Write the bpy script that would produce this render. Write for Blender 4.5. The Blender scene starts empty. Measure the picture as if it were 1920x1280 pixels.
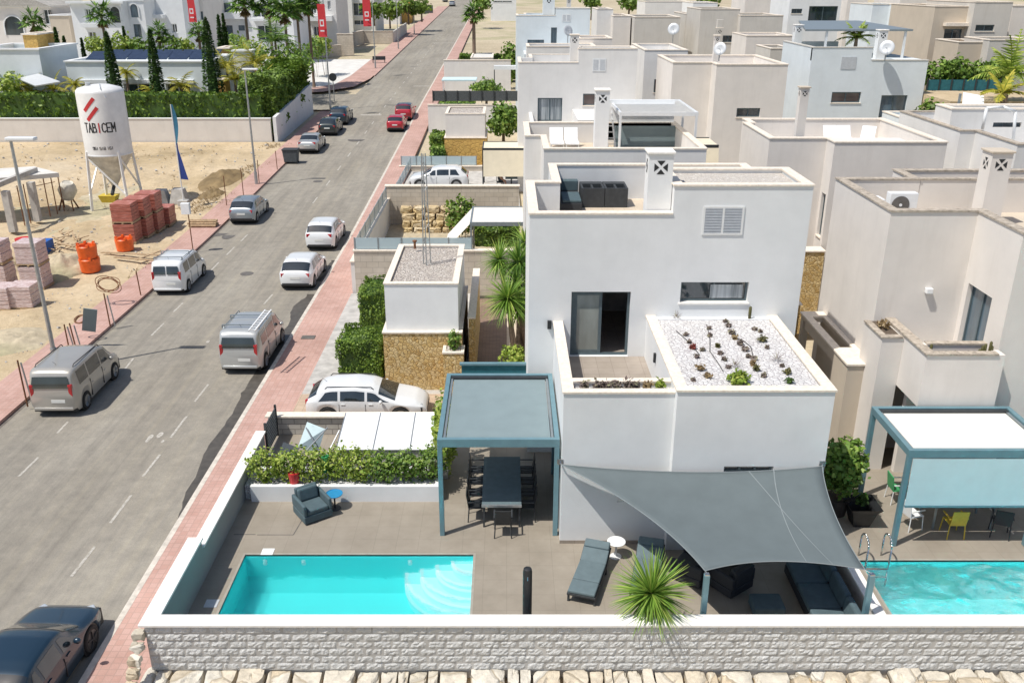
import bpy, math, random
from math import radians, sin, cos, tan, pi, sqrt, atan2
from mathutils import Vector, Matrix, noise
random.seed(7)
SC = bpy.context.scene
# ---------------------------------------------------------------- camera
H, TH, FPX, CX, CY = 14.2, radians(21.9), 1680.0, 950.0, 640.0
cam = bpy.data.cameras.new('camera'); camo = bpy.data.objects.new('camera', cam)
SC.collection.objects.link(camo); SC.camera = camo
camo.location = (0, 0, H); camo.rotation_euler = (pi/2 - TH, 0, 0)
cam.sensor_width = 36; cam.lens = 36*FPX/1920; cam.shift_x = 10/1920
cam.clip_start = .1; cam.clip_end = 6000
# ---------------------------------------------------------------- light
SUN_EL, SUN_DIR = radians(62), Vector((-.86, -.51))
W = bpy.data.worlds.new('World'); SC.world = W; W.use_nodes = True
nt = W.node_tree; bg = nt.nodes['Background']
sky = nt.nodes.new('ShaderNodeTexSky'); sky.sky_type = 'NISHITA'; sky.sun_disc = False
sky.sun_elevation = SUN_EL; sky.sun_rotation = atan2(SUN_DIR.x, SUN_DIR.y) % (2*pi)
sky.dust_density = 1.5
nt.links.new(sky.outputs[0], bg.inputs[0]); bg.inputs[1].default_value = .125
sl = bpy.data.lights.new('sun', 'SUN'); so = bpy.data.objects.new('sun', sl); SC.collection.objects.link(so)
sl.energy = 4.95; sl.angle = radians(.5); sl.color = (1, .96, .89)
sd = Vector((SUN_DIR.x*cos(SUN_EL), SUN_DIR.y*cos(SUN_EL), sin(SUN_EL)))
so.rotation_euler = sd.to_track_quat('Z', 'Y').to_euler(); so.location = (-20, -10, 60)
SC.view_settings.view_transform = 'Standard'; SC.view_settings.look = 'None'
SC.view_settings.exposure = -.19; SC.view_settings.gamma = 1
# ---------------------------------------------------------------- picking points on real planes
def ray(px, py):
    u, v = (px-CX)/FPX, (py-CY)/FPX
    return Vector((u, cos(TH)-v*sin(TH), -sin(TH)-v*cos(TH)))
def atY(px, py, Y):
    r = ray(px, py); t = Y/r.y; return Vector((r.x*t, Y, H+r.z*t))
def atZ(px, py, Z):
    r = ray(px, py); t = (Z-H)/r.z; return Vector((r.x*t, r.y*t, Z))
def atX(px, py, X):
    r = ray(px, py); t = X/r.x; return Vector((X, r.y*t, H+r.z*t))
def zY(row, Y): return atY(CX, row, Y).z
def Yz(row, Z): return atZ(CX, row, Z).y
def xs(px, Y, Z): return (px-CX)/FPX*(Y*cos(TH)+(H-Z)*sin(TH))
PROF = [(-60,-.75),(45,-.65),(55,-.5),(70,0),(89,.7),(103,1.2),(150,2.5),(228,4.7),(420,10),(900,20)]
def zr(Y):
    for (a, za), (b, zb) in zip(PROF, PROF[1:]):
        if Y <= b: return za+(zb-za)*max(0, (Y-a))/(b-a)
    return PROF[-1][1]
def onroad(px, py, dz=0):
    r = ray(px, py); a, b = 5.0, 900.0
    f = lambda Y: H+r.z/r.y*Y-zr(Y)-dz
    if f(b) > 0: b = 5000.0
    for _ in range(50):
        c = (a+b)/2
        if f(c) > 0: a = c
        else: b = c
    return atY(px, py, a)
# ---------------------------------------------------------------- materials
MATS = {}
class NB:
    def __init__(s, name):
        m = bpy.data.materials.new(name); m.use_nodes = True; s.m = m; s.t = m.node_tree; s.b = s.t.nodes['Principled BSDF']
        s.tc = None
    def n(s, ty, **k):
        x = s.t.nodes.new(ty)
        for a, v in k.items():
            if a.startswith('i_'): x.inputs[a[2:].replace('_', ' ')].default_value = v
            else: setattr(x, a, v)
        return x
    def l(s, a, b): s.t.links.new(a, b)
    def co(s, scale=(1,1,1)):
        if s.tc is None: s.tc = s.n('ShaderNodeTexCoord')
        mp = s.n('ShaderNodeMapping'); mp.inputs['Scale'].default_value = scale; s.l(s.tc.outputs['Object'], mp.inputs[0]); return mp.outputs[0]
    def noise(s, scale, detail=4, rough=.55, sc=(1,1,1)):
        x = s.n('ShaderNodeTexNoise', i_Scale=scale, i_Detail=detail, i_Roughness=rough); s.l(s.co(sc), x.inputs['Vector']); return x.outputs['Fac']
    def ramp(s, fac, stops):
        r = s.n('ShaderNodeValToRGB'); e = r.color_ramp.elements
        while len(e) < len(stops): e.new(.5)
        for q, (p, c) in zip(e, stops): q.position = p; q.color = c4(c)
        s.l(fac, r.inputs[0]); return r.outputs[0]
    def mix(s, fac, a, b, mode='MIX'):
        x = s.n('ShaderNodeMix', data_type='RGBA', blend_type=mode)
        for i, v in ((0, fac), (6, a), (7, b)):
            if isinstance(v, (int, float)): x.inputs[i].default_value = v
            elif isinstance(v, tuple): x.inputs[i].default_value = c4(v)
            else: s.l(v, x.inputs[i])
        return x.outputs[2]
    def bump(s, h, strength, dist=.01):
        x = s.n('ShaderNodeBump', i_Strength=strength, i_Distance=dist); s.l(h, x.inputs['Height']); s.l(x.outputs[0], s.b.inputs['Normal'])
    def base(s, c):
        if isinstance(c, tuple): s.b.inputs['Base Color'].default_value = c4(c)
        else: s.l(c, s.b.inputs['Base Color'])
    def rough(s, v): s.b.inputs['Roughness'].default_value = v
def c4(c): return (c[0], c[1], c[2], 1) if len(c) == 3 else c
def mul(c, k): return tuple(min(1, x*k) for x in c)
def M(name):
    return MATS[name]
def plain(name, c, rough=.6, metal=0, var=.12, vs=6, bump=0, bs=60, spec=None, coat=0):
    b = NB(name)
    if var: b.base(b.ramp(b.noise(vs, 5), [(.3, mul(c, 1-var)), (.7, mul(c, 1+var))]))
    else: b.base(c)
    b.rough(rough); b.b.inputs['Metallic'].default_value = metal
    if coat: b.b.inputs['Coat Weight'].default_value = coat; b.b.inputs['Coat Roughness'].default_value = .05
    if spec is not None: b.b.inputs['Specular IOR Level'].default_value = spec
    if bump: b.bump(b.noise(bs, 3), bump, .01)
    MATS[name] = b.m; return b.m
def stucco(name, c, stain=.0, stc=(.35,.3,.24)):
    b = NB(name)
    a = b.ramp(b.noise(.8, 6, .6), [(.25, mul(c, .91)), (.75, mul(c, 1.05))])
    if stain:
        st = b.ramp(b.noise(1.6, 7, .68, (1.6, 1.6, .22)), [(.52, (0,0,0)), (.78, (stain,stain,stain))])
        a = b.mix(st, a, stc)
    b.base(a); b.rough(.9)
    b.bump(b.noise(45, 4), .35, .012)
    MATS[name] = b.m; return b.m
stucco('white_stucco', (.755,.765,.765), .10, (.58,.57,.54))
stucco('bright_stucco', (.80,.81,.81), .04)
stucco('cream_stucco', (.745,.70,.65), .14)
stucco('pale_stucco', (.75,.735,.71), .12)
stucco('blue_white_stucco', (.72,.77,.79), .08)
stucco('old_stucco', (.60,.57,.52), .35)
stucco('tan_stucco', (.58,.50,.40), .2)
plain('coping', (.80,.71,.60), .75, var=.14, vs=9, bump=.2, bs=70)
plain('white_coping', (.86,.83,.78), .7, var=.08, vs=9, bump=.15)
b = NB('weathered_coping'); b.base(b.ramp(b.noise(7, 7, .7), [(.3, (.20,.17,.14)), (.5, (.42,.36,.29)), (.7, (.60,.53,.44))])); b.rough(.9); b.bump(b.noise(40), .4, .01); MATS['weathered_coping'] = b.m
# asphalt
b = NB('asphalt')
f1 = b.ramp(b.noise(34, 6, .85), [(.3, (.74,.74,.74)), (.7, (1.22,1.22,1.22))])
f2 = b.ramp(b.noise(.22, 6, .62, (1.3,.35,1)), [(.28, (.235,.213,.177)), (.5, (.285,.26,.22)), (.75, (.34,.315,.27))])
f3 = b.mix(1, b.ramp(b.noise(1.6, 9, .78), [(.32, (.82,.82,.82)), (.68, (1.16,1.15,1.12))]), b.ramp(b.noise(1.0, 6, .7, (2.6,.09,1)), [(.3, (.80,.80,.80)), (.5, (1,1,1)), (.72, (1.16,1.14,1.07))]), 'MULTIPLY')
b.base(b.mix(1, b.mix(1, f2, f1, 'MULTIPLY'), f3, 'MULTIPLY')); b.rough(.9); b.bump(b.noise(200, 3), .5, .006); MATS['asphalt'] = b.m
plain('wet_asphalt', (.085,.075,.062), .45, var=.3, vs=3)
plain('tar_patch', (.13,.12,.11), .8, var=.25, vs=4)
b = NB('road_paint'); b.base(b.ramp(b.noise(9, 6, .8), [(.38, (.30,.27,.22)), (.52, (.47,.44,.39)), (.7, (.62,.60,.55))])); b.rough(.85); MATS['road_paint'] = b.m
plain('kerb_stone', (.58,.53,.46), .85, var=.2, vs=5, bump=.2)
plain('kerb_shade', (.16,.14,.12), .9, var=.3, vs=5)  # dark colour standing in for the shade on the left kerb's face
# pink pavers
b = NB('pink_paver')
br = b.n('ShaderNodeTexBrick', i_Scale=1.0); br.inputs['Color1'].default_value = (.47,.285,.235,1); br.inputs['Color2'].default_value = (.52,.335,.285,1)
br.inputs['Mortar'].default_value = (.41,.27,.225,1); br.inputs['Mortar Size'].default_value = .012; br.inputs['Brick Width'].default_value = .2; br.inputs['Row Height'].default_value = .2; br.offset = 0
b.l(b.co(), br.inputs['Vector'])
v = b.ramp(b.noise(.45, 7, .66), [(.28, (.80,.78,.76)), (.5, (1,1,1)), (.75, (1.18,1.2,1.2))])
v2 = b.ramp(b.noise(60, 2, .8), [(.3, (.85,.85,.85)), (.7, (1.15,1.15,1.15))])
b.base(b.mix(1, b.mix(1, br.outputs[0], v, 'MULTIPLY'), v2, 'MULTIPLY')); b.rough(.88); b.bump(br.outputs['Fac'], .3, -.006); MATS['pink_paver'] = b.m
def tile(name, c1, c2, mo, w, h, ms=.006, rough=.6, bump=.2, off=0.0, rot=None):
    b = NB(name); br = b.n('ShaderNodeTexBrick', i_Scale=1.0)
    br.inputs['Color1'].default_value = c4(c1); br.inputs['Color2'].default_value = c4(c2); br.inputs['Mortar'].default_value = c4(mo)
    br.inputs['Mortar Size'].default_value = ms; br.inputs['Brick Width'].default_value = w; br.inputs['Row Height'].default_value = h; br.offset = off
    co = b.co()
    if rot == 'xz':
        sp = b.n('ShaderNodeSeparateXYZ'); cb = b.n('ShaderNodeCombineXYZ'); b.l(co, sp.inputs[0])
        ad = b.n('ShaderNodeMath', operation='ADD'); b.l(sp.outputs[0], ad.inputs[0]); b.l(sp.outputs[1], ad.inputs[1])
        b.l(ad.outputs[0], cb.inputs[0]); b.l(sp.outputs[2], cb.inputs[1]); co = cb.outputs[0]
    b.l(co, br.inputs['Vector'])
    v = b.ramp(b.noise(.9, 7, .66), [(.3, (.84,.83,.81)), (.7, (1.12,1.12,1.12))])
    b.base(b.mix(1, br.outputs[0], v, 'MULTIPLY')); b.rough(rough); b.bump(br.outputs['Fac'], bump, -.005); MATS[name] = b.m
tile('deck_tile', (.30,.262,.212), (.315,.277,.226), (.26,.228,.185), .6, .6, .007)
tile('terrace_tile', (.33,.285,.24), (.36,.31,.265), (.24,.2,.17), .45, .45)
tile('cream_tile', (.62,.52,.40), (.66,.56,.44), (.5,.42,.32), .4, .4)
tile('drive_tile', (.48,.36,.26), (.53,.41,.30), (.36,.27,.2), .3, .3, .01)
tile('walk_brick', (.22,.15,.11), (.28,.19,.14), (.15,.1,.08), .3, .12, .01, off=.5)
tile('grey_block', (.42,.40,.36), (.50,.47,.43), (.27,.25,.23), .42, .2, .016, .9, .5, .5, 'xz')
tile('beige_block', (.52,.46,.38), (.58,.52,.44), (.36,.32,.27), .6, .3, .01, .9, .3, .5, 'xz')
def stone(name, cols, scale, mo=(.2,.15,.1), bump=.8, ms=.06):
    b = NB(name)
    nz = b.n('ShaderNodeTexNoise', i_Scale=3.0); b.l(b.co(), nz.inputs['Vector'])
    wv = b.mix(.14, b.co(), nz.outputs['Color'])
    vo = b.n('ShaderNodeTexVoronoi', i_Scale=scale); b.l(wv, vo.inputs['Vector'])
    ve = b.n('ShaderNodeTexVoronoi', feature='DISTANCE_TO_EDGE', i_Scale=scale); b.l(wv, ve.inputs['Vector'])
    cc = b.ramp(vo.outputs['Color'], [(i/(len(cols)-1)*.8+.1, c) for i, c in enumerate(cols)])
    n2 = b.ramp(b.noise(scale*4, 5, .7), [(.3, (.72,.72,.72)), (.7, (1.22,1.22,1.22))])
    e = b.ramp(ve.outputs[0], [(.0, (0,0,0)), (ms, (1,1,1))])
    b.base(b.mix(e, mo, b.mix(1, cc, n2, 'MULTIPLY'))); b.rough(.92)
    h = b.mix(1, b.ramp(ve.outputs[0], [(0, (0,0,0)), (ms*2.2, (1,1,1))]), n2, 'MULTIPLY'); b.bump(h, bump, .05); MATS[name] = b.m
stone('yellow_stone', [(.56,.36,.13),(.72,.50,.20),(.82,.63,.33),(.64,.44,.18)], 8.5, (.42,.27,.11))
stone('far_yellow_stone', [(.55,.33,.09),(.66,.42,.12),(.60,.37,.11)], 3.5, (.42,.25,.08), .4)
stone('rock', [(.52,.47,.38),(.64,.60,.52),(.55,.46,.33),(.68,.65,.58)], .9, (.40,.34,.25), .7, .02)
stone('rock_ochre', [(.48,.36,.20),(.60,.48,.30),(.55,.42,.22),(.66,.58,.44)], 1.4, (.16,.11,.06), .7, .03)
stone('gravel_grey', [(.50,.44,.40),(.74,.67,.60),(.64,.57,.50),(.84,.78,.71)], 9, (.30,.25,.21), .9, .10)
stone('gravel_beige', [(.55,.50,.44),(.68,.63,.56),(.6,.55,.5),(.76,.72,.66)], 13, (.42,.37,.32), .5, .07)
stone('gravel_white', [(.72,.70,.69),(.80,.79,.78),(.66,.64,.63),(.84,.83,.82)], 9, (.36,.33,.34), .6, .08)
b = NB('split_face')
b.base(b.mix(1, b.ramp(b.noise(3, 6, .7), [(.3, (.60,.595,.575)), (.7, (.74,.735,.715))]), b.ramp(b.noise(38, 4, .75), [(.3, (.78,.78,.78)), (.7, (1.15,1.15,1.15))]), 'MULTIPLY'))
b.rough(.95); b.bump(b.noise(26, 6, .7), 1.0, .035); MATS['split_face'] = b.m
# sand
b = NB('sand')
s1 = b.ramp(b.noise(.12, 8, .65), [(.28, (.34,.26,.15)), (.42, (.50,.39,.24)), (.58, (.60,.48,.32)), (.8, (.68,.58,.43))])
s2 = b.ramp(b.noise(2.4, 8, .75), [(.3, (.80,.78,.76)), (.7, (1.12,1.12,1.12))])
b.base(b.mix(1, s1, s2, 'MULTIPLY')); b.rough(.97); b.bump(b.noise(5, 8, .7), .9, .08); MATS['sand'] = b.m
b = NB('dirt'); b.base(b.mix(1, b.ramp(b.noise(.05, 8, .65), [(.3, (.40,.33,.22)), (.5, (.52,.44,.31)), (.66, (.30,.29,.15)), (.8, (.6,.52,.4))]), b.ramp(b.noise(3, 6), [(.3, (.8,.8,.8)), (.7, (1.15,1.15,1.15))]), 'MULTIPLY')); b.rough(.97); b.bump(b.noise(4, 7), .7, .06); MATS['dirt'] = b.m
plain('concrete', (.47,.45,.42), .9, var=.22, vs=2.5, bump=.3)
plain('pale_concrete', (.66,.64,.60), .85, var=.1, vs=.8, bump=.2)
plain('dark_metal', (.045,.05,.055), .45, .3, var=.15)
plain('frame_grey', (.11,.15,.17), .4, .4, var=.08)
plain('teal_metal', (.165,.29,.335), .42, .25, var=.08, vs=3)
plain('grey_metal', (.30,.34,.36), .4, .5, var=.1)
plain('galvanised', (.42,.44,.45), .42, .7, var=.15, vs=8)
plain('steel', (.6,.62,.63), .2, 1, var=.05)
plain('white_metal', (.78,.79,.79), .4, .1, var=.05)
plain('white_plastic', (.82,.83,.83), .45, var=.04)
plain('grey_fabric', (.215,.255,.275), .85, var=.08, vs=4, bump=.3, bs=300)
plain('sail_fabric', (.118,.145,.152), .8, var=.06, vs=2, bump=.2, bs=300)
plain('seam_fabric', (.22,.25,.26), .8, var=.05)
plain('awning_grey', (.205,.265,.28), .7, var=.05, vs=2, bump=.1)
plain('awning_blue', (.58,.73,.75), .7, var=.04, vs=2)
plain('awning_white', (.76,.725,.66), .75, var=.04, vs=2)
plain('awning_cream', (.74,.66,.50), .75, var=.06, vs=2)
plain('dark_wicker', (.032,.035,.04), .7, var=.3, vs=60, bump=.5, bs=90)
plain('slate_cushion', (.075,.115,.13), .85, var=.12, vs=6, bump=.2)
plain('lounger_cushion', (.12,.165,.18), .8, var=.1, vs=5, bump=.2, bs=200)
plain('charcoal', (.04,.045,.05), .6, var=.2)
plain('black_plastic', (.02,.022,.024), .5, var=.2)
plain('brown_pot', (.055,.045,.04), .7, var=.25)
plain('terracotta', (.45,.19,.1), .8, var=.2)
plain('soil', (.12,.09,.065), .95, var=.4, vs=20, bump=.6)
plain('wood', (.36,.22,.12), .7, var=.25, vs=12)
plain('yellow_paint', (.62,.46,.05), .5)
plain('green_plastic', (.05,.33,.12), .5)
plain('blue_plastic', (.02,.18,.42), .45)
plain('table_blue', (.03,.25,.48), .35)
plain('pink_towel', (.75,.25,.25), .9)
plain('louvre', (.56,.58,.60), .5, .2, var=.06)
plain('orange_plastic', (.80,.13,.02), .4, var=.15, vs=5)
plain('rust', (.22,.10,.05), .8, .2, var=.4, vs=10)
plain('timber', (.42,.30,.18), .85, var=.3, vs=7)
plain('silo_white', (.80,.79,.77), .45, .1, var=.08, vs=1.5)
plain('silo_dirty', (.60,.57,.50), .6, .1, var=.25, vs=2.2)
plain('logo_red', (.55,.03,.035), .5, var=.05)
plain('logo_black', (.03,.03,.03), .5, var=.05)
plain('banner_red', (.70,.05,.06), .7, var=.08)
plain('flag_blue', (.012,.035,.19), .7)
plain('flag_teal', (.07,.26,.40), .7)
plain('solar', (.035,.05,.09), .15, .2, var=.25, vs=3)
plain('pool_tile_edge', (.36,.33,.28), .5)
plain('roof_tile', (.42,.30,.22), .85, var=.2)
plain('fence_dark', (.075,.085,.09), .8, var=.25, vs=8)
plain('fence_green', (.02,.13,.16), .8, var=.2, vs=5)
plain('box_blue', (.02,.12,.45), .6)
b = NB('red_brick_pack'); co = b.co()
b.base(b.ramp(b.noise(3, 5, .6, (1,1,6)), [(.3, (.30,.09,.06)), (.55, (.45,.15,.11)), (.75, (.62,.33,.28))])); b.rough(.35); b.bump(b.noise(18, 4, .6, (1,1,5)), .5, .03); MATS['red_brick_pack'] = b.m
b = NB('pink_brick_pack'); b.base(b.ramp(b.noise(5, 6, .7, (1,1,5)), [(.3, (.36,.22,.19)), (.5, (.62,.48,.46)), (.7, (.78,.70,.70))])); b.rough(.35); b.bump(b.noise(16, 5, .6, (1,1,4)), .6, .03); MATS['pink_brick_pack'] = b.m
def glass(name, c, rough=.05, var=True):
    b = NB(name)
    b.base(b.ramp(b.noise(1.3, 4, .5, (1,1,.35)), [(.3, mul(c, .6)), (.7, mul(c, 1.5))]) if var else c)
    b.rough(rough); b.b.inputs['Specular IOR Level'].default_value = .9; b.b.inputs['Coat Weight'].default_value = .6; b.b.inputs['Coat Roughness'].default_value = .02
    MATS[name] = b.m
glass('dark_glass', (.03,.045,.055)); glass('car_glass', (.018,.024,.028)); glass('tint_glass', (.22,.25,.235)); glass('blue_glass', (.09,.135,.17)); glass('brown_shutter', (.10,.06,.05), .4)
b = NB('frosted_glass'); b.base((.50,.62,.66)); b.rough(.25); b.b.inputs['Alpha'].default_value = .78; MATS['frosted_glass'] = b.m
b = NB('curtain'); b.base(b.ramp(b.noise(9, 3, .6, (1,1,.03)), [(.35, (.16,.19,.21)), (.65, (.50,.54,.56))])); b.rough(.25); b.b.inputs['Coat Weight'].default_value=.7; MATS['curtain'] = b.m
b = NB('pool_floor'); vo = b.n('ShaderNodeTexVoronoi', feature='DISTANCE_TO_EDGE', i_Scale=2.6)
nz = b.n('ShaderNodeTexNoise', i_Scale=1.6); b.l(b.co(), nz.inputs['Vector']); b.l(b.mix(.35, b.co(), nz.outputs['Color']), vo.inputs['Vector'])
b.base((.08,.76,.76)); b.rough(.6); MATS['pool_floor'] = b.m
plain('pool_step', (.50,.93,.94), .6, var=.02)
b = NB('pool_water'); b.base((.75,.97,1)); b.rough(.02); b.b.inputs['Transmission Weight'].default_value = 1; b.b.inputs['IOR'].default_value = 1.33
b.bump(b.noise(3.0, 5, .6), .8, .05); b.b.inputs['Alpha'].default_value = .6; MATS['pool_water'] = b.m
def leafmat(name, c1, c2, c3=None, rough=.55):
    b = NB(name); g = b.n('ShaderNodeNewGeometry')
    st = [(0, c1), (.6, c2), (1, c3 or mul(c2, 1.4))]
    a = b.ramp(g.outputs['Random Per Island'], st)
    n = b.ramp(b.noise(1.1, 5, .6), [(.3, (.62,.62,.62)), (.7, (1.25,1.25,1.2))])
    b.base(b.mix(1, a, n, 'MULTIPLY')); b.rough(rough)
    b.b.inputs['Subsurface Weight'].default_value = 0
    tr = b.n('ShaderNodeBsdfTranslucent'); mx = b.n('ShaderNodeMixShader'); mx.inputs[0].default_value = .25
    b.l(a, tr.inputs[0]); b.l(b.b.outputs[0], mx.inputs[1]); b.l(tr.outputs[0], mx.inputs[2])
    out = [q for q in b.t.nodes if q.type == 'OUTPUT_MATERIAL'][0]; b.l(mx.outputs[0], out.inputs[0]); MATS[name] = b.m
leafmat('leaf_green', (.08,.16,.02), (.18,.31,.045), (.36,.48,.10))
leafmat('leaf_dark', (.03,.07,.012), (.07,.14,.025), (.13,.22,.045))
leafmat('leaf_hedge', (.07,.13,.012), (.15,.25,.03), (.28,.40,.06))
leafmat('leaf_bright', (.15,.24,.025), (.32,.43,.06), (.58,.64,.15))
leafmat('leaf_yellow', (.24,.28,.03), (.46,.42,.05), (.62,.54,.09))
leafmat('leaf_cypress', (.025,.06,.01), (.055,.12,.02), (.10,.19,.035))
leafmat('leaf_palm', (.06,.14,.02), (.14,.27,.04), (.30,.42,.08))
leafmat('leaf_yucca', (.14,.27,.035), (.24,.40,.06), (.46,.54,.12))
leafmat('leaf_dry', (.20,.13,.06), (.34,.24,.12), (.45,.34,.18))
leafmat('succulent', (.14,.10,.09), (.28,.22,.2), (.38,.36,.22))
leafmat('succulent_red', (.25,.03,.03), (.30,.08,.06), (.35,.15,.1))
leafmat('cactus', (.09,.09,.03), (.14,.13,.045), (.2,.18,.06))
plain('palm_trunk', (.23,.165,.12), .9, var=.3, vs=9, bump=.8, bs=14)
plain('bark', (.17,.12,.08), .9, var=.3, vs=8, bump=.6, bs=14)
def paint(name, c, metal=0):
    plain(name, c, .34, metal, var=.05, vs=1.2, coat=.9)
paint('paint_white', (.74,.75,.75)); paint('paint_silver', (.50,.51,.50), .4); paint('paint_grey', (.42,.40,.36), .3); paint('paint_bluegrey', (.33,.37,.40), .5)
paint('paint_navy', (.012,.035,.06), .3); paint('paint_black', (.02,.022,.026), .2); paint('paint_red', (.45,.015,.03)); paint('paint_darkgreen', (.02,.03,.03), .3)
plain('tyre', (.02,.02,.02), .85, var=.2); plain('rim', (.38,.39,.40), .3, .8, var=.1); plain('dark_rim', (.10,.10,.10), .35, .6, var=.1)
plain('tail_red', (.42,.01,.015), .2, coat=.8); plain('headlamp', (.55,.58,.60), .15, .3, coat=.8); plain('plate', (.72,.72,.68), .5, var=.03)
plain('trim_black', (.03,.03,.032), .6, var=.1)
plain('skin', (.50,.28,.19), .6, var=.08); plain('hair', (.03,.02,.015), .6); plain('cloth_dark', (.05,.06,.07), .9); plain('cloth_red', (.35,.06,.05), .9)
stucco('grey_render', (.33,.345,.335), .1, (.25,.24,.22))  # darker grey render for the inner face of the plot wall
# ---------------------------------------------------------------- objects
COL = SC.collection
ORG = {}
def tag(o, label=None, cat=None, group=None, kind=None):
    if label: o['label'] = label
    if cat: o['category'] = cat
    if group: o['group'] = group
    if kind: o['kind'] = kind
    return o
def thing(name, label, cat, loc=(0,0,0), group=None, rz=0, local=False):
    o = bpy.data.objects.new(name, None); COL.objects.link(o); o.empty_display_size = .2
    o.location = loc; o.rotation_euler = (0, 0, rz); tag(o, label, cat, group)
    ORG[o.name] = Vector((0,0,0)) if local else Vector(loc)
    return o
class MB:
    def __init__(s): s.v = []; s.f = []; s.sm = False
    def add(s, vs, fs):
        n = len(s.v); s.v += [tuple(v) for v in vs]; s.f += [tuple(i+n for i in f) for f in fs]; return s
    def box(s, x0, x1, y0, y1, z0, z1):
        if x0 > x1: x0, x1 = x1, x0
        if y0 > y1: y0, y1 = y1, y0
        if z0 > z1: z0, z1 = z1, z0
        return s.add([(x0,y0,z0),(x1,y0,z0),(x1,y1,z0),(x0,y1,z0),(x0,y0,z1),(x1,y0,z1),(x1,y1,z1),(x0,y1,z1)],
                     [(0,3,2,1),(4,5,6,7),(0,1,5,4),(1,2,6,5),(2,3,7,6),(3,0,4,7)])
    def quad(s, a, b, c, d): return s.add([a,b,c,d], [(0,1,2,3)])
    def obox(s, c, sx, sy, sz, rz=0, rx=0, ry=0):
        m = Matrix.Translation(c) @ Matrix.Rotation(rz, 4, 'Z') @ Matrix.Rotation(ry, 4, 'Y') @ Matrix.Rotation(rx, 4, 'X')
        vs = [m @ Vector((x*sx/2, y*sy/2, z*sz/2)) for z in (-1,1) for x, y in ((-1,-1),(1,-1),(1,1),(-1,1))]
        return s.add(vs, [(0,3,2,1),(4,5,6,7),(0,1,5,4),(1,2,6,5),(2,3,7,6),(3,0,4,7)])
    def bar(s, a, b, w, h=None):
        a = Vector(a); b = Vector(b); h = h or w; d = (b-a)
        if d.length < 1e-6: return s
        q = d.to_track_quat('Z', 'Y'); vs = []
        for p in (a, b):
            for x, y in ((-1,-1),(1,-1),(1,1),(-1,1)): vs.append(p + q @ Vector((x*w/2, y*h/2, 0)))
        return s.add(vs, [(0,3,2,1),(4,5,6,7),(0,1,5,4),(1,2,6,5),(2,3,7,6),(3,0,4,7)])
    def cyl(s, a, b, r, r2=None, n=12, cap=True):
        a = Vector(a); b = Vector(b); r2 = r if r2 is None else r2; q = (b-a).to_track_quat('Z', 'Y'); vs = []
        for p, rr in ((a, r), (b, r2)):
            for i in range(n): vs.append(p + q @ Vector((cos(2*pi*i/n)*rr, sin(2*pi*i/n)*rr, 0)))
        fs = [(i, (i+1) % n, n+(i+1) % n, n+i) for i in range(n)]
        if cap: fs += [tuple(range(n-1, -1, -1)), tuple(range(n, 2*n))]
        return s.add(vs, fs)
    def tube(s, pts, r, n=6):
        for a, b in zip(pts, pts[1:]): s.cyl(a, b, r, r, n)
        return s
    def lathe(s, prof, c=(0,0,0), n=20, q=None):
        vs = []; c = Vector(c)
        for (r, z) in prof:
            for i in range(n):
                p = Vector((cos(2*pi*i/n)*r, sin(2*pi*i/n)*r, z)); vs.append(c + (q @ p if q else p))
        fs = []
        for k in range(len(prof)-1):
            for i in range(n): fs.append((k*n+i, k*n+(i+1) % n, (k+1)*n+(i+1) % n, (k+1)*n+i))
        if prof[0][0] > 1e-4: fs.append(tuple(range(n-1, -1, -1)))
        if prof[-1][0] > 1e-4: fs.append(tuple((len(prof)-1)*n+i for i in range(n)))
        return s.add(vs, fs)
    def ell(s, c, rx, ry, rz, n=10, m=7, jit=0):
        vs = []; c = Vector(c)
        for j in range(m+1):
            t = pi*j/m
            for i in range(n):
                k = 1+random.uniform(-jit, jit)
                vs.append(c+Vector((cos(2*pi*i/n)*sin(t)*rx*k, sin(2*pi*i/n)*sin(t)*ry*k, cos(t)*rz*k)))
        fs = [(j*n+i, (j+1)*n+i, (j+1)*n+(i+1) % n, j*n+(i+1) % n) for j in range(m) for i in range(n)]
        return s.add(vs, fs)
    def prism(s, poly, y0, y1, ax='y'):
        n = len(poly); vs = []
        for d in (y0, y1):
            for a, b in poly: vs.append((a, d, b) if ax == 'y' else ((d, a, b) if ax == 'x' else (a, b, d)))
        fs = [(i, (i+1) % n, n+(i+1) % n, n+i) for i in range(n)] + [tuple(range(n-1, -1, -1)), tuple(range(n, 2*n))]
        return s.add(vs, fs)
    def build(s, name, mat, parent=None, smooth=None, bev=0, base=None, fixn=True):
        me = bpy.data.meshes.new(name)
        off = ORG[parent.name] if parent else (Vector(base) if base is not None else None)
        if off is None:
            if s.v:
                xs_ = [v[0] for v in s.v]; ys_ = [v[1] for v in s.v]; zs_ = [v[2] for v in s.v]
                off = Vector(((min(xs_)+max(xs_))/2, (min(ys_)+max(ys_))/2, min(zs_)))
            else: off = Vector((0,0,0))
        me.from_pydata([(v[0]-off.x, v[1]-off.y, v[2]-off.z) for v in s.v], [], s.f); me.update()
        if fixn:
            import bmesh
            bm = bmesh.new(); bm.from_mesh(me); bmesh.ops.recalc_face_normals(bm, faces=bm.faces); bm.to_mesh(me); bm.free()
        o = bpy.data.objects.new(name, me); COL.objects.link(o)
        me.materials.append(MATS[mat] if isinstance(mat, str) else mat)
        if (s.sm if smooth is None else smooth):
            for p in me.polygons: p.use_smooth = True
            if smooth == 2: 
                try: me.set_sharp_from_angle(angle=radians(40))
                except Exception: pass
        if bev:
            m = o.modifiers.new('bev', 'BEVEL'); m.width = bev; m.segments = 2; m.limit_method = 'ANGLE'
        if parent: o.parent = parent; ORG[o.name] = off
        else:
            o.location = off; ORG[o.name] = off
        return o
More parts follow.
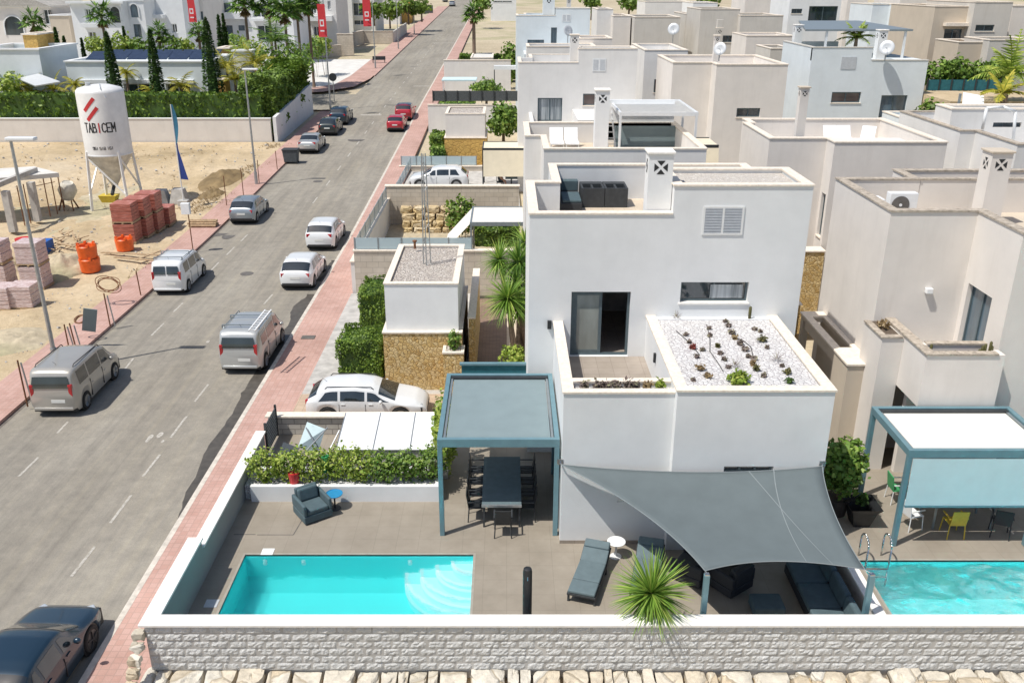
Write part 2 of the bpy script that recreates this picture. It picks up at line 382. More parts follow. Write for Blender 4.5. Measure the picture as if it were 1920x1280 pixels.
def single(mb, name, mat, label, cat, group=None, kind=None, **k):
    return tag(mb.build(name, mat, **k), label, cat, group, kind)
def struct(mb, name, mat, **k):
    o = mb.build(name, mat, **k); o['kind'] = 'structure'; return o
def copy_tree(o, parent=None):
    c = o.copy(); COL.objects.link(c)
    if parent: c.parent = parent
    for ch in o.children: copy_tree(ch, c)
    return c
def dup(o, loc, rz=0, label=None, group=None, scale=None):
    c = copy_tree(o); c.location = loc; c.rotation_euler = (0, 0, rz)
    if scale: c.scale = (scale,)*3 if isinstance(scale, (int, float)) else scale
    if label: c['label'] = label
    if group: c['group'] = group
    return c
# ---------------------------------------------------------------- building pieces
def holed(mb, axis, d, u0, u1, z0, z1, holes, depth, sgn):
    """one wall face at coordinate d on an axis, with rectangular openings and their reveals"""
    us = sorted({u0, u1, *[h for a in holes for h in (a[0], a[1])]}); zs = sorted({z0, z1, *[h for a in holes for h in (a[2], a[3])]})
    P = (lambda u, z, k=0: (u, d+k, z)) if axis == 'y' else (lambda u, z, k=0: (d+k, u, z))
    for a, b in zip(us, us[1:]):
        for c, e in zip(zs, zs[1:]):
            if any(h[0]-1e-6 <= a and b <= h[1]+1e-6 and h[2]-1e-6 <= c and e <= h[3]+1e-6 for h in holes): continue
            mb.quad(P(a,c), P(b,c), P(b,e), P(a,e))
    k = depth*sgn
    for a, b, c, e in holes:
        mb.quad(P(a,c), P(b,c), P(b,c,k), P(a,c,k)); mb.quad(P(a,e), P(b,e), P(b,e,k), P(a,e,k))
        mb.quad(P(a,c), P(a,e), P(a,e,k), P(a,c,k)); mb.quad(P(b,c), P(b,e), P(b,e,k), P(b,c,k))
def volume(mb, X0, X1, Y0, Y1, Z0, Z1, front=(), left=(), depth=.22, top=True, ph=0, t=.25):
    holed(mb, 'y', Y0, X0, X1, Z0, Z1, front, depth, 1)
    holed(mb, 'x', X0, Y0, Y1, Z0, Z1, left, depth, 1)
    mb.quad((X1,Y0,Z0),(X1,Y1,Z0),(X1,Y1,Z1),(X1,Y0,Z1)); mb.quad((X0,Y1,Z0),(X1,Y1,Z0),(X1,Y1,Z1),(X0,Y1,Z1))
    if ph:
        a, b, c, e = X0+t, X1-t, Y0+t, Y1-t; zf = Z1-ph
        for (p, q) in (((X0,Y0),(X1,Y0)),((X1,Y0),(X1,Y1)),((X1,Y1),(X0,Y1)),((X0,Y1),(X0,Y0))):
            ip = (min(max(p[0],a),b), min(max(p[1],c),e)); iq = (min(max(q[0],a),b), min(max(q[1],c),e))
            mb.quad((*p,Z1),(*q,Z1),(*iq,Z1),(*ip,Z1)); mb.quad((*ip,Z1),(*iq,Z1),(*iq,zf),(*ip,zf))
        mb.quad((a,c,zf),(b,c,zf),(b,e,zf),(a,e,zf))
    elif top: mb.quad((X0,Y0,Z1),(X1,Y0,Z1),(X1,Y1,Z1),(X0,Y1,Z1))
    return mb
def ring(mb, X0, X1, Y0, Y1, z, w=.3, th=.05, o=.03, sides='fblr'):
    x0, x1, y0, y1 = X0-o, X1+o, Y0-o, Y1+o
    fy = y0+w if 'f' in sides else y0; by = y1-w if 'b' in sides else y1
    if 'f' in sides: mb.box(x0, x1, y0, y0+w, z, z+th)
    if 'b' in sides: mb.box(x0, x1, y1-w, y1, z, z+th)
    if 'l' in sides: mb.box(x0, x0+w, fy, by, z, z+th)
    if 'r' in sides: mb.box(x1-w, x1, fy, by, z, z+th)
    return mb
def window(parent, axis, d, h, depth=.2, panes=2, glass='dark_glass', frame='frame_grey', sill='coping', name='window', fw=.06, sillon=True, slats=False):
    a, b, c, e = h; k = depth-.06
    P = (lambda u0, u1, k0, k1, z0, z1: (u0, u1, d+k0, d+k1, z0, z1)) if axis == 'y' else (lambda u0, u1, k0, k1, z0, z1: (d+k0, d+k1, u0, u1, z0, z1))
    m = MB(); m.box(*P(a, b, k, k+.05, c, c+fw)); m.box(*P(a, b, k, k+.05, e-fw, e))
    for i in range(panes+1):
        u = a+(b-a-fw)*i/panes; m.box(*P(u, u+fw, k, k+.05, c+fw, e-fw))
    if slats:
        z = c+fw+.03
        while z < e-fw: m.box(*P(a+fw, b-fw, k+.01, k+.035, z, z+.035)); z += .075
    f = m.build(name, frame, parent)
    g = MB(); g.box(*P(a, b, depth-.02, depth+.01, c, e)); g.build('pane', glass, f)
    if sillon:
        s = MB(); s.box(*P(a-.05, b+.05, -.05, depth-.07, c-.05, c+.004)); s.build('sill', sill, f)
    return f
def leafcloud(mb, pts, size, el=1.6, up=.3, jit=.4, out=None):
    """many small leaf faces at the given points"""
    for p in pts:
        s = size*random.uniform(1-jit, 1+jit)
        n = Vector((random.gauss(0,1), random.gauss(0,1), random.gauss(0,1)+up))
        if out is not None: n += (Vector(p)-out).normalized()*1.3
        n.normalize(); t = n.orthogonal().normalized(); t.rotate(Matrix.Rotation(random.uniform(0, 2*pi), 3, n)); bt = n.cross(t)
        p = Vector(p); a = t*s*el/2; c = bt*s/2
        i = len(mb.v); mb.v += [tuple(p-a), tuple(p+c), tuple(p+a), tuple(p-c)]; mb.f.append((i, i+1, i+2, i+3))
def blobpts(c, rx, ry, rz, n, shell=.55, rough=.22, seed=0, flat=False):
    out = []
    c = Vector(c)
    while len(out) < n:
        d = Vector((random.gauss(0,1), random.gauss(0,1), random.gauss(0,1))); d.normalize()
        if flat and d.z < -.2: d.z *= .3
        k = 1+rough*2*noise.noise(d*2.2+Vector((seed*7.3, seed, 0)))+rough*noise.noise(d*5+Vector((seed, 3, 1)))
        r = random.uniform(shell, 1)*k
        out.append(c+Vector((d.x*rx*r, d.y*ry*r, d.z*rz*r)))
    return out
def boxpts(x0, x1, y0, y1, z0, z1, n, rough=.08):
    out = []
    A = [(y1-y0)*(z1-z0), (x1-x0)*(z1-z0), (x1-x0)*(y1-y0)]; tot = 2*A[0]+2*A[1]+A[2]
    while len(out) < n:
        r = random.uniform(0, tot); x, y, z = random.uniform(x0,x1), random.uniform(y0,y1), random.uniform(z0,z1); dp = abs(random.gauss(0, .1))
        if r < A[0]: x = x0+dp
        elif r < 2*A[0]: x = x1-dp
        elif r < 2*A[0]+A[1]: y = y0+dp
        elif r < 2*A[0]+2*A[1]: y = y1-dp
        else: z = z1-dp
        q = Vector((x, y, z)); w = noise.noise(q*1.7)*rough*2.2; q += Vector((w, w, w*1.2)); out.append(q)
    return out
def frond(mb, base, d, L, droop, w, n=9, fold=.35, leaf=None):
    """pinnate palm frond: rachis curve with leaflets"""
    d = Vector(d).normalized(); side = d.cross(Vector((0,0,1)))
    if side.length < .05: side = Vector((1,0,0))
    side.normalize(); p = Vector(base); v = d.copy(); pts = [p.copy()]
    for i in range(n):
        v = (v+Vector((0,0,-droop/n))).normalized(); p = p+v*L/n; pts.append(p.copy())
    leaf = leaf or L*.28
    for i in range(1, n+1):
        a = pts[i]; tdir = (pts[i]-pts[i-1]).normalized(); k = sin(pi*min(1, .18+.78*i/n)); ll = leaf*k
        for sg in (-1, 1):
            for q in (0, .5):
                o = a - tdir*L/n*q
                dd = (side*sg*.9+tdir*.65+Vector((0,0,-fold+random.uniform(-.15,.15)))).normalized(); up = dd.cross(tdir).normalized()*.0
                wv = tdir*w
                mb.add([o-wv*.5, o+wv*.5, o+dd*ll+wv*.12, o+dd*ll-wv*.12], [(0,1,2,3)])
    for a, b in zip(pts, pts[1:]): mb.bar(a, b, w*.35, w*.35)
def fan(mb, base, d, L, R, w, n=13):
    """fan palm leaf: stalk + radiating blades"""
    d = Vector(d).normalized(); p = Vector(base); c = p+d*L
    mb.bar(p, c, w*.3)
    side = d.cross(Vector((0,0,1)))
    if side.length < .05: side = Vector((1,0,0))
    side.normalize()
    for i in range(n):
        a = (i/(n-1)-.5)*radians(230)
        dd = (d*cos(a)+side*sin(a)+Vector((0,0,-.28+random.uniform(-.12,.12)))).normalized(); tip = c+dd*R*random.uniform(.8,1.05)+Vector((0,0,-R*.12))
        s2 = dd.cross(Vector((0,0,1))); s2 = s2.normalized() if s2.length > .01 else side
        m = (c+tip)/2
        mb.add([c, m+s2*w*.5, tip, m-s2*w*.5], [(0,1,2,3)])
def lance(mb, base, d, L, w, droop=.3, n=4):
    d = Vector(d).normalized(); side = d.cross(Vector((0,0,1)))
    if side.length < .05: side = Vector((1,0,0))
    side.normalize(); p = Vector(base); v = d.copy(); rows = [(p.copy(), w*.55)]
    for i in range(n):
        v = (v+Vector((0,0,-droop/n))).normalized(); p = p+v*L/n; rows.append((p.copy(), w*(1-(i+1)/n)**.7 if i < n-1 else w*.05))
    vs = []; 
    for q, ww in rows: vs += [q-side*ww/2, q+side*ww/2]
    mb.add(vs, [(2*i, 2*i+1, 2*i+3, 2*i+2) for i in range(n)])
def fsphere(n, zmin=-1.0):
    out = []
    for i in range(n):
        z = 1-(i+.5)*2/n
        if z < zmin: continue
        a = i*2.39996; r = sqrt(1-z*z); out.append(Vector((cos(a)*r, sin(a)*r, z)))
    return out
# ---------------------------------------------------------------- terrain, street
def strip(X0, X1, Y0, Y1, dz, step=4, th=0, zf=None, nx=1):
    m = MB(); ys = [Y0]; zf = zf or (lambda x, y: zr(y)+dz)
    while ys[-1] < Y1-1e-6: ys.append(min(Y1, ys[-1]+step*(1 if ys[-1] < 120 else 4)))
    xl = [X0+(X1-X0)*i/nx for i in range(nx+1)]
    vs = [(x, y, zf(x, y)) for y in ys for x in xl]
    fs = [(j*(nx+1)+i, j*(nx+1)+i+1, (j+1)*(nx+1)+i+1, (j+1)*(nx+1)+i) for j in range(len(ys)-1) for i in range(nx)]
    m.add(vs, fs)
    if th:
        k = len(ys)
        for x in (X0, X1): m.add([(x, y, zr(y)+dz) for y in ys]+[(x, y, zr(y)+dz-th) for y in ys], [(i, i+1, k+i+1, k+i) for i in range(k-1)])
        for y in (Y0, Y1): m.quad((X0, y, zr(y)+dz), (X1, y, zr(y)+dz), (X1, y, zr(y)+dz-th), (X0, y, zr(y)+dz-th))
    return m
KL, KR = -18.3, -9.72
def gz(x, y):
    base = zr(y)-.2
    if x > -8 and y < 30.5: base -= 2.2 if y > 15.45 else 1.6
    return base
g = MB(); xl = [-900,-500,-300,-200,-120,-80,-50,-30,-20,-8.05,-7.95,0,10,20,35,50,80,120,200,300,500,900]; yl = [-60,-20,0,15.4,15.5,30,31,45,55,70,89,103,125,150,190,228,300,420,650,900]
g.add([(x, y, gz(x, y)) for y in yl for x in xl], [(j*len(xl)+i, j*len(xl)+i+1, (j+1)*len(xl)+i+1, (j+1)*len(xl)+i) for j in range(len(yl)-1) for i in range(len(xl)-1)])
struct(g, 'ground', 'dirt', base=(0,0,0))
struct(strip(KL, KR, -30, 420, 0), 'road', 'asphalt', base=(0,0,0))
struct(strip(-75, KL+.02, 100.5, 112, -.004), 'side_road', 'asphalt', base=(0,0,0))
PVR, PVL = -7.85, -20.1
for y0, y1 in ((-30, 99), (129, 420)): struct(strip(KL, KL+.15, y0, y1, .006), 'kerb_shade_strip', 'kerb_shade', base=(0,0,0))  # shade of the left kerb's face, painted as a dark strip on the road
# kerbs are real steps, then the pavements
for nm, a, b, y0, y1 in (('kerb', KR, KR+.16, -30, 420), ('kerb', KL-.16, KL, -30, 99), ('kerb', KL-.16, KL, 129, 420)):
    struct(strip(a, b, y0, y1, .13, th=.2), nm, 'kerb_stone' if a > -12 else 'pink_paver', base=(0,0,0))
struct(strip(KR+.16, PVR+.02, -30, 300, .125, th=.2), 'pavement', 'pink_paver', base=(0,0,0))
struct(strip(PVL, KL-.16, -30, 99, .125, th=.2), 'pavement', 'pink_paver', base=(0,0,0))
struct(strip(-21.6, KL-.16, 129, 300, .125, th=.2), 'pavement', 'pink_paver', base=(0,0,0))
def poly(pts, dz, name, mat, kind='structure', th=0):
    m = MB(); P = [onroad(x, y, dz) for x, y in pts]; m.add(P, [tuple(range(len(P)))])
    o = m.build(name, mat, base=(0,0,0)); o['kind'] = kind; return o
# pale plaza beyond the junction, pink corner apron
def gpoly(pts, dz, name, mat):
    m = MB(); m.add([(x, y, zr(y)+dz) for x, y in pts], [tuple(range(len(pts)))]); return struct(m, name, mat, base=(0,0,0))
gpoly([(-75,112),(-26,112.3),(-23,114),(-20.5,119),(-20.2,129),(-20.2,150),(-34,150),(-75,150)], .05, 'paved_square', 'pale_concrete')
gpoly([(-26.4,112.05),(-22.6,113.3),(-19.4,118),(-18.46,126),(-18.46,129),(-21.6,129),(-22.3,120),(-26.2,115)], .12, 'pavement_corner', 'pink_paver')
# lane dashes on the crown of the road
dash = MB()
def dsh(a, b, w=.085):
    p, q = onroad(*a), onroad(*b)
    d = (q-p).normalized(); s = Vector((-d.y, d.x, 0)); s.normalize(); s *= w/2; L = (q-p).length; k = max(1, int(L/2))
    for i in range(k):
        u = p+(q-p)*i/k; v = p+(q-p)*(i+1)/k
        dash.quad(*[(r.x, r.y, zr(r.y)+.006) for r in (u-s, u+s, v+s, v-s)])
for a, b in [((35,893),(72,857)),((107,812),(128,790)),((234,692),(250,672)),((284,629),(307,606)),((325,585),(343,568)),((395,508),(410,492)),((425,478),(440,463)),((452,452),(466,438)),
             ((134,1080),(178,1024)),((207,980),(246,928)),((268,893),(300,852)),((320,820),(350,780)),((365,753),(391,720)),((495,570),(511,552))]: dsh(a, b)
Y = 62
while Y < 215:
    x = -13.6; dash.quad((x-.05, Y, zr(Y)+.006), (x+.05, Y, zr(Y)+.006), (x+.05, Y+1.6, zr(Y+1.6)+.006), (x-.05, Y+1.6, zr(Y+1.6)+.006)); Y += 5
for (x, y, w, d) in ((-15.5,97,2.2,.5),(-17.3,100.8,.5,.35),(-12,119,2.6,.4),(-14,178,7,.5)):
    dash.quad((x, y, zr(y)+.007), (x+w, y, zr(y)+.007), (x+w, y+d, zr(y+d)+.007), (x, y+d, zr(y+d)+.007))
struct(dash, 'road_markings', 'road_paint', base=(0,0,0))
# damp gutter stain, patches, manholes
st = MB(); row = []
random.seed(3)
for i in range(90):
    t = i/89; Y = 22.2+t*27; w = (.28+.42*sin(t*3.1))*(.85+.7*noise.noise(Vector((Y*.35, 0, 4))))+.10*noise.noise(Vector((Y*2.2, 3, 1)))
    if t < .08: w *= t/.08
    row.append((KR-.01-max(.02, w), Y))
for (a, y0), (b, y1) in zip(row, row[1:]): st.quad((a, y0, zr(y0)+.005), (KR, y0, zr(y0)+.005), (KR, y1, zr(y1)+.005), (b, y1, zr(y1)+.005))
struct(st, 'gutter_stain', 'wet_asphalt', base=(0,0,0))
st = MB()
for px, py, rx, ry in ((405,435,.95,.35),(668,262,.8,.3),(290,822,.0,.0),(430,441,.4,.3),(385,645,.0,.0)):
    if rx == 0: continue
    c = onroad(px, py, .005); k = 18; st.add([(c.x+cos(2*pi*i/k)*rx*(1+.35*noise.noise(Vector((i, px, 1)))), c.y+sin(2*pi*i/k)*ry*3*(1+.35*noise.noise(Vector((i*2, py, 1)))), c.z) for i in range(k)], [tuple(range(k))])
struct(st, 'tar_stains', 'tar_patch', base=(0,0,0))
st = MB()
for px, py, r in ((282,819,.09),(300,815,.10),(277,825,.07),(305,827,.05),(390,640,.07)):
    c = onroad(px, py, .006); k = 12; st.add([(c.x+cos(2*pi*i/k)*r*(1+.5*noise.noise(Vector((i, px, 1)))), c.y+sin(2*pi*i/k)*r*2.2, c.z) for i in range(k)], [tuple(range(k))])
struct(st, 'paint_splashes', 'road_paint', base=(0,0,0))
k = 0
for px, py, lab in ((463,513,'round iron manhole cover set in the asphalt near the hatchbacks'),(596,340,'round iron manhole cover far up the street'),(578,632,'small rectangular iron cover in the pink pavement beside the grey hedge strip')):
    c = onroad(px, py, .14 if k == 2 else 0); m = MB()
    if k == 2: m.box(c.x-.3, c.x+.3, c.y-.2, c.y+.2, c.z-.02, c.z+.012)
    else: m.cyl((c.x, c.y, c.z-.02), (c.x, c.y, c.z+.012), .36, n=24)
    single(m, 'manhole_cover', 'tar_patch', lab, 'manhole cover', bev=.01); k += 1
# building plot on the left: rough sand
def sandz(x, y):
    e = min(1, max(0, (-20.3-x)/2.5))*min(1, max(0, (82.8-y)/3)); p = Vector((x*.09, y*.09, 0))
    ru = 0
    for cx_ in (-24.5+1.6*sin(y*.13), -29+2.5*sin(y*.09+1)):
        for o_ in (-.85, .85): ru -= .13*math.exp(-((x-cx_-o_)/.3)**2)
    return zr(y)+.06+e*(ru+.45*noise.noise(p)+.22*noise.noise(p*3.1)+.10*noise.noise(p*9)+.05*noise.noise(p*23))
struct(strip(-75, PVL-.02, 18, 82.9, 0, step=.32, zf=sandz, nx=150), 'sandy_plot', 'sand', base=(0,0,0), smooth=True)
def H4(Y, x0, x1, r0, r1):
    z1, z0 = zY(r0, Y), zY(r1, Y); zm = (z0+z1)/2
    return (xs(x0, Y, zm), xs(x1, Y, zm), z0, z1)
def inset(poly, t):
    n = len(poly); out = []
    for i in range(n):
        p, a, b = Vector(poly[i]), Vector(poly[i-1]), Vector(poly[(i+1) % n])
        d1 = (p-a).normalized(); d2 = (b-p).normalized(); n1 = Vector((-d1.y, d1.x)); n2 = Vector((-d2.y, d2.x))
        q = p+n1*t+(n2*t if abs(n1.dot(n2)) < .5 else Vector((0,0))); out.append((q.x, q.y))
    return out
def polyvol(mb, poly, Z0, Z1, holes={}, depth=.22, ph=0, t=.25):
    """walls of a counter-clockwise axis-aligned outline, with openings; roof deck ph below the top"""
    n = len(poly)
    for i in range(n):
        p, q = poly[i], poly[(i+1) % n]
        if abs(p[1]-q[1]) < 1e-6:
            holed(mb, 'y', p[1], min(p[0],q[0]), max(p[0],q[0]), Z0, Z1, holes.get(i, ()), depth, 1 if q[0] > p[0] else -1)
        else:
            holed(mb, 'x', p[0], min(p[1],q[1]), max(p[1],q[1]), Z0, Z1, holes.get(i, ()), depth, -1 if q[1] > p[1] else 1)
    if ph:
        ins = inset(poly, t); zf = Z1-ph
        for i in range(n):
            p, q, ip, iq = poly[i], poly[(i+1) % n], ins[i], ins[(i+1) % n]
            mb.quad((*p,Z1),(*q,Z1),(*iq,Z1),(*ip,Z1)); mb.quad((*ip,Z1),(*iq,Z1),(*iq,zf),(*ip,zf))
        mb.add([(*p, zf) for p in ins], [tuple(range(n))])
    else: mb.add([(*p, Z1) for p in poly], [tuple(range(n))])
def cope(mb, poly, z, t=.28, o=.035, th=.05):
    a, b = inset(poly, -o), inset(poly, t); n = len(poly)
    for i in range(n):
        j = (i+1) % n
        mb.quad((*a[i],z+th),(*a[j],z+th),(*b[j],z+th),(*b[i],z+th)); mb.quad((*a[i],z-.001),(*a[j],z-.001),(*b[j],z-.001),(*b[i],z-.001))
        mb.quad((*a[i],z-.001),(*a[j],z-.001),(*a[j],z+th),(*a[i],z+th)); mb.quad((*b[i],z-.001),(*b[j],z-.001),(*b[j],z+th),(*b[i],z+th))
def rect(x0, x1, y0, y1): return [(x0,y0),(x1,y0),(x1,y1),(x0,y1)]
def chimney(parent, x0, x1, y0, y1, z0, z1, wall='bright_stucco', cap='coping'):
    """square stack whose head has a pierced cross of triangular vents on every side"""
    m = MB(); w = (x1-x0); hh = .62*min(w, .75); zc = z1-hh*.75-.06
    m.box(x0, x1, y0, y1, z0, z1); c = m.build('chimney', wall, parent)
    v = MB(); cx, cy = (x0+x1)/2, (y0+y1)/2; s = hh*.52
    for ax in range(4):
        if ax == 1 or ax == 3: continue
        v = MB()
        for k in range(4):
            if 1:
                p1 = (cos(k*pi/2)*s, sin(k*pi/2)*s); r = s*.62
                pts = [(cos(k*pi/2)*s*.22, sin(k*pi/2)*s*.22), (cos(k*pi/2-.55)*s, sin(k*pi/2-.55)*s), (cos(k*pi/2+.55)*s, sin(k*pi/2+.55)*s)]
                if ax == 0: q = [(cx+u, y0-.006, zc+h) for u, h in pts]
                elif ax == 1: q = [(cx+u, y1+.006, zc+h) for u, h in pts]
                elif ax == 2: q = [(x0-.006, cy+u*.8, zc+h) for u, h in pts]
                else: q = [(x1+.006, cy+u*.8, zc+h) for u, h in pts]
                v.add(q, [(0,1,2)])
        v.build('vent', 'black_plastic', c)
    k = MB(); k.box(x0-.05, x1+.05, y0-.05, y1+.05, z1, z1+.06); k.build('cap', cap, c, bev=.01)
    return c
# ================================================================ main white house
YH, YL, YR = 25.7, 20.6, 20.3
XL = .67; XR = 8.88; ZA = 7.87; ZB = 8.70; ZT = 3.37
hm = thing('white_house', 'big clean white flat roofed house with blue grey shade sail and rooftop sofa corner', 'house', (5, 25.7, 0))
door = H4(YH, 1070, 1180, 547, 668); win = H4(YH, 1276, 1403, 529, 567)
XS = xs(1263, YH, 8.2)
w = MB()
A = [(XL,YH),(XR,YH),(XR,33.4),(1.57,33.4),(1.57,30.3),(XL,30.3)]
polyvol(w, A, 0, ZA, {0: [door, win]}, .25, ph=1.25, t=.24)
w.build('wall', 'white_stucco', hm)
tb = MB(); polyvol(tb, rect(XS, XR, YH, 28.3), ZA, ZB, ph=.12, t=.24); tb.build('roof_block', 'white_stucco', hm)
m = MB(); m.box(XS+.26, XR-.26, YH+.26, 28.04, ZB-.12, ZB-.09); m.build('roof_gravel', 'gravel_beige', hm)
c = MB(); cope(c, rect(XS, XR, YH, 28.3), ZB, .27)
a, b = inset(A, -.035), inset(A, .27)
c.box(XL-.035, XS, YH-.035, YH+.27, ZA, ZA+.05); c.box(XL-.035, XL+.27, YH+.27, 30.335, ZA, ZA+.05); c.box(XL+.27, 1.57+.27, 30.03, 30.335, ZA, ZA+.05)
c.box(1.535, 1.84, 30.335, 33.435, ZA, ZA+.05); c.box(1.84, XR+.035, 33.13, 33.435, ZA, ZA+.05); c.box(XR-.27, XR+.035, 28.31, 33.13, ZA, ZA+.05)
c.build('coping', 'coping', hm)
m = MB(); m.box(XL+.25, XR-.25, YH+.25, 30.04, ZA-1.248, ZA-1.23); m.box(1.83, XR-.25, 30.04, 33.14, ZA-1.248, ZA-1.23); m.build('roof_terrace_floor', 'cream_tile', hm)
cx0, cx1 = xs(1224, YH+.1, 8.6), xs(1265, YH+.1, 8.6)
chimney(hm, cx0-.12, XS-.02, YH+.32, YH+.95, ZA-1.2, zY(289, YH+.3), 'bright_stucco', 'white_coping')
# vent grille on the upper wall
v = H4(YH, 1321, 1390, 390, 437); g = MB()
g.box(v[0]-.06, v[1]+.06, YH-.03, YH-.003, v[2]-.05, v[2]); g.box(v[0]-.06, v[1]+.06, YH-.03, YH-.003, v[3], v[3]+.05)
for u in (v[0]-.06, (v[0]+v[1])/2-.03, v[1]): g.box(u, u+.06, YH-.03, YH-.003, v[2], v[3])
gr = g.build('vent_grille', 'white_metal', hm); g = MB(); z = v[2]+.01
while z < v[3]-.03: g.obox(((v[0]+v[1])/2, YH-.014, z+.02), v[1]-v[0], .006, .05, rx=radians(-38)); z += .047
g.build('louvre', 'louvre', gr); g = MB(); g.box(v[0], v[1], YH-.004, YH-.002, v[2], v[3]); g.build('backing', 'frame_grey', gr)
# bedroom door to the terrace: fixed glazed leaf on the left, open on the right
dx0, dx1, dz0, dz1 = door
f = MB(); yd = YH+.13
for a0, a1, c0, c1 in ((dx0, dx0+.1, dz0, dz1), (dx1-.08, dx1, dz0, dz1), (dx0+.1, dx1-.08, dz1-.07, dz1), (dx0+.1, dx1-.08, dz0, dz0+.06)): f.box(a0, a1, yd, yd+.1, c0, c1)
fr = f.build('terrace_door', 'frame_grey', hm)
mid = dx0+(dx1-dx0)*.53; f = MB(); L = dx0+.1
for a0, a1, c0, c1 in ((L, L+.09, dz0+.06, dz1-.07), (mid-.09, mid, dz0+.06, dz1-.07), (L+.09, mid-.09, dz1-.16, dz1-.07), (L+.09, mid-.09, dz0+.06, dz0+.16)): f.box(a0, a1, yd+.02, yd+.07, c0, c1)
f.build('sliding_leaf', 'frame_grey', fr); f = MB(); f.box(L+.09, mid-.09, yd+.035, yd+.05, dz0+.16, dz1-.16); f.build('pane', 'tint_glass', fr)
# the room behind
r = MB(); X0, X1 = dx0-.7, dx1+1.2; Y1 = YH+4.2
r.quad((X0,YH+.26,dz0-.01),(X1,YH+.26,dz0-.01),(X1,Y1,dz0-.01),(X0,Y1,dz0-.01)); r.build('room_floor', 'terrace_tile', hm)
r = MB(); r.quad((X0,Y1,dz0),(X1,Y1,dz0),(X1,Y1,dz1+.4),(X0,Y1,dz1+.4)); r.quad((X0,YH+.26,dz0),(X0,Y1,dz0),(X0,Y1,dz1+.4),(X0,YH+.26,dz1+.4)); r.quad((X1,YH+.26,dz0),(X1,Y1,dz0),(X1,Y1,dz1+.4),(X1,YH+.26,dz1+.4)); r.quad((X0,YH+.26,dz1+.4),(X1,YH+.26,dz1+.4),(X1,Y1,dz1+.4),(X0,Y1,dz1+.4))
r.build('room_wall', 'concrete', hm, fixn=False)
m = MB(); m.box(mid-1.2, mid+.02, YH+1.1, YH+3.1, dz0, dz0+.42); single(m, 'bed', 'pink_towel', 'bed with pink throw just inside the open terrace door', 'bed', bev=.06)
window(hm, 'y', YH, win, .22, 2, 'dark_glass', 'frame_grey', 'white_coping')
m = MB(); q = H4(YH+.16, 1331, 1392, 533, 558); m.box(q[0], q[1], YH+.145, YH+.155, q[2], q[3]); m.build('blind', 'curtain', hm)
# front left volume with roof terrace and planter
ZC = 4.5; X1v = xs(1266, YL, ZC)
lw = MB(); XV = 1.45
A2 = [(XV,YL),(X1v,YL),(X1v,YH-.003),(XV,YH-.003)]
ZP = ZC; pl = .62   # planter depth
holed(lw, 'y', YL, XV, X1v, 0, ZC, (), .2, 1); holed(lw, 'x', XV, YL, YH-.003, 0, ZC, (), .2, 1)
lw.quad((XV,YL,ZC),(X1v,YL,ZC),(X1v,YL+.18,ZC),(XV,YL+.18,ZC)); lw.quad((XV,YL+.18,ZC),(XV+.24,YL+.18,ZC),(XV+.24,YH-.003,ZC),(XV,YH-.003,ZC))
lw.quad((XV+.24,YL+.18,ZC-.4),(X1v,YL+.18,ZC-.4),(X1v,YL+.18,ZC),(XV+.24,YL+.18,ZC)); lw.quad((XV+.24,YL+.18,ZC-.25),(X1v,YL+.18,ZC-.25),(X1v,YL+pl,ZC-.25),(XV+.24,YL+pl,ZC-.25))
lw.box(XV+.24, X1v, YL+pl, YL+pl+.16, ZT, ZC+.02); lw.quad((XV+.24,YL+pl+.16,ZT),(XV+.24,YH-.003,ZT),(XV+.24,YH-.003,ZC),(XV+.24,YL+pl+.16,ZC))
lw.build('terrace_wall', 'white_stucco', hm)
c = MB(); o = .035; c.box(XV-o, X1v-.004, YL-o, YL+.2, ZC, ZC+.05); c.box(XV-o, XV+.27, YL+.2, YH-.006, ZC, ZC+.05); c.box(XV+.27, X1v-.004, YL+pl-.03, YL+pl+.19, ZC+.02, ZC+.07)
c.build('terrace_coping', 'coping', hm)
m = MB(); m.box(XV+.25, X1v-.002, YL+.19, YL+pl-.01, ZC-.25, ZC-.12); m.build('planter_soil', 'gravel_white', hm)
m = MB(); m.box(XV+.245, X1v-.002, YL+pl+.165, YH-.005, ZT-.1, ZT); m.build('terrace_floor', 'terrace_tile', hm)
# front right volume with gravel roof garden
ZG = 4.69; XRv = xs(1567, YR, ZG)
swin = H4(YR, 1357, 1450, 874, 889)
rw = MB(); A3 = [(X1v,YR),(XRv,YR),(XRv,YH-.003),(X1v,YH-.003)]
polyvol(rw, A3, 0, ZG, {0: [swin]}, .25, ph=.12, t=.24); rw.build('garden_wall', 'white_stucco', hm)
window(hm, 'y', YR, swin, .22, 3, 'dark_glass', 'frame_grey', 'white_coping', sillon=False)
c = MB(); x0, x1 = X1v-o, XRv+o; c.box(x0, x1, YR-o, YR+.26, ZG, ZG+.05); c.box(x0, X1v+.27, YR+.26, YH-.006, ZG, ZG+.05); c.box(XRv-.27, x1, YR+.26, YH-.006, ZG, ZG+.05)
c.build('garden_coping', 'coping', hm)
m = MB(); m.box(X1v+.26, XRv-.26, YR+.26, YH-.01, ZG-.12, ZG-.03); m.build('roof_gravel', 'gravel_white', hm)
m = MB(); p = atX(1213, 645, X1v); p = Vector((X1v-.03, 23.6, 4.05)); m.box(X1v-.07, X1v-.002, p.y, p.y+.1, p.z, p.z+.28); m.build('wall_lamp', 'black_plastic', hm, bev=.008)
m = MB(); q = atY(1030, 607, YH); m.box(q.x-.06, q.x+.06, YH-.1, YH-.002, q.z-.14, q.z+.12); m.build('wall_lamp', 'black_plastic', hm, bev=.008)
m = MB(); m.box(XV-.012, X1v-.004, YL-.012, YL-.001, 0, .1); m.build('skirting', 'terrace_tile', hm)
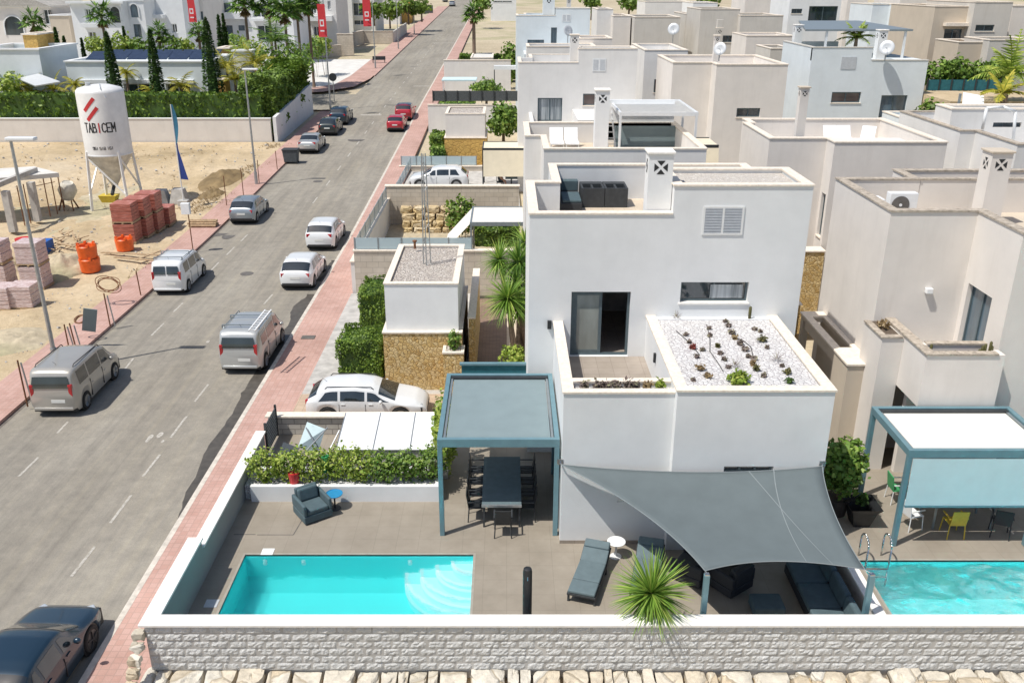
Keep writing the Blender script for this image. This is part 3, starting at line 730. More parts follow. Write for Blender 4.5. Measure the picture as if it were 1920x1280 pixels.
# ground-floor sliding doors on the left wall, under the pergola
m = MB(); m.box(XV-.03, XV-.002, 21.3, 24.3, .02, 2.35); dd = m.build('patio_door', 'dark_glass', hm)
m = MB()
for y in (21.3, 22.75, 24.24): m.box(XV-.07, XV-.031, y, y+.07, .02, 2.35)
m.box(XV-.07, XV-.031, 21.37, 24.24, 2.28, 2.35); m.build('frame', 'teal_metal', dd)
# ================================================================ deck, pools, plot walls
PX0, PX1, PY0, PY1 = -7.0, xs(889, 20.1, 0), 16.9, 20.1
NX0 = 10.75; NY1 = Yz(1049, 0)
def deck(x0, x1, y0, y1, hx0, hx1, hy0, hy1, z=0, name='deck'):
    m = MB()
    for a, b, c, d in ((x0, hx0, y0, y1), (hx1, x1, y0, y1), (hx0, hx1, y0, hy0), (hx0, hx1, hy1, y1)):
        if b > a and d > c: m.box(a, b, c, d, z-.35, z)
    return struct(m, name, 'deck_tile', base=(0, 16, 0))
deck(-7.75, 8.38, 16.2, 27.0, PX0, PX1, PY0, PY1)
def pool(name, x0, x1, y0, y1, label, depth=1.25, RIP=.012):
    t = thing(name, label, 'swimming pool', ((x0+x1)/2, (y0+y1)/2, -.35))
    m = MB(); z0 = -depth; zt = -.012; w = .1; X_, Y_ = (x0, x1), (y0, y1); x0 += .02; x1 -= .02; y0 += .02; y1 -= .02
    m.quad((x0,y0,z0),(x1,y0,z0),(x1,y1,z0),(x0,y1,z0)); m.quad((x0,y1,z0),(x1,y1,z0),(x1,y1,zt),(x0,y1,zt)); m.quad((x0,y0,z0),(x1,y0,z0),(x1,y0,zt),(x0,y0,zt)); m.quad((x0,y0,z0),(x0,y1,z0),(x0,y1,zt),(x0,y0,zt)); m.quad((x1,y0,z0),(x1,y1,z0),(x1,y1,zt),(x1,y0,zt))
    m.build('basin', 'pool_floor', t, fixn=False)
    m = MB(); n = 150; k = 60
    m.add([(x0+(x1-x0)*i/n, y0+(y1-y0)*j/k, -.10+RIP*noise.noise(Vector(((x0+(x1-x0)*i/n)*2.6, (y0+(y1-y0)*j/k)*2.6, 0)))+RIP*.4*noise.noise(Vector(((x0+(x1-x0)*i/n)*7, (y0+(y1-y0)*j/k)*7, 3)))) for j in range(k+1) for i in range(n+1)], [(j*(n+1)+i, j*(n+1)+i+1, (j+1)*(n+1)+i+1, (j+1)*(n+1)+i) for j in range(k) for i in range(n)])
    m.build('water', 'pool_water', t, smooth=True)
    m = MB()
    for a, b, c, d in ((x0-.06,x1+.06,y1,y1+.06),(x0-.06,x0,y0,y1),(x1,x1+.06,y0,y1)): m.box(a, b, c, d, -.05, .006)
    m.build('edge_tiles', 'pool_tile_edge', t)
    return t
pm = pool('swimming_pool', PX0, PX1, PY0, PY1, 'turquoise swimming pool with round corner steps in the left front deck')
for k in range(4):
    r = 1.75-.4*k; z = -.95+.22*k; m = MB(); n = 20
    pts = [(PX1-.002, PY1-.002)]+[(PX1-.002-r*1.05*cos(i/n*pi/2)*(1.0), PY1-.002-r*sin(i/n*pi/2)*.95) for i in range(n+1)]
    m.prism(pts, -1.2, z, 'z'); so_ = m.build('step', 'pool_step', pm); m = MB(); q_ = pts[1:]
    for (ax, ay), (bx, by) in zip(q_, q_[1:]): m.bar((ax, ay, z+.004), (bx, by, z+.004), .09, .03)
    m.build('nosing', 'white_plastic', so_)
for px, py in ((498,1054),(570,1056),(769,1055)):
    m = MB(); x = xs(px, PY1, -.3); m.lathe([(.07,0),(.06,.03),(.0,.035)], (x, PY1-.004, -.28), 12, Vector((0,-1,0)).to_track_quat('Z','Y')); m.build('pool_light', 'white_plastic', pm)
m = MB(); p = atZ(502, 1034, 0); m.box(p.x-.16, p.x+.16, p.y-.14, p.y+.14, 0, .012); single(m, 'skimmer_lid', 'white_plastic', 'white square skimmer lid on the deck behind the left pool', 'pool lid')
m = MB(); m.box(-7.42, -7.1, 17.9, 18.2, 0, .012); single(m, 'skimmer_lid', 'louvre', 'grey skimmer lid in the shade between the plot wall and the left pool', 'pool lid')
deck(8.6, 24, 16.2, 25.9, 9.3, 20.5, 16.6, NY1, 0, 'neighbour_deck')
pn = pool('swimming_pool', 9.3, 20.5, 16.6, NY1, 'rippled turquoise swimming pool with steel ladder on the far right plot', RIP=.035)
# left white plot wall (higher in front), front wall cap
t = thing('plot_wall', 'smooth white capped wall between the pink pavement and the left pool deck', 'wall', (-7.9, 20, 0))
m = MB(); m.box(-7.98, -7.74, 16.25, 19.15, -.75, 1.1); m.box(-7.94, -7.74, 19.15, 25.4, -.75, .85); m.build('wall', 'white_stucco', t)
m = MB(); m.box(-7.737, -7.725, 16.25, 19.15, 0, 1.097); m.box(-7.737, -7.725, 19.15, 25.38, 0, .847); m.build('inner_render', 'grey_render', t)
m = MB(); m.box(-8.06, -7.68, 16.21, 19.18, 1.1, 1.16); m.box(-8.0, -7.68, 19.18, 25.44, .85, .91); m.build('cap', 'white_coping', t, bev=.008)
t = thing('front_wall', 'long grey split block wall with white cap along the bottom of the photo', 'wall', (3, 16, -.1))
random.seed(11)
m = MB(); m.box(-7.95, 26, 15.93, 16.17, -.15, 1.1); m.build('core', 'white_stucco', t)
m = MB(); m.box(-7.95, 26, 15.96, 16.3, -2.4, -.151); m.build('footing', 'concrete', t)
m = MB(); bw, bh = .40, .2; zz = -.12; j = 0
while zz < 1.07:
    h = min(bh, 1.1-zz); x = -7.95-(.2 if j % 2 else 0)
    while x < 19:
        a, b = max(x, -7.95), x+bw; nx, nz = 7, 4; D = random.uniform(.0, .01)
        vs = []; g = .006
        for jj in range(nz+1):
            for ii in range(nx+1):
                u = a+g+(b-a-2*g)*ii/nx; v = zz+g+(h-2*g)*jj/nz
                dd = 0 if ii in (0, nx) or jj in (0, nz) else random.uniform(.006, .034)
                vs.append((u, 15.915-D-dd, v))
        m.add(vs, [(q*(nx+1)+p, q*(nx+1)+p+1, (q+1)*(nx+1)+p+1, (q+1)*(nx+1)+p) for q in range(nz) for p in range(nx)])
        x += bw
    zz += bh; j += 1
m.build('block_face', 'split_face', t)
m = MB(); m.box(-7.95, 19, 15.905, 15.93, -.12, 1.1); m.build('joint', 'concrete', t)
m = MB(); m.box(-8.06, 26, 15.84, 16.21, 1.1, 1.16); m.build('cap', 'white_coping', t, bev=.008)
# boulders under the front wall and at the plot corner
def rocks(name, label, specs, mat='rock'):
    m = MB()
    for (c, rx, ry, rz_) in specs:
        s = random.uniform(0, 99); n0 = len(m.v); m.ell(c, rx, ry, rz_, 16, 11)
        for i in range(n0, len(m.v)):
            d = Vector(m.v[i])-Vector(c); q = Vector((d.x/rx, d.y/ry, d.z/rz_))
            k = 1+.55*noise.noise(q*1.4+Vector((s,0,0)))+.22*noise.noise(q*3.5+Vector((s,0,0)))+.08*noise.noise(q*9+Vector((s,0,0)))
            b = Vector([max(-.7, min(.7, u*k)) for u in q]); m.v[i] = (c[0]+b.x*rx*1.25, c[1]+b.y*ry*1.25, c[2]+b.z*rz_*1.25)
    return single(m, name, mat, label, 'rock wall')
sp = []; x = -8.1
while x < 18:
    w = random.uniform(.18, .95); sp.append(((x+w/2, 15.72+random.uniform(-.08,.08), -.34+random.uniform(-.09,.05)), w/2, .40, .20+.06*random.random())); x += w*1.0
x = -8.3
while x < 18:
    w = random.uniform(.3, 1.1); sp.append(((x+w/2, 15.30+random.uniform(-.1,.1), -.80+random.uniform(-.06,.06)), w/2, .45, .32)); x += w*.99
struct(MB().box(-8, 26, 15.3, 15.955, -2.4, -.40), 'earth_bank', 'sand')
rocks('boulder_wall', 'row of rough pale yellow boulders under the grey block wall', sp)
sp = [((-8.12+random.uniform(-.04,.04), 15.9-.18*k, .86-.2*k), .15, .12, .11) for k in range(9)]
rocks('boulder_edge', 'stacked corner stones beside the pavement at the left end of the block wall', sp)
# cross wall between deck and driveway, planter in front of it
t = thing('driveway_wall', 'stone faced wall with cream cap between the driveway and the planting bed', 'wall', (-4.5, 27, 0))
zc = zY(776, 27.0); m = MB(); m.box(-8.0, -2.0, 26.9, 27.1, -.5, zc-.06); m.build('wall', 'grey_block', t)
m = MB(); m.box(-8.08, -1.95, 26.82, 27.18, zc-.06, zc); m.build('cap', 'coping', t, bev=.006)
t = thing('planter', 'low white planter wall with leafy shrubs behind the left armchair', 'planter', (-4.5, 22.7, 0))
zp = zY(912, 22.7); m = MB(); m.box(-7.5, -1.95, 22.7, 22.85, 0, zp); m.box(-7.5, -1.95, 23.75, 23.9, 0, zp); m.box(-2.1, -1.95, 22.85, 23.75, 0, zp); m.build('wall', 'white_stucco', t)
m = MB(); m.box(-7.7, -2.1, 22.85, 23.75, 0, zp-.06); m.build('soil', 'gravel_white', t)
# driveway, walk, grey strip
struct(MB().box(-7.85, 0.6, 27.1, 31.0, -.7, -.42), 'driveway', 'drive_tile', base=(0,27,0))
struct(MB().box(-1.5, 0.66, 31.0, 42, -.7, -.40), 'garden_path', 'walk_brick', base=(0,31,0))
struct(MB().box(-7.85, -1.5, 31.0, 43, -.75, -.46), 'planting_strip', 'concrete', base=(0,31,0))
struct(MB().box(0.0, 0.66, 31.0, 42, -.7, -.38), 'cream_path', 'cream_tile', base=(0,31,0))
# ================================================================ vehicles
def interp(tab, x):
    if x <= tab[0][0]: return tab[0][1]
    for (a, u), (b, v) in zip(tab, tab[1:]):
        if x <= b:
            t = (x-a)/(b-a); return u+(v-u)*t
    return tab[-1][1]
def smooth(tab, x, r=.07):
    return (interp(tab, x-r)+2*interp(tab, x-r*.5)+2*interp(tab, x)+2*interp(tab, x+r*.5)+interp(tab, x+r))/8
CARS = {
 # length, width, top profile (x from rear to front), belt line, roof half width factor, glass spans
 'hatch': dict(L=4.25, W=1.78, top=[(0,.72),(.03,.98),(.12,1.06),(.62,1.40),(1.0,1.47),(2.0,1.47),(2.45,1.40),(3.2,.98),(3.95,.78),(4.2,.62),(4.25,.5)], belt=[(0,.86),(1,.93),(3.1,.90),(4.25,.62)], wh=(.72,3.38), side=(.62,3.0), rear=(.13,.60), ws=(2.50,3.16), pil=(1.35,2.2)),
 'wagon': dict(L=4.6, W=1.82, top=[(0,.66),(.03,.95),(.12,1.03),(.55,1.33),(1.0,1.43),(1.9,1.46),(2.55,1.38),(3.42,.98),(4.2,.83),(4.52,.66),(4.6,.5)], belt=[(0,.88),(1,.92),(3.3,.88),(4.6,.62)], wh=(.85,3.62), side=(.5,3.25), rear=(.11,.44), ws=(2.76,3.42), pil=(1.3,2.3)),
 'van': dict(L=4.35, W=1.82, top=[(0,.7),(.02,1.15),(.05,1.30),(.16,1.72),(.4,1.83),(2.5,1.82),(2.95,1.70),(3.55,1.12),(4.1,.92),(4.3,.72),(4.35,.5)], belt=[(0,1.08),(1,1.08),(3.3,1.02),(4.35,.72)], wh=(.78,3.5), side=(.3,3.35), rear=(.055,.15), ws=(2.98,3.52), pil=(1.25,2.35)),
 'suv': dict(L=4.45, W=1.86, top=[(0,.75),(.03,1.08),(.12,1.16),(.5,1.52),(.9,1.62),(2.1,1.62),(2.6,1.52),(3.3,1.10),(4.1,.95),(4.38,.75),(4.45,.55)], belt=[(0,1.0),(1,1.04),(3.2,1.0),(4.45,.75)], wh=(.85,3.55), side=(.6,3.15), rear=(.13,.48), ws=(2.66,3.28), pil=(1.35,2.3)),
 'sedan': dict(L=4.6, W=1.8, top=[(0,.7),(.04,.98),(.75,1.05),(1.35,1.38),(1.7,1.44),(2.4,1.44),(2.75,1.36),(3.4,.96),(4.25,.78),(4.55,.62),(4.6,.5)], belt=[(0,.9),(1,.92),(3.2,.88),(4.6,.62)], wh=(.9,3.65), side=(1.15,3.2), rear=(.80,1.33), ws=(2.80,3.38), pil=(1.6,2.4)),
}
def carfn(k):
    c = CARS[k]; L, Wd = c['L'], c['W']
    RW = .335 if k != 'suv' else .37
    def hw(x):   # plan half width with rounded corners
        e = 1.0
        if x < .45: e = 1-.16*(1-x/.45)**2.2
        if x > L-.8: e = 1-.26*((x-(L-.8))/.8)**2.2
        return Wd/2*e
    def zbot(x):
        z = .24+(.10 if x < .15 or x > L-.2 else 0)
        for w in c['wh']:
            d = abs(x-w); R = RW+.055
            if d < R: z = max(z, RW-.02+sqrt(R*R-d*d))
        return z
    def S(x, t):
        """t 0 = sill .. .5 = belt .. .8 = roof edge .. 1 = centre line"""
        w = hw(x); zb = zbot(x); top = smooth(c['top'], x); belt = min(smooth(c['belt'], x), top-.04); zb = min(zb, belt-.03)
        if t <= .5:
            q = t/.5; z = zb+(belt-zb)*q; yy = w*(1-.055*(1-q)**2*(1 if q < .5 else 1)-.03*max(0, q-.7)/.3)
            if q > .45 and q < .6: yy += .004
            return Vector((x, yy, z))
        cab = max(0, min(1, (top-belt-.04)/.30)); we = w*.97; wr = we-(.155 if k != 'van' else .10)*cab-(.06*(1-cab))
        if t <= .8:
            q = (t-.5)/.3; return Vector((x, we+(wr-we)*q**1.15, belt+(top-.07*cab-.035-belt)*q))
        q = (t-.8)/.2; a = q*pi/2
        return Vector((x, wr*cos(a)**.75 if a < pi/2-1e-6 else 0, top-.07*cab-.035+(.07*cab+.035)*sin(a)**.8))
    return c, S, hw, RW
def grid_patch(mb, f, x0, x1, t0, t1, nx, nt, off=0, sg=1):
    def P(x, t):
        p = f(x, t)
        if off:
            e = .01; a = f(x+e, t)-f(x-e, t); b = f(x, min(1, t+.008))-f(x, t-.008); n = a.cross(b)
            if n.length > 1e-9:
                n.normalize()
                if n.dot(Vector((0 if abs(p.y) < .01 else 0, p.y*1.0, .55))) < 0: n = -n
                p = p+n*off
        return Vector((p.x, p.y*sg, p.z))
    vs = [P(x0(t0+(t1-t0)*j/nt)+(x1(t0+(t1-t0)*j/nt)-x0(t0+(t1-t0)*j/nt))*i/nx if callable(x0) else x0+(x1-x0)*i/nx, t0+(t1-t0)*j/nt) for j in range(nt+1) for i in range(nx+1)]
    fs = [(j*(nx+1)+i, j*(nx+1)+i+1, (j+1)*(nx+1)+i+1, (j+1)*(nx+1)+i) for j in range(nt) for i in range(nx)]
    if sg < 0: fs = [t[::-1] for t in fs]
    mb.add(vs, fs)
def car(kind, mat, label, loc, rz, group=None, rack=False, rails=False, split_rear=False, rimm='rim', blackroof=None, cat=None, scale=1):
    c, f, hw, RW = carfn(kind); L = c['L']
    nm = {'van':'parked_van','suv':'parked_car'}.get(kind, 'parked_car')
    t = thing(nm, label, cat or ('van' if kind == 'van' else 'car'), loc, group, rz, local=True); t.scale = (scale,)*3
    cx = L/2
    def F(x, tt): p = f(x, tt); return Vector((p.x-cx, p.y, p.z))
    class Sh(MB): pass
    b = MB(); N = 74
    X = sorted({round(L*i/N, 4) for i in range(N+1)} | {w+RW*q for w in c['wh'] for q in (-1.16,-1.1,1.1,1.16)})
    T = [0,.05,.12,.2,.28,.36,.43,.5,.53,.6,.68,.74,.8,.84,.88,.93,.97,1.0]
    for sg in (1, -1):
        vs = [(F(x, tt).x, F(x, tt).y*sg, F(x, tt).z) for tt in T for x in X]; n = len(X)
        b.add(vs, [((j*n+i, j*n+i+1, (j+1)*n+i+1, (j+1)*n+i) if sg < 0 else ((j+1)*n+i, (j+1)*n+i+1, j*n+i+1, j*n+i)) for j in range(len(T)-1) for i in range(n-1)])
        for x in (X[0], X[-1]):   # close nose and tail
            pass
    for x, s in ((0, -1), (L, 1)):
        pts = [F(x, tt) for tt in T]; ring_ = [(p.x, p.y, p.z) for p in pts]+[(p.x, -p.y, p.z) for p in reversed(pts[:-1])]
        b.add(ring_, [tuple(range(len(ring_)))])
    body = b.build('body', mat, t, smooth=2, fixn=False)
    me = body.data; import bmesh
    bm = bmesh.new(); bm.from_mesh(me); bmesh.ops.remove_doubles(bm, verts=bm.verts, dist=.0015); bmesh.ops.recalc_face_normals(bm, faces=bm.faces); bm.to_mesh(me); bm.free()
    u = MB(); u.box(-cx+.12, cx-.15, -hw(L/2)*.86, hw(L/2)*.86, .2, .62); 
    for w in c['wh']: u.cyl((w-cx, -hw(w)*.93, RW), (w-cx, hw(w)*.93, RW), RW+.06, n=20)
    u.build('underbody', 'black_plastic', t)
    # wheels
    for w in c['wh']:
        for sg in (1, -1):
            y = (hw(w)-.015)*sg; q = MB(); qq = Vector((0, sg, 0)).to_track_quat('Z', 'Y')
            q.lathe([(RW*.6,-.2),(RW*.9,-.2),(RW,-.16),(RW,-.03),(RW*.93,-.003),(RW*.70,.0),(RW*.66,-.03)], (w-cx, y, RW), 22, qq)
            wh = q.build('tyre', 'tyre', t, smooth=2); q = MB()
            q.lathe([(RW*.69,-.01),(RW*.66,-.03),(RW*.60,-.05),(0.001,-.055)], (w-cx, y, RW), 22, qq)
            for k in range(5):
                a = k*2*pi/5+.3; p = Vector((w-cx, y-sg*.012, RW)); q.bar(p, p+Vector((cos(a)*RW*.64, 0, sin(a)*RW*.64)), .07, .02)
            q.cyl((w-cx, y-sg*.03, RW), (w-cx, y-sg*.002, RW), .06, n=10); q.build('rim', rimm, wh)
    G = 'car_glass'; e = .006
    tb, tt_ = .515, .785
    # windscreen and rear glass span the width; side windows split by pillars
    m = MB(); a, d = c['ws']
    for sg in (1, -1): grid_patch(m, F, a+.03, d, .815, 1.0, 8, 6, e, sg)
    m.build('windscreen', G, t, smooth=True, fixn=False)
    m = MB(); a, d = c['rear']; ta = .82
    if kind == 'van':
        w0 = hw(.1)
        x = -cx+.02
        def R(y, z): 
            xx = 0
            for (p, zz), (p2, z2) in zip(c['top'], c['top'][1:]):
                if zz <= z <= z2: xx = p+(p2-p)*(z-zz)/(z2-zz); break
            return Vector((xx-cx-.02, y, z))
        spans = ((-.70,-.04),(.04,.70)) if split_rear else ((-.70,.70),)
        for ya, yb in spans:
            for i in range(5):
                z0, z1 = 1.17+.42*i/5, 1.17+.42*(i+1)/5
                k0, k1 = 1-.10*i/5, 1-.10*(i+1)/5
                m.quad(R(ya*k0, z0), R(yb*k0, z0), R(yb*k1, z1), R(ya*k1, z1))
    else:
        for sg in (1, -1): grid_patch(m, F, a, d, ta, 1.0, 8, 6, e, sg)
    m.build('rear_window', G, t, smooth=True, fixn=False)
    s0, s1 = c['side']; p0, p1 = c['pil']
    for sg in (1, -1):
        for i, (xa, xb) in enumerate(((s0, p0-.05), (p0+.03, p1-.03), (p1+.05, s1))):
            if kind == 'van' and i == 0: xa = s0+.12
            m = MB()
            def lo(tt, xa=xa, i=i): return xa+(.30*(tt-tb)/(tt_-tb) if i == 0 and kind != 'van' else .02)
            def hi(tt, xb=xb, i=i): return xb-((.62 if kind != 'van' else .42)*(tt-tb)/(tt_-tb) if i == 2 else 0)
            grid_patch(m, F, lo, hi, tb+.01, tt_-.02, 8, 4, e, sg); m.build('side_window', G, t, smooth=True, fixn=False)
    # lamps, plates, bumpers, mirrors
    zt = smooth(c['belt'], .05)
    for sg in (1, -1):
        m = MB(); y = hw(.02)*sg; h0, h1 = (zt-.28, zt+.22) if kind == 'van' else (zt-.13, zt+.06); wd = .14 if kind == 'van' else .34
        m.obox((-cx+.045+(.02 if kind=='van' else .05), y-sg*wd/2-sg*.015, (h0+h1)/2), .12, wd, h1-h0, rz=sg*(.12 if kind=='van' else .32)); m.build('taillight', 'tail_red', t, bev=.02)
        m = MB(); y = hw(L-.12)*sg; m.obox((cx-.30, y-sg*.14, .66), .26, .22, .12, rz=-sg*.6); m.build('headlight', 'headlamp', t, bev=.03)
        m = MB(); xm = s1-.35; m.ell((xm-cx, (hw(xm)+.10)*sg, smooth(c['belt'], xm)+.08), .07, .10, .075, 8, 6); m.build('mirror', mat, t, smooth=True)
        for xh in (p0+.15, p1+.2): m = MB(); m.box(xh-cx-.08, xh-cx+.08, (hw(xh)-.035)*sg, (hw(xh)+.012)*sg, .80, .83); m.build('door_handle', mat, t)
        for xh in (p0, p1): m = MB(); m.box(xh-cx-.006, xh-cx+.006, (hw(xh)-.05)*sg, (hw(xh)+.003)*sg, .34, zt-.06); m.build('door_gap', 'trim_black', t)
    m = MB(); m.box(-cx-.012, -cx+.05, -.26, .26, .62, .74) if kind != 'van' else m.box(-cx-.012, -cx+.05, -.45, .05, .60, .72); m.build('number_plate', 'plate', t)
    m = MB(); m.box(-cx-.03, -cx+.12, -hw(0)*.93, hw(0)*.93, .30, .42); m.build('bumper', 'trim_black' if kind != 'van' else mat, t, bev=.03)
    m = MB(); m.box(cx-.1, cx+.015, -hw(L)*.75, hw(L)*.75, .34, .5); m.build('grille', 'trim_black', t, bev=.02)
    m = MB(); m.cyl((-cx+.75, 0, smooth(c['top'], .75)-.02), (-cx+.55, 0, smooth(c['top'], .75)+.16), .006, n=5); m.build('antenna', 'trim_black', t)
    if rails or rack:
        for sg in (1, -1):
            m = MB(); x0, x1 = s0+.25, (c['ws'][0]-.15); yr = f(1.5, .8).y-.10
            pts = [(x0-cx, yr*sg, smooth(c['top'], x0)-.04), (x0-cx+.1, yr*sg, smooth(c['top'], x0+.1)+.03), (x1-cx-.1, yr*sg, smooth(c['top'], x1-.1)+.03), (x1-cx, yr*sg, smooth(c['top'], x1)-.04)]
            m.tube(pts, .018, 6); m.build('roof_rail', 'trim_black' if rails else 'grey_metal', t)
    if rack:
        for xx in (s0+.35, s0+1.5):
            m = MB(); z = smooth(c['top'], xx)+.09; yr = f(1.5, .8).y-.04; m.box(xx-cx-.03, xx-cx+.03, -yr, yr, z, z+.035)
            for sg in (1, -1): m.box(xx-cx-.03, xx-cx+.03, yr*sg-.02, yr*sg+.02, z-.12, z)
            m.build('roof_bar', 'grey_metal', t)
    if blackroof:
        m = MB()
        for sg in (1, -1): grid_patch(m, F, c['rear'][1]+.03, c['ws'][0]-.02, .815, 1.0, 10, 6, .004, sg)
        m.build('roof_panel', blackroof, t, smooth=True, fixn=False)
    return t
def park(px, py, dz=0, dy=0):
    p = onroad(px, py, dz); return (p.x, p.y+dy, p.z)
UP = pi/2
def rearx(px0, px1, row, Lc):   # centre of a car from the pixel span of its tail and the row its rear wheels stand on
    p = onroad((px0+px1)/2, row); return (p.x, p.y+Lc/2, zr(p.y+Lc/2))
def tilt(o): 
    y = o.location.y; o.rotation_euler = (o.rotation_euler.x, o.rotation_euler.y-math.atan2(zr(y+2)-zr(y-2), 4)*(1 if abs(o.rotation_euler.z-UP) < .5 else 0), o.rotation_euler.z); return o
GL, GR = 'vehicles parked along the left kerb', 'vehicles parked along the right kerb'
car('van', 'paint_grey', 'dusty grey passenger van with black roof rails, nearest on the left kerb', rearx(56,150,783,4.35), UP+.02, GL, rails=True)
car('van', 'paint_white', 'white van with twin rear doors and roof ladder bars on the left kerb', rearx(283,347,555,4.2), UP+.02, GL, rack=True, split_rear=True, scale=.96)
car('hatch', 'paint_bluegrey', 'silver blue hatchback parked opposite the two white cars, by the brick stacks', rearx(426,482,423,4.25), UP, GL)
car('sedan', 'paint_silver', 'silver saloon parked just beyond the dark street bin', rearx(553,600,290,4.6), UP, GL)
car('hatch', 'paint_darkgreen', 'dark green hatchback, middle of three parked beside the hedge wall', rearx(592,636,256,4.25), UP, GL)
car('suv', 'paint_navy', 'dark blue crossover, farthest of three parked beside the hedge wall', rearx(612,656,236,4.4), UP, GL)
car('van', 'paint_silver', 'silver van with roof bars and a ladder on top by the right kerb', rearx(413,493,703,4.35), UP-.01, GR, rack=True)
car('hatch', 'paint_white', 'white hatchback with round rear lamps, nearer of the two on the right kerb', rearx(522,590,546,4.25), UP-.01, GR, scale=1.0)
car('suv', 'paint_white', 'white compact crossover, farther of the two white cars on the right kerb', rearx(569,632,472,4.3), UP-.01, GR, scale=.96)
car('hatch', 'paint_red', 'bright red hatchback parked far up on the right kerb', rearx(723,758,249,4.1), UP, GR, scale=.95)
car('suv', 'paint_red', 'dark roofed red crossover parked just ahead of the bright red hatchback', rearx(739,774,228,4.3), UP, GR, scale=.98, blackroof='paint_navy')
car('wagon', 'paint_white', 'white estate car on the driveway behind the stone wall', (xs(688,29.3,.4)+.05, 29.35, -.42), 0, rails=True, scale=.93)
car('sedan', 'paint_navy', 'dark blue saloon cut off by the bottom left corner of the photo', (-10.78, 15.85, zr(15)), UP-.02, GR, cat='car', rimm='dark_rim')
# second driveway
car('suv', 'paint_white', 'white crossover on the raised driveway behind the long grey block wall', (xs(822,66.5,.8), 66.5, -.1), pi, scale=1.0)
for px, row, mt, lab in ((699,22,'paint_silver','silver car far off behind the pale boundary wall near the villas'),(735,21,'paint_darkgreen','dark car far off beside the silver one near the villas')):
    p = onroad(px, row+8, 0); car('sedan', mt, lab, (p.x, p.y, p.z), 0)
p = onroad(854, 12); car('suv', 'paint_bluegrey', 'tiny grey car driving at the very top of the street', (p.x-1, p.y, p.z), UP)
p = onroad(840, 3); car('hatch', 'paint_white', 'tiny white car at the far end of the street beyond the grey one', (p.x-1, p.y, p.z), UP)
# ladder on the silver van
m = MB(); a = atY(472,620,32.7); b = atY(503,581,34.3)
s = Vector((.12, 0, 0)); m.bar(a-s, b-s, .05, .05); m.bar(a+s, b+s, .05, .05)
for i in range(9): r = a+(b-a)*(i+.5)/9; m.bar(r-s, r+s, .03)
single(m, 'ladder', 'white_metal', 'pale ladder lying tilted on the roof bars of the silver van', 'ladder')
# ================================================================ the neighbouring houses
GH = 'flat roofed houses of the estate'
def simple_window(parent, Y, x0, x1, r0, r1, glass='dark_glass', panes=2, frame='frame_grey', sill='coping'):
    h = H4(Y, x0, x1, r0, r1); window(parent, 'y', Y, h, .2, panes, glass, frame, sill, fw=.07); return h
def stack(parent, px0, px1, r0, Y, zb, wall, cap='coping'):
    z1 = zY(r0, Y); x0, x1 = xs(px0, Y, z1), xs(px1, Y, z1); return chimney(parent, x0, x1, Y, Y+(x1-x0), zb, z1-.06, wall, cap)
# ---- beige house on the right
h = thing('beige_house', 'tall beige house at the right edge with cactus balcony and rooftop air conditioner', 'house', (14, 26, 0), GH)
w = MB(); XA, XB = 11.37, 13.95
P = [(XA,26),(XB,26),(XB,23.5),(25,23.5),(25,32.3),(XB,32.3),(XB,30.8),(XA,30.8)]
dyr = sorted((atX(1800,560,XB).y, atX(1858,600,XB).y)); dz1, dz0 = atX(1803,548,XB).z, 3.4
ldoor = (24.35, 25.75, 3.42, 5.75)
polyvol(w, P, 0, 7.87, {1: [ldoor]}, .22, ph=1.15, t=.24); w.build('wall', 'cream_stucco', h)
c = MB(); cope(c, P, 7.87, .27); c.box(XB+.27, 25, 30.55, 30.82, 7.87, 7.92); c.build('coping', 'weathered_coping', h)
m = MB(); m.box(XB+.26, 24.74, 30.58, 30.79, 6.72, 7.868); m.build('parapet', 'cream_stucco', h)
m = MB(); ii = inset(P, .26); m.add([(x, y, 6.735) for x, y in ii], [tuple(range(len(ii)))]); m.build('roof_terrace_floor', 'tan_stucco', h)
window(h, 'x', XB, ldoor, .2, 2, 'blue_glass', 'frame_grey', 'coping', sillon=False)
stack(h, 1863, 1902, 284, 28.6, 6.8, 'cream_stucco', 'tan_stucco')
m = MB(); m.box(18.1, 19.2, 28.2, 28.9, 6.8, 8.3); m.build('roof_stub', 'cream_stucco', h)
# terrace
w = MB(); XT = 11.75; YT = 23.1; zt = 4.5
w.box(XT, 13.72, YT, YT+.16, 2.9, zt); w.box(XT, XT+.2, YT+.16, 26, 2.9, zt); w.box(XT+.2, 13.72, YT+.62, YT+.78, 3.3, zt+.06); w.box(XT+.2, XB, YT+.16, 26, 2.9, 3.3)
w.box(13.72, XB, YT, 23.5, 0, 4.5)
w.build('balcony', 'cream_stucco', h)
w = MB(); w.box(11.1, 11.36, 24.6, 26, 0, 4.42); w.box(11.36, XT-.004, 24.6, 25.996, 0, 4.42); w.box(XT+.3, 13.9, 24.4, 24.6, 0, 2.9); w.build('side_pier', 'cream_stucco', h)
c = MB(); c.box(XT-.04, 13.75, YT-.04, YT+.2, zt, zt+.05); c.box(XT-.04, XT+.26, YT+.2, 25.99, zt, zt+.05); c.box(XT+.26, 13.72, YT+.59, YT+.81, zt+.06, zt+.11); c.box(11.06, XT-.05, 24.56, 24.78, 4.42, 4.47); c.box(11.06, 11.26, 24.78, 25.99, 4.42, 4.47)
c.build('balcony_coping', 'weathered_coping', h)
m = MB(); m.box(XT+.22, 13.7, YT+.17, YT+.61, 4.1, 4.3); m.box(11.28, XT-.06, 24.79, 25.98, 4.4, 4.44); m.build('planter_soil', 'soil', h)
m = MB(); p = atY(1739, 545, 26); m.box(p.x-.1, p.x+.1, 25.82, 25.99, p.z-.05, p.z+.12); m.build('wall_lamp', 'white_plastic', h, bev=.02)
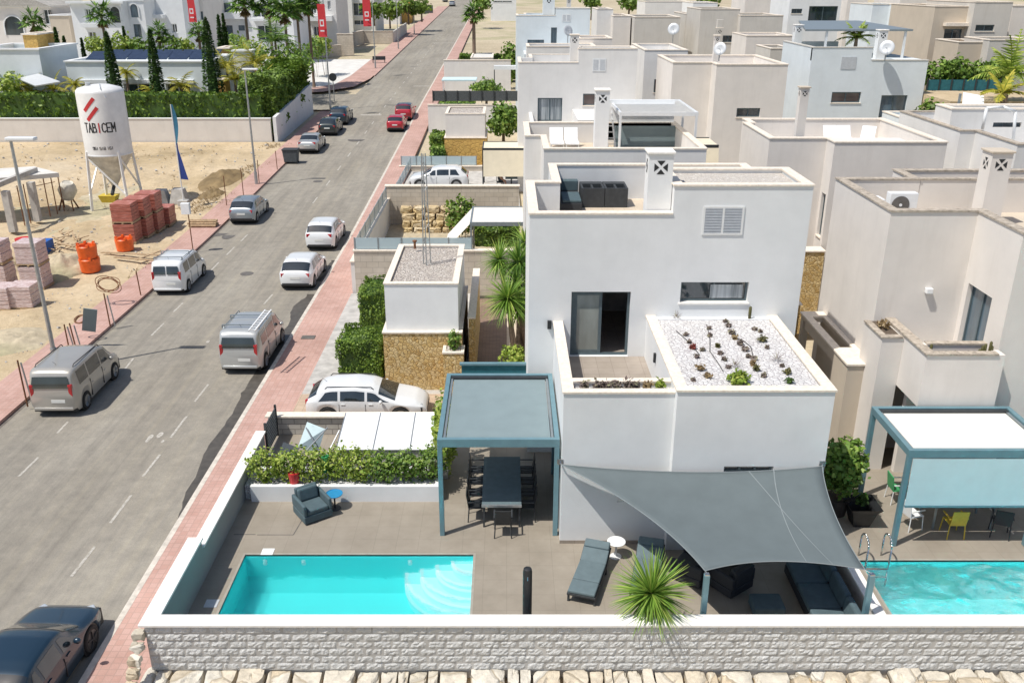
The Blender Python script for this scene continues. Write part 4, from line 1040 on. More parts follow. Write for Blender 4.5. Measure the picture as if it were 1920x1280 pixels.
m = MB(); m.box(XB-.03, XB-.002, 20.9, 23.4, .1, .12); m.build('threshold', 'coping', h)
# lower body right of the balcony, behind the awning
m = MB(); m.box(14.6, 17.3, 23.46, 23.49, .02, 2.3); dd = m.build('patio_door', 'dark_glass', h)
# covered side porch of the beige house
h2 = thing('side_porch', 'low beige side porch with rectangular roof opening between the two big houses', 'porch', (11, 27.5, -.4), None)
w = MB(); w.box(10.58, 11.36, 25.5, 26.8, -.4, 3.15); w.box(10.58, 11.36, 29.7, 30.2, 3.0, 3.15); w.box(10.58, 10.78, 26.8, 29.7, 2.75, 3.15); w.box(11.2, 11.36, 26.8, 29.7, 3.0, 3.15); w.box(10.58, 10.8, 29.95, 30.2, -.4, 3.0); w.box(11.3, 11.36, 26.8, 30.2, -.4, 3.0)
w.build('wall', 'tan_stucco', h2)
w = MB(); w.box(10.53, 11.36, 25.45, 26.83, 3.15, 3.21); w.box(10.53, 11.36, 29.68, 30.24, 3.15, 3.21); w.box(10.53, 10.8, 26.83, 29.68, 3.15, 3.21); w.box(11.18, 11.36, 26.83, 29.68, 3.15, 3.21); w.build('coping', 'coping', h2)
m = MB(); m.box(11.27, 11.298, 27.2, 28.2, -.35, 1.8); m.build('door', 'brown_shutter', h2)
t = thing('stone_wall', 'strip of yellow stone wall squeezed between the white house and the beige house', 'wall', (10.2, 31, -.4))
m = MB(); m.box(9.7, 10.75, 30.9, 31.2, -.5, 3.2); m.build('wall', 'yellow_stone', t); m = MB(); m.box(9.66, 10.8, 30.86, 31.24, 3.2, 3.26); m.build('cap', 'coping', t)
t = thing('party_wall', 'low white wall between the two front pool plots, right of the dark sofa', 'wall', (8.5, 20, -.2))
m = MB(); m.box(8.41, 8.57, 16.22, 26.5, -.4, .82); m.build('wall', 'cream_stucco', t); m = MB(); m.box(8.36, 8.62, 16.22, 26.5, .82, .87); m.build('cap', 'white_coping', t)
struct(MB().box(8.9, 11.4, 25.9, 40, -.6, -.3), 'side_passage', 'cream_tile', base=(9,26,0))
# ---- second beige house in that column
h = thing('beige_house', 'beige house with white armchairs on its roof terrace behind the big white house', 'house', (14, 39.2, 0), GH)
P = [(XA,39.2),(13.85,39.2),(13.85,38.2),(18.6,38.2),(18.6,45.2),(XA+.3,45.2),(XA+.3,43.9),(XA,43.9)]
w = MB(); sl = (38.45, 38.95, 3.7, 5.6); polyvol(w, P, -.5, 7.87, {1: [sl]}, .2, ph=1.0, t=.22); w.build('wall', 'cream_stucco', h)
c = MB(); cope(c, P, 7.87, .26); c.build('coping', 'coping', h)
window(h, 'x', 13.85, sl, .18, 1, 'dark_glass', 'frame_grey', 'coping')
stack(h, 1503, 1519, 163, 39.9, 6.9, 'cream_stucco', 'tan_stucco')
m = MB(); m.box(14.1, 17.0, 38.6, 39.3, 7.0, 7.9); m.build('roof_planter', 'cream_stucco', h)
m = MB(); m.box(9.75, 13.8, 37.5, 38.19, -.5, 3.3); m.build('stone_base', 'yellow_stone', h); m = MB(); m.box(9.7, 13.84, 37.45, 38.19, 3.3, 3.36); m.build('base_coping', 'coping', h)
# ---- third and fourth of the column
def btype(Y0, Yf, dep, xa, xb, xc, row, label, mat, wins=(), cop='coping', zb=-.5, ch=None, grp=GH, ph=.9):
    z = zY(row, Yf); X0, X1, X2 = [xs(q, y, z) for q, y in zip((xa, xb, xc), (Y0, Yf, Yf))]
    h = thing('terraced_house', label, 'house', ((X0+X2)/2, Yf, zb), grp)
    P = [(X0,Y0),(X1,Y0),(X1,Yf),(X2,Yf),(X2,Yf+dep),(X0,Yf+dep)] if Yf < Y0 else [(X0,Yf),(X2,Yf),(X2,Yf+dep),(X0,Yf+dep)]
    hs = {}; W_ = []
    for (k, a, b, r0, r1, gl) in wins:
        Yw = Y0 if k == 0 else Yf; e = 0 if (k == 0 or Yf >= Y0) else 2; q = H4(Yw, a, b, r0, r1); hs.setdefault(e, []).append(q); W_.append((Yw, q, gl))
    w = MB(); polyvol(w, P, zb, z, hs, .2, ph=ph, t=.22); w.build('wall', mat, h)
    c = MB(); cope(c, P, z, .26, th=.06); c.build('coping', cop, h)
    for Yw, q, gl in W_: window(h, 'y', Yw, q, .18, 2, gl, 'frame_grey', 'coping', fw=.08)
    if ch: stack(h, ch[0], ch[1], ch[2], ch[3], z-.9, mat, cop)
    return h, z, (X0, X1, X2)
btype(61.5, 60, 8, 1262, 1344, 1478, 122, 'beige house with cypress free yard and slit window behind the roof armchairs', 'cream_stucco', [(1,1381,1425,203,220,'dark_glass')], ch=(1341,1351,66,63))[0]['label'] = 'beige house with one slit window, standing left of the white solar roofed house'
btype(75, 75, 8, 1209, 1209, 1290, 95, 'narrow beige house with one dark upright window, right of the dish walled house', 'pale_stucco', [(1,1226,1241,149,174,'brown_shutter')])
# ---- house two: directly behind the big white house
h = thing('white_house', 'white house with white slatted roof pergola and two white roof loungers', 'house', (5, 37, 0), GH)
P = [(1.53,37),(8.2,37),(8.2,44.5),(.83,44.5),(.83,40.3),(1.53,40.3)]
w = MB(); polyvol(w, P, -.5, 7.80, {}, .2, ph=.95, t=.22); w.build('wall', 'pale_stucco', h)
c = MB(); cope(c, P, 7.80, .24); c.build('coping', 'coping', h)
m = MB(); ii = inset(P, .24); m.add([(x, y, 6.865) for x, y in ii], [tuple(range(len(ii)))]); m.build('roof_terrace_floor', 'cream_tile', h)
stack(h, 1118, 1144, 168, 41.6, 6.9, 'bright_stucco', 'white_coping')
m = MB(); m.box(5.1, 8.0, 43.0, 43.1, 6.87, 7.85); m.build('glass_screen', 'awning_grey', h)
m = MB(); m.box(4.6, 8.1, 44.28, 44.4, 7.0, 8.9); m.build('rear_panel', 'bright_stucco', h)
t = thing('roof_pergola', 'white slatted roof pergola on the terrace behind the rooftop sofa', 'pergola', (6.8, 43, 6.87))
zp = 8.75; px0, px1 = xs(1162, 41, zp), xs(1310, 41, zp)
m = MB(); m.box(px0, px1, 41, 41.12, zp-.16, zp); m.box(px0, px1, 45.6, 45.72, zp-.16, zp); m.box(px0, px0+.1, 41.12, 45.6, zp-.16, zp); m.box(px1-.1, px1, 41.12, 45.6, zp-.16, zp); m.build('frame', 'white_metal', t)
for i in range(15):
    y = 41.3+i*.29; m = MB(); m.obox(((px0+px1)/2, y, zp-.05), px1-px0-.22, .25, .02, rx=radians(-14)); m.build('slat', 'white_metal', t)
for x, y in ((px0, 41), (px1-.12, 41), (px1-.12, 44.2)): m = MB(); m.box(x, x+.1, y, y+.1, 6.87, zp-.16); m.build('post', 'white_metal', t)
t = thing('folding_ladder', 'white folding frame leaning beside the tall roof chimney under the slatted pergola', 'ladder', (4.9, 42, 6.87))
m = MB(); m.bar((4.75,42.4,6.9),(4.55,42.9,8.6), .06); m.bar((5.1,42.4,6.9),(4.9,42.9,8.6), .06)
for i in range(6): z = 7.1+i*.27; m.bar((4.75-.03*i,42.45+.07*i,z),(5.1-.03*i,42.45+.07*i,z), .04)
m.build('frame', 'white_metal', t)
# ---- house three: same type as the big one, further up
def atype(Yf, dz, rowA, rowB, xl, xm, xr, mat, label, door, win, vent=None, ch=None, zb=-.5, cop='coping', doorglass='curtain', lower=True, winglass='brown_shutter'):
    zA, zB = zY(rowA, Yf), zY(rowB, Yf); X0, Xm, X1 = xs(xl, Yf, zA), xs(xm, Yf, zB), xs(xr, Yf, zB)
    h = thing('terraced_house', label, 'house', ((X0+X1)/2, Yf, zb), GH)
    hd = [H4(Yf, *door)] if door else []; 
    if win: hd.append(H4(Yf, *win))
    P = [(X0,Yf),(X1,Yf),(X1,Yf+7.5),(X0+.9,Yf+7.5),(X0+.9,Yf+4.6),(X0,Yf+4.6)]
    w = MB(); polyvol(w, P, zb, zA, {0: hd}, .22, ph=1.0, t=.22); w.build('wall', mat, h)
    w = MB(); polyvol(w, rect(Xm, X1, Yf, Yf+2.6), zA, zB, ph=.12, t=.24); w.build('roof_block', mat, h)
    c = MB(); cope(c, rect(Xm, X1, Yf, Yf+2.6), zB, .27); c.box(X0-.03, Xm, Yf-.03, Yf+.24, zA, zA+.06); c.box(X0-.03, X0+.24, Yf+.24, Yf+4.63, zA, zA+.06); c.box(X0+.87, X0+1.12, Yf+4.63, Yf+7.53, zA, zA+.06); c.box(X0+1.12, X1, Yf+7.27, Yf+7.53, zA, zA+.06); c.build('coping', cop, h)
    if door: window(h, 'y', Yf, hd[0], .2, 2, doorglass, 'frame_grey', 'coping', fw=.09)
    if win: window(h, 'y', Yf, hd[-1], .2, 1, winglass, 'frame_grey', 'coping', fw=.08)
    if vent:
        q = H4(Yf, *vent); m = MB(); m.box(q[0], q[1], Yf-.03, Yf-.003, q[2], q[3]); v = m.build('vent_grille', 'white_metal', h); 
        for s in (0, 1):
            m = MB(); u0 = q[0]+.06+s*(q[1]-q[0])/2; m.box(u0, u0+(q[1]-q[0])/2-.12, Yf-.036, Yf-.031, q[2]+.08, q[3]-.08); m.build('louvre', 'louvre', v)
    if ch: chimney(h, xs(ch[0], Yf+.6, zB), xs(ch[1], Yf+.6, zB), Yf+.4, Yf+.4+(ch[1]-ch[0])/1680*Yf, zA-1, zY(ch[2], Yf+.6), mat, cop)
    if lower:
        m = MB(); Yq = Yf-5.1; m.box(X0+.8, (X0+X1)/2-.3, Yq, Yf-.003, zb, zA-4.9); m.box((X0+X1)/2-.3, X1+.2, Yq-.3, Yf-.003, zb, zA-3.2); m.build('lower_wall', mat, h)
        m = MB(); m.box(X0+.75, (X0+X1)/2-.3, Yq-.04, Yq+.2, zA-4.9, zA-3.4); m.box(X0+.75, X0+1, Yq+.2, Yf-.01, zA-4.9, zA-3.4); m.build('terrace_parapet', mat, h)
    return h, X0, Xm, X1, zA, zB
h3, X0, Xm, X1, zA3, zB3 = atype(66, 0, 118, 92, 972, 1085, 1196, 'pale_stucco', 'beige house with curtained terrace door and a dish shadow on its wall', (1008,1054,184,228), (1093,1118,176,198), (1111,1136,110,134), (1069,1085,66))
m = MB(); q = atY(1085,210,65.6); m.box(xs(1078,64,6.6), xs(1125,64,6.6), 64.2, 65.9, zY(229,64.2), zY(212,64.2)); m.build('stair_parapet', 'tan_stucco', h3)
atype(98, 0, 30, 16, 968, 1042, 1107, 'blue_white_stucco', 'pale blue house with dark slot window, tallest at the top of the plots', (1033,1044,52,86), (989,1020,75,86), (1054,1070,27,41), (1018,1040,-6), winglass='blue_glass', doorglass='blue_glass')
# garden buildings in column one, behind house three: low parapets
for (xa, xb, r0, Y, D, mt, lab) in ((988,1118,88,84,4,'pale_stucco','low beige annex roof with stepped parapets behind the curtained house'),(1085,1148,73,88,5,'cream_stucco','low cream annex below the pale blue house')):
    btype(Y, Y, D, xa, xa, xb, r0, lab, mt, zb=0, ph=.4)
# ---- white solar house
h = thing('white_house', 'white house under a large flat solar panel canopy, upper right', 'house', (25, 64, 0), GH)
Yf = 64; z1 = zY(90, Yf); z2 = zY(114, Yf); X0, Xm, X1 = xs(1524,Yf,z1), xs(1637,Yf,z1), xs(1741,Yf,z2)
w = MB(); q1, q2 = H4(Yf,1559,1614,173,193), H4(Yf,1650,1699,179,221)
holes = [q1, q2]; holed(w, 'y', Yf, X0, X1, 0, z2, holes, .2, 1); w.box(X0, Xm, Yf, Yf+.25, z2, z1); w.quad((X0,Yf,0),(X0,Yf+7,0),(X0,Yf+7,z1),(X0,Yf,z1)); w.quad((X1,Yf,0),(X1,Yf+7,0),(X1,Yf+7,z2),(X1,Yf,z2))
w.quad((X0,Yf,z2),(X1,Yf,z2),(X1,Yf+7,z2),(X0,Yf+7,z2)); w.box(X0+.01, Xm, Yf+6.8, Yf+7.01, z2, z1); w.build('wall', 'blue_white_stucco', h, fixn=False)
window(h, 'y', Yf, q1, .2, 2, 'brown_shutter', 'frame_grey', 'coping', fw=.08); window(h, 'y', Yf, q2, .2, 2, 'blue_glass', 'frame_grey', 'coping', fw=.09)
c = MB(); c.box(X0-.03, Xm+.03, Yf-.03, Yf+.28, z1, z1+.06); c.box(Xm+.03, X1+.03, Yf-.03, Yf+.28, z2+.003, z2+.06); c.box(X0-.03, X0+.25, Yf+.28, Yf+7, z1, z1+.06); c.build('coping', 'old_stucco', h)
q = H4(Yf,1577,1605,107,130); m = MB(); m.box(q[0], q[1], Yf-.03, Yf-.003, q[2], q[3]); v = m.build('vent_grille', 'louvre', h)
chimney(h, xs(1640,65,z1), xs(1656,65,z1), Yf+.5, Yf+1.1, z2, zY(57,65), 'bright_stucco', 'white_coping')
chimney(h, xs(1489,70,z1), xs(1503,70,z1), Yf+6, Yf+6.6, z2, zY(48,70), 'bright_stucco', 'white_coping')
t = thing('solar_canopy', 'flat blue grey solar panel canopy on white posts over the roof terrace', 'canopy', (25, 67, z2))
zc = zY(59, 66); Yb = Yz(43, zc); xa, xb = xs(1510,66,zc), xs(1712,66,zc); xc, xd = xs(1497,Yb,zc), xs(1610,Yb,zc)
m = MB(); m.add([(xa,66,zc),(xb,66,zc),(xd,Yb,zc+.05),(xc,Yb,zc+.05),(xa,66,zc+.12),(xb,66,zc+.12),(xd,Yb,zc+.17),(xc,Yb,zc+.17)], [(0,3,2,1),(4,5,6,7),(0,1,5,4),(1,2,6,5),(2,3,7,6),(3,0,4,7)]); m.build('panels', 'grey_metal', t)
for x in (xa+1.5, (xa+xb)/2+1.5, xb-.5): m = MB(); m.box(x, x+.14, 66.1, 66.24, z2, zc); m.build('post', 'white_metal', t)
# lower terrace of that house
btype(57, 57, 3, 1690, 1690, 1745, 222, 'white terrace block with sloping parapet below the white solar house', 'blue_white_stucco', zb=0, ph=.5)
# ---- house at the right edge, mid height
h = thing('beige_house', 'beige house at the right edge behind the chimney with cross vents', 'house', (27, 38, 0), GH)
P = [(20.6,41.3),(21.3,41.3),(21.3,37.7),(34,37.7),(34,48),(20.6,48)]; w = MB(); polyvol(w, P, -.5, 7.87, {}, ph=.8, t=.24); w.build('wall', 'pale_stucco', h)
c = MB(); cope(c, P, 7.87, .28); c.build('coping', 'weathered_coping', h)
q = H4(43.0,1862,1915,230,239); w = MB(); polyvol(w, rect(20.87, 33.8, 43.0, 44.7), 7.1, 8.62, {0: [q]}, .2, ph=.1); w.build('roof_block', 'pale_stucco', h)
c = MB(); cope(c, rect(20.87, 33.8, 43.0, 44.7), 8.62, .3); c.build('block_coping', 'coping', h)
m = MB(); m.box(q[0], q[1], 43.1, 43.2, q[2], q[3]); m.build('window', 'dark_glass', h)
t = thing('pipe_railing', 'white bent pipe frame standing on the weathered roof parapet at the right edge', 'railing', (22.5, 41, 7.9))
m = MB(); a, b, c2 = atY(1842,243,41), atY(1850,203,41), atY(1905,205,41); m.tube([a, b, c2+Vector((-.6,0,.1)), c2+Vector((0,0,-.1)), atY(1900,262,41)], .07, 8); m.build('pipe', 'white_metal', t, smooth=True)
# ---- far rows, from the photo's upper right
far = [ # Y0, Yf, depth, xa, xb, xc, row, mat, wins, chimney, label
 (108,108,8,1150,1150,1183,31,'cream_stucco',[],None,'far cream house slice left of the grey house with the white dish'),
 (106,106,8,1190,1190,1276,33,'old_stucco',[],None,'far grey house with white dish pole in front, top centre'),
 (112,112,8,1286,1286,1304,27,'old_stucco',[(1,1292,1300,64,79,'dark_glass')],None,'far grey house slice with one small dark window, top centre'),
 (104,104,8,1314,1314,1388,18,'old_stucco',[(1,1355,1376,67,80,'dark_glass')],(1345,1356,52,100),'far grey house with square dark window left of the long low terrace'),
 (103,103,8,1389,1389,1469,30,'old_stucco',[],None,'far grey house with plain wall above the long low terrace'),
 (92,92,6,1400,1400,1490,68,'cream_stucco',[],None,'long low cream terrace wall left of the solar canopy'),
 (84,84,5,1445,1445,1490,92,'old_stucco',[],None,'low grey annex wall just left of the solar canopy'),
 (110,110,8,1482,1482,1579,-6,'bright_stucco',[(1,1484,1504,17,26,'dark_glass'),(1,1516,1570,12,41,'dark_glass')],None,'far pale house with wide dark terrace door, top right of centre'),
 (118,118,8,1590,1590,1628,-5,'cream_stucco',[(1,1597,1617,15,23,'dark_glass')],None,'far cream house with a small dark slot window near the top edge'),
 (92,90,8,1637,1684,1716,10,'blue_white_stucco',[],None,'white and pale blue house left of the brown stained house, top right'),
 (112,112,8,1690,1690,1772,-12,'cream_stucco',[],None,'far cream house at the top edge behind the pale blue house'),
 (128,128,8,1300,1300,1346,6,'bright_stucco',[],None,'tiny far white house at the very top, right of centre'),
 (132,132,8,1398,1398,1452,-6,'cream_stucco',[],None,'tiny far cream house at the very top beside the pale one'),
 (110,110,7,1120,1120,1150,18,'pale_stucco',[],(1063,1071,-2,112),'far pale house slice right of the pale blue house'),
 (145,145,9,1210,1210,1300,4,'pale_stucco',[],None,'tiny far row house at the horizon edge, top centre'),
]
for (Y0,Yf,D,xa,xb,xc,row,mt,wins,ch,lab) in far: btype(Y0,Yf,D,xa,xb,xc,row,lab,mt,wins,ch=ch,zb=0)
h, z, Xs = btype(78,78,9,1754,1754,1822,13,'brown stained beige house with hooded dark terrace door, top right corner','tan_stucco',[(1,1770,1803,55,75,'dark_glass')],zb=0)
m = MB(); q = H4(78,1768,1818,43,49); m.box(q[0], q[1], 77.4, 77.99, q[2], q[3]); m.build('canopy', 'coping', h)
btype(77,77,9,1829,1829,1900,5,'beige house with wide dark slot window, at the top right corner','old_stucco',[(1,1829,1864,47,59,'dark_glass')],zb=0)
btype(72,72,4,1798,1798,1850,80,'low beige garden wall block under the hooded terrace door','tan_stucco',[],zb=0)
btype(71,71,4,1856,1856,1950,76,'low beige block behind the palm at the right edge','old_stucco',[(1,1872,1896,116,128,'dark_glass')],zb=0)
btype(79,79,3,1900,1900,1990,12,'cream house cut off by the right edge of the photo','cream_stucco',[],zb=0)
# dishes
def dish(px, py, Y, r, label, zb, face=(-.5,-.85,.35)):
    c = atY(px, py, Y); t = thing('satellite_dish', label, 'satellite dish', (c.x, c.y, zb)); q = Vector(face).to_track_quat('Z','Y')
    m = MB(); m.lathe([(.001,-.10*r),(.5*r,-.03*r),(r,.09*r),(r*.98,.12*r),(.5*r,0),(.001,-.07*r)], c, 20, q); m.build('reflector', 'louvre', t, smooth=True)
    m = MB(); m.cyl((c.x, c.y+.05, zb), (c.x, c.y+.05, c.z), .04); m.build('pole', 'galvanised', t); m = MB(); m.bar(c, c+(q @ Vector((0,-.3*r,r*1.0))), .03); m.build('arm', 'galvanised', t)
dish(1350,92,60.9,.42,'large pale satellite dish on the beige house left of the solar roof', zY(115,61))
dish(1663,90,63.4,.5,'big white satellite dish by the chimney of the white solar house', zY(114,64))
dish(1263,55,100,.62,'white satellite dish on a pole over the far grey house', 6, (-.3,-.9,.3))
dish(1065,58,90,.5,'white satellite dish on the low annex below the pale blue house', 7.5, (.5,-.8,.3))
# ---- gate hut with gravel roof, stone base
def hut(Yf, xl, xr, rtop, rback, rledge, rbase, label, roofmat, stonemat, zb, group='gate huts along the pavement'):
    z1 = zY(rtop, Yf); Yb = Yz(rback, z1); X0, X1 = xs(xl, Yf, z1), xs(xr, Yf, z1); zl = zY(rledge, Yf-.15)
    t = thing('gate_hut', label, 'hut', ((X0+X1)/2, Yf, zb), group)
    w = MB(); polyvol(w, rect(X0, X1, Yf, Yb), zl, z1, ph=.15, t=.16); w.build('wall', 'bright_stucco' if 'big' in label else 'cream_stucco', t)
    c = MB(); cope(c, rect(X0, X1, Yf, Yb), z1, .2); c.build('coping', 'coping', t)
    m = MB(); m.box(X0+.17, X1-.17, Yf+.17, Yb-.17, z1-.15, z1-.06); m.build('roof_gravel', roofmat, t)
    m = MB(); m.box(X0-.12, X1+.12, Yf-.15, Yb+.1, zb, zl-.06); m.build('stone_base', stonemat, t)
    m = MB(); m.box(X0-.15, X1+.15, Yf-.19, Yb+.13, zl-.06, zl-.002); m.build('ledge', 'coping', t)
    return t, X0, X1, Yb, z1, zl
t, hx0, hx1, hYb, hz1, hzl = hut(31.6, 720, 858, 533, 460, 622, 735, 'gate hut with big grey gravel roof and yellow stone base beside the white estate car', 'gravel_grey', 'yellow_stone', -.5)
m = MB(); m.box(hx1-.55, hx1+.2, 30.75, 31.44, -.5, 1.35); m.build('stone_pier', 'yellow_stone', t)
m = MB()
for a,b,c_,d in ((hx1-.58,hx1+.23,30.72,30.84),(hx1-.58,hx1-.46,30.84,31.44),(hx1+.11,hx1+.23,30.84,31.44)): m.box(a,b,c_,d,1.35,1.41)
m.build('pier_coping', 'coping', t)
m = MB(); m.box(hx1+.35, hx1+.6, 32.2, 38.5, -.5, 2.2); m.build('stone_wing', 'yellow_stone', t); m = MB(); m.box(hx1+.32, hx1+.63, 32.17, 38.5, 2.2, 2.26); m.build('wing_coping', 'coping', t)
m = MB(); m.box(hx1+.125, hx1+.16, 32.1, 33.0, -.4, 1.75); m.build('door', 'dark_metal', t)
hut(74, 835, 909, 214, 201, 258, 293, 'second gate hut with yellow stone base under a gravel roof, beside the raised driveway', 'gravel_grey', 'far_yellow_stone', 0)
hut(120, 882, 924, 109, 100, 134, 150, 'third gate hut with bright ochre base far up the street', 'pale_concrete', 'far_yellow_stone', 1)
# ---- retaining walls with glass screens
def screen(name, pts, z0, z1, n, label, glass='frosted_glass', grp='frosted glass screens on the plot walls'):
    t = thing(name, label, 'screen', (pts[0][0], pts[0][1], z0), grp); (xa, ya), (xb, yb) = pts
    for i in range(n):
        u, v = (i+.03)/n, (i+.97)/n; m = MB(); m.bar((xa+(xb-xa)*u, ya+(yb-ya)*u, (z0+z1)/2), (xa+(xb-xa)*v, ya+(yb-ya)*v, (z0+z1)/2), .015 if abs(yb-ya) > abs(xb-xa) else (z1-z0), (z1-z0) if abs(yb-ya) > abs(xb-xa) else .015); 
        a, b = (xa+(xb-xa)*u, ya+(yb-ya)*u), (xa+(xb-xa)*v, ya+(yb-ya)*v); m = MB(); d = Vector((b[0]-a[0], b[1]-a[1], 0)).normalized(); s = Vector((-d.y, d.x, 0))*.01
        m.add([(a[0]-s.x,a[1]-s.y,z0+.04),(b[0]-s.x,b[1]-s.y,z0+.04),(b[0]+s.x,b[1]+s.y,z0+.04),(a[0]+s.x,a[1]+s.y,z0+.04),(a[0]-s.x,a[1]-s.y,z1),(b[0]-s.x,b[1]-s.y,z1),(b[0]+s.x,b[1]+s.y,z1),(a[0]+s.x,a[1]+s.y,z1)], [(0,3,2,1),(4,5,6,7),(0,1,5,4),(1,2,6,5),(2,3,7,6),(3,0,4,7)])
        m.build('pane', glass, t)
    for i in range(n+1):
        u = i/n; m = MB(); m.box(xa+(xb-xa)*u-.03, xa+(xb-xa)*u+.03, ya+(yb-ya)*u-.03, ya+(yb-ya)*u+.03, z0, z1+.02); m.build('post', 'grey_metal', t)
    return t
def capwall(x0, x1, y0, y1, z0, z1, mat, label, cap='coping', name='retaining_wall', grp=None):
    t = thing(name, label, 'wall', ((x0+x1)/2, y0, z0), grp); m = MB(); m.box(x0, x1, y0, y1, z0, z1-.06); m.build('wall', mat, t); m = MB(); m.box(x0-.05, x1+.05, y0-.05, y1+.05, z1-.06, z1); m.build('cap', cap, t); return t
zw = zY(469, 43); capwall(xs(663,43,zw), .8, 43, 43.25, -.6, zw, 'beige_block', 'grey stone retaining wall left of the gravel roofed hut')
screen('glass_screen', [(xs(665,43,zw), 43.1), (xs(885,43,zw), 43.1)], zw, zY(446,43.1), 5, 'row of five frosted panes on the wall behind the gravel roofed hut')
# plot two: side wall, pool, rockery
struct(MB().box(-7.8, 11, 43.3, 57, -1.3, -1.0), 'second_yard', 'concrete', base=(0,43,0))
capwall(-7.85, -7.62, 43.3, 57.4, -1.0, 1.15, 'pale_stucco', 'side wall of the second plot running along the pink pavement', 'coping')
screen('glass_screen', [(-7.75, 44.2), (-7.75, 57)], 1.15, 1.95, 7, 'slanting row of frosted panes along the pavement by the two white kerbside cars')
zz = zY(347, 57.6); capwall(-7.85, .8, 57.4, 57.8, -1.2, zz, 'beige_block', 'long pale grey block wall in front of the raised driveway')
random.seed(5); sp = []
for j in range(5):
    x = -6.9+j*.1
    while x < -2.6: w_ = random.uniform(.5, 1.0); sp.append(((x+w_/2, 57.1-j*.38, .45-.36*j), w_/2, .5, .24)); x += w_
rocks('rockery', 'ochre rockery under the long pale grey block wall', sp, 'rock_ochre')
m = MB(); m.quad((-2.1,47.0,-.9),(1.0,47.0,-.9),(1.0,51.5,-.9),(-2.1,51.5,-.9)); single(m, 'swimming_pool', 'pool_step', 'small turquoise pool glimpsed beside the white awning behind the hut', 'swimming pool')
# raised driveway (plot three)
struct(MB().box(-7.8, .9, 57.8, 80, -.8, -.1), 'raised_driveway', 'concrete', base=(0,58,0))
zw = zY(311, 73); capwall(xs(750,73,zw), 0.3, 72.6, 72.9, -.3, zY(311,72.6), 'beige_block', 'beige block wall behind the white crossover')
screen('glass_screen', [(xs(752,72.7,1), 72.75), (xs(893,72.7,1), 72.75)], zY(311,72.6), zY(293,72.7), 5, 'row of frosted panes behind the white crossover')
screen('glass_screen', [(-7.7, 60.5), (-7.7, 72)], .3, 1.1, 6, 'slanting row of frosted panes beside the raised driveway entrance')
# plots further up
capwall(-7.6, .8, 88.5, 88.8, .5, zY(196,88.5), 'pale_stucco', 'cream wall under the dark mesh fence halfway up the street')
t = thing('mesh_fence', 'dark grey mesh fence on the cream wall halfway up the street', 'fence', (-3, 88.6, 1)); m = MB(); m.box(xs(812,88.5,3), xs(972,88.5,3), 88.6, 88.66, zY(190,88.5), zY(171,88.5)); m.build('mesh', 'fence_dark', t)
for i in range(8): x = xs(812+160*i/7, 88.5, 3); m = MB(); m.box(x-.04, x+.04, 88.52, 88.6, zY(193,88.5), zY(170,88.5)); m.build('post', 'dark_metal', t)
capwall(-7.6, .5, 113, 113.3, 1, zY(122,113)+.6, 'pale_stucco', 'pale wall in front of the third gate hut')
t = thing('carport_roof', 'pale blue flat carport roof far up the street', 'carport', (-4.5, 98, 1)); q = H4(98, 828, 893, 150, 158); m = MB(); m.box(q[0], q[1], 98, 101, q[3]-.15, q[3]); m.build('roof', 'awning_blue', t)
for x in (q[0]+.1, q[1]-.2): m = MB(); m.box(x, x+.1, 98.05, 98.15, .8, q[3]-.15); m.build('post', 'white_metal', t)
t = thing('flat_awning', 'thin white flat awning beside the far beige house', 'awning', (-1, 98, 2)); q = H4(100, 926, 970, 124, 131); m = MB(); m.box(q[0], q[1], 100, 101, q[2], q[3]); m.build('canopy', 'white_metal', t)
m = MB(); m.box(q[0], q[0]+.1, 100.1, 100.2, 1, q[2]); m.build('post', 'dark_metal', t)
# pergola awnings of plots two and three
def awning(Y0, Y1, xa, xb, row0, zg, label, mat, frame='teal_metal', valance=None, side=False):
    z = zY(row0, Y0); X0, X1 = xs(xa, Y0, z), xs(xb, Y0, z); t = thing('awning', label, 'awning', ((X0+X1)/2, Y0, zg))
    m = MB(); m.box(X0, X1, Y0+.1, Y1-.1, z-.1, z-.04); m.build('canopy', mat, t)
    m = MB(); m.box(X0-.08, X1, Y0, Y0+.1, z-.2, z); m.box(X0-.08, X1, Y1-.1, Y1, z-.2, z); m.box(X0-.08, X0, Y0+.1, Y1-.1, z-.2, z); m.build('frame', frame, t)
    for y in (Y0, Y1-.1): m = MB(); m.box(X0-.08, X0+.02, y, y+.1, zg, z-.2); m.build('post', frame, t)
    if valance: m = MB(); m.quad((X0,Y0-.02,z-.15),(X1,Y0-.02,z-.15),(X1,Y0-.25,valance),(X0,Y0-.25,valance)); m.build('drop_screen', mat, t)
    if side: m = MB(); m.quad((X0-.1,Y0,z-.1),(X0-.1,Y1,z-.1),(X0-1.5,Y1,z-1.6),(X0-1.5,Y0,z-1.6)); m.build('side_screen', mat, t)
    return t
z = zY(420, 46); awning(46, 49.6, 884, 982, 417, -1.0, 'cream awning with a slanting side sail next to the second pool', 'awning_white', 'grey_metal', side=True)
awning(65.2, 68.2, 906, 984, 278, -.1, 'yellowish cream awning with drop screen beside the raised driveway', 'awning_cream', 'dark_metal', valance=1.0)
z = zY(272, 47); awning(47, 49.5, 1318, 1348, 272, -.3, 'small cream awning squeezed between the slatted pergola house and the beige house', 'awning_cream', 'dark_metal', valance=zY(306, 46.8))
t = thing('teal_gate', 'dark teal panel gate between the gate hut and the white house', 'gate', (-.4, 28.2, -.4)); q = H4(28.2, 866, 990, 684, 760); m = MB(); m.box(q[0], q[1], 28.2, 28.24, -.35, q[3]); m.build('panel', 'fence_green', t)
m = MB(); m.box(q[0]-.06, q[1]+.04, 28.14, 28.3, q[3], q[3]+.07); m.build('rail', 'teal_metal', t)
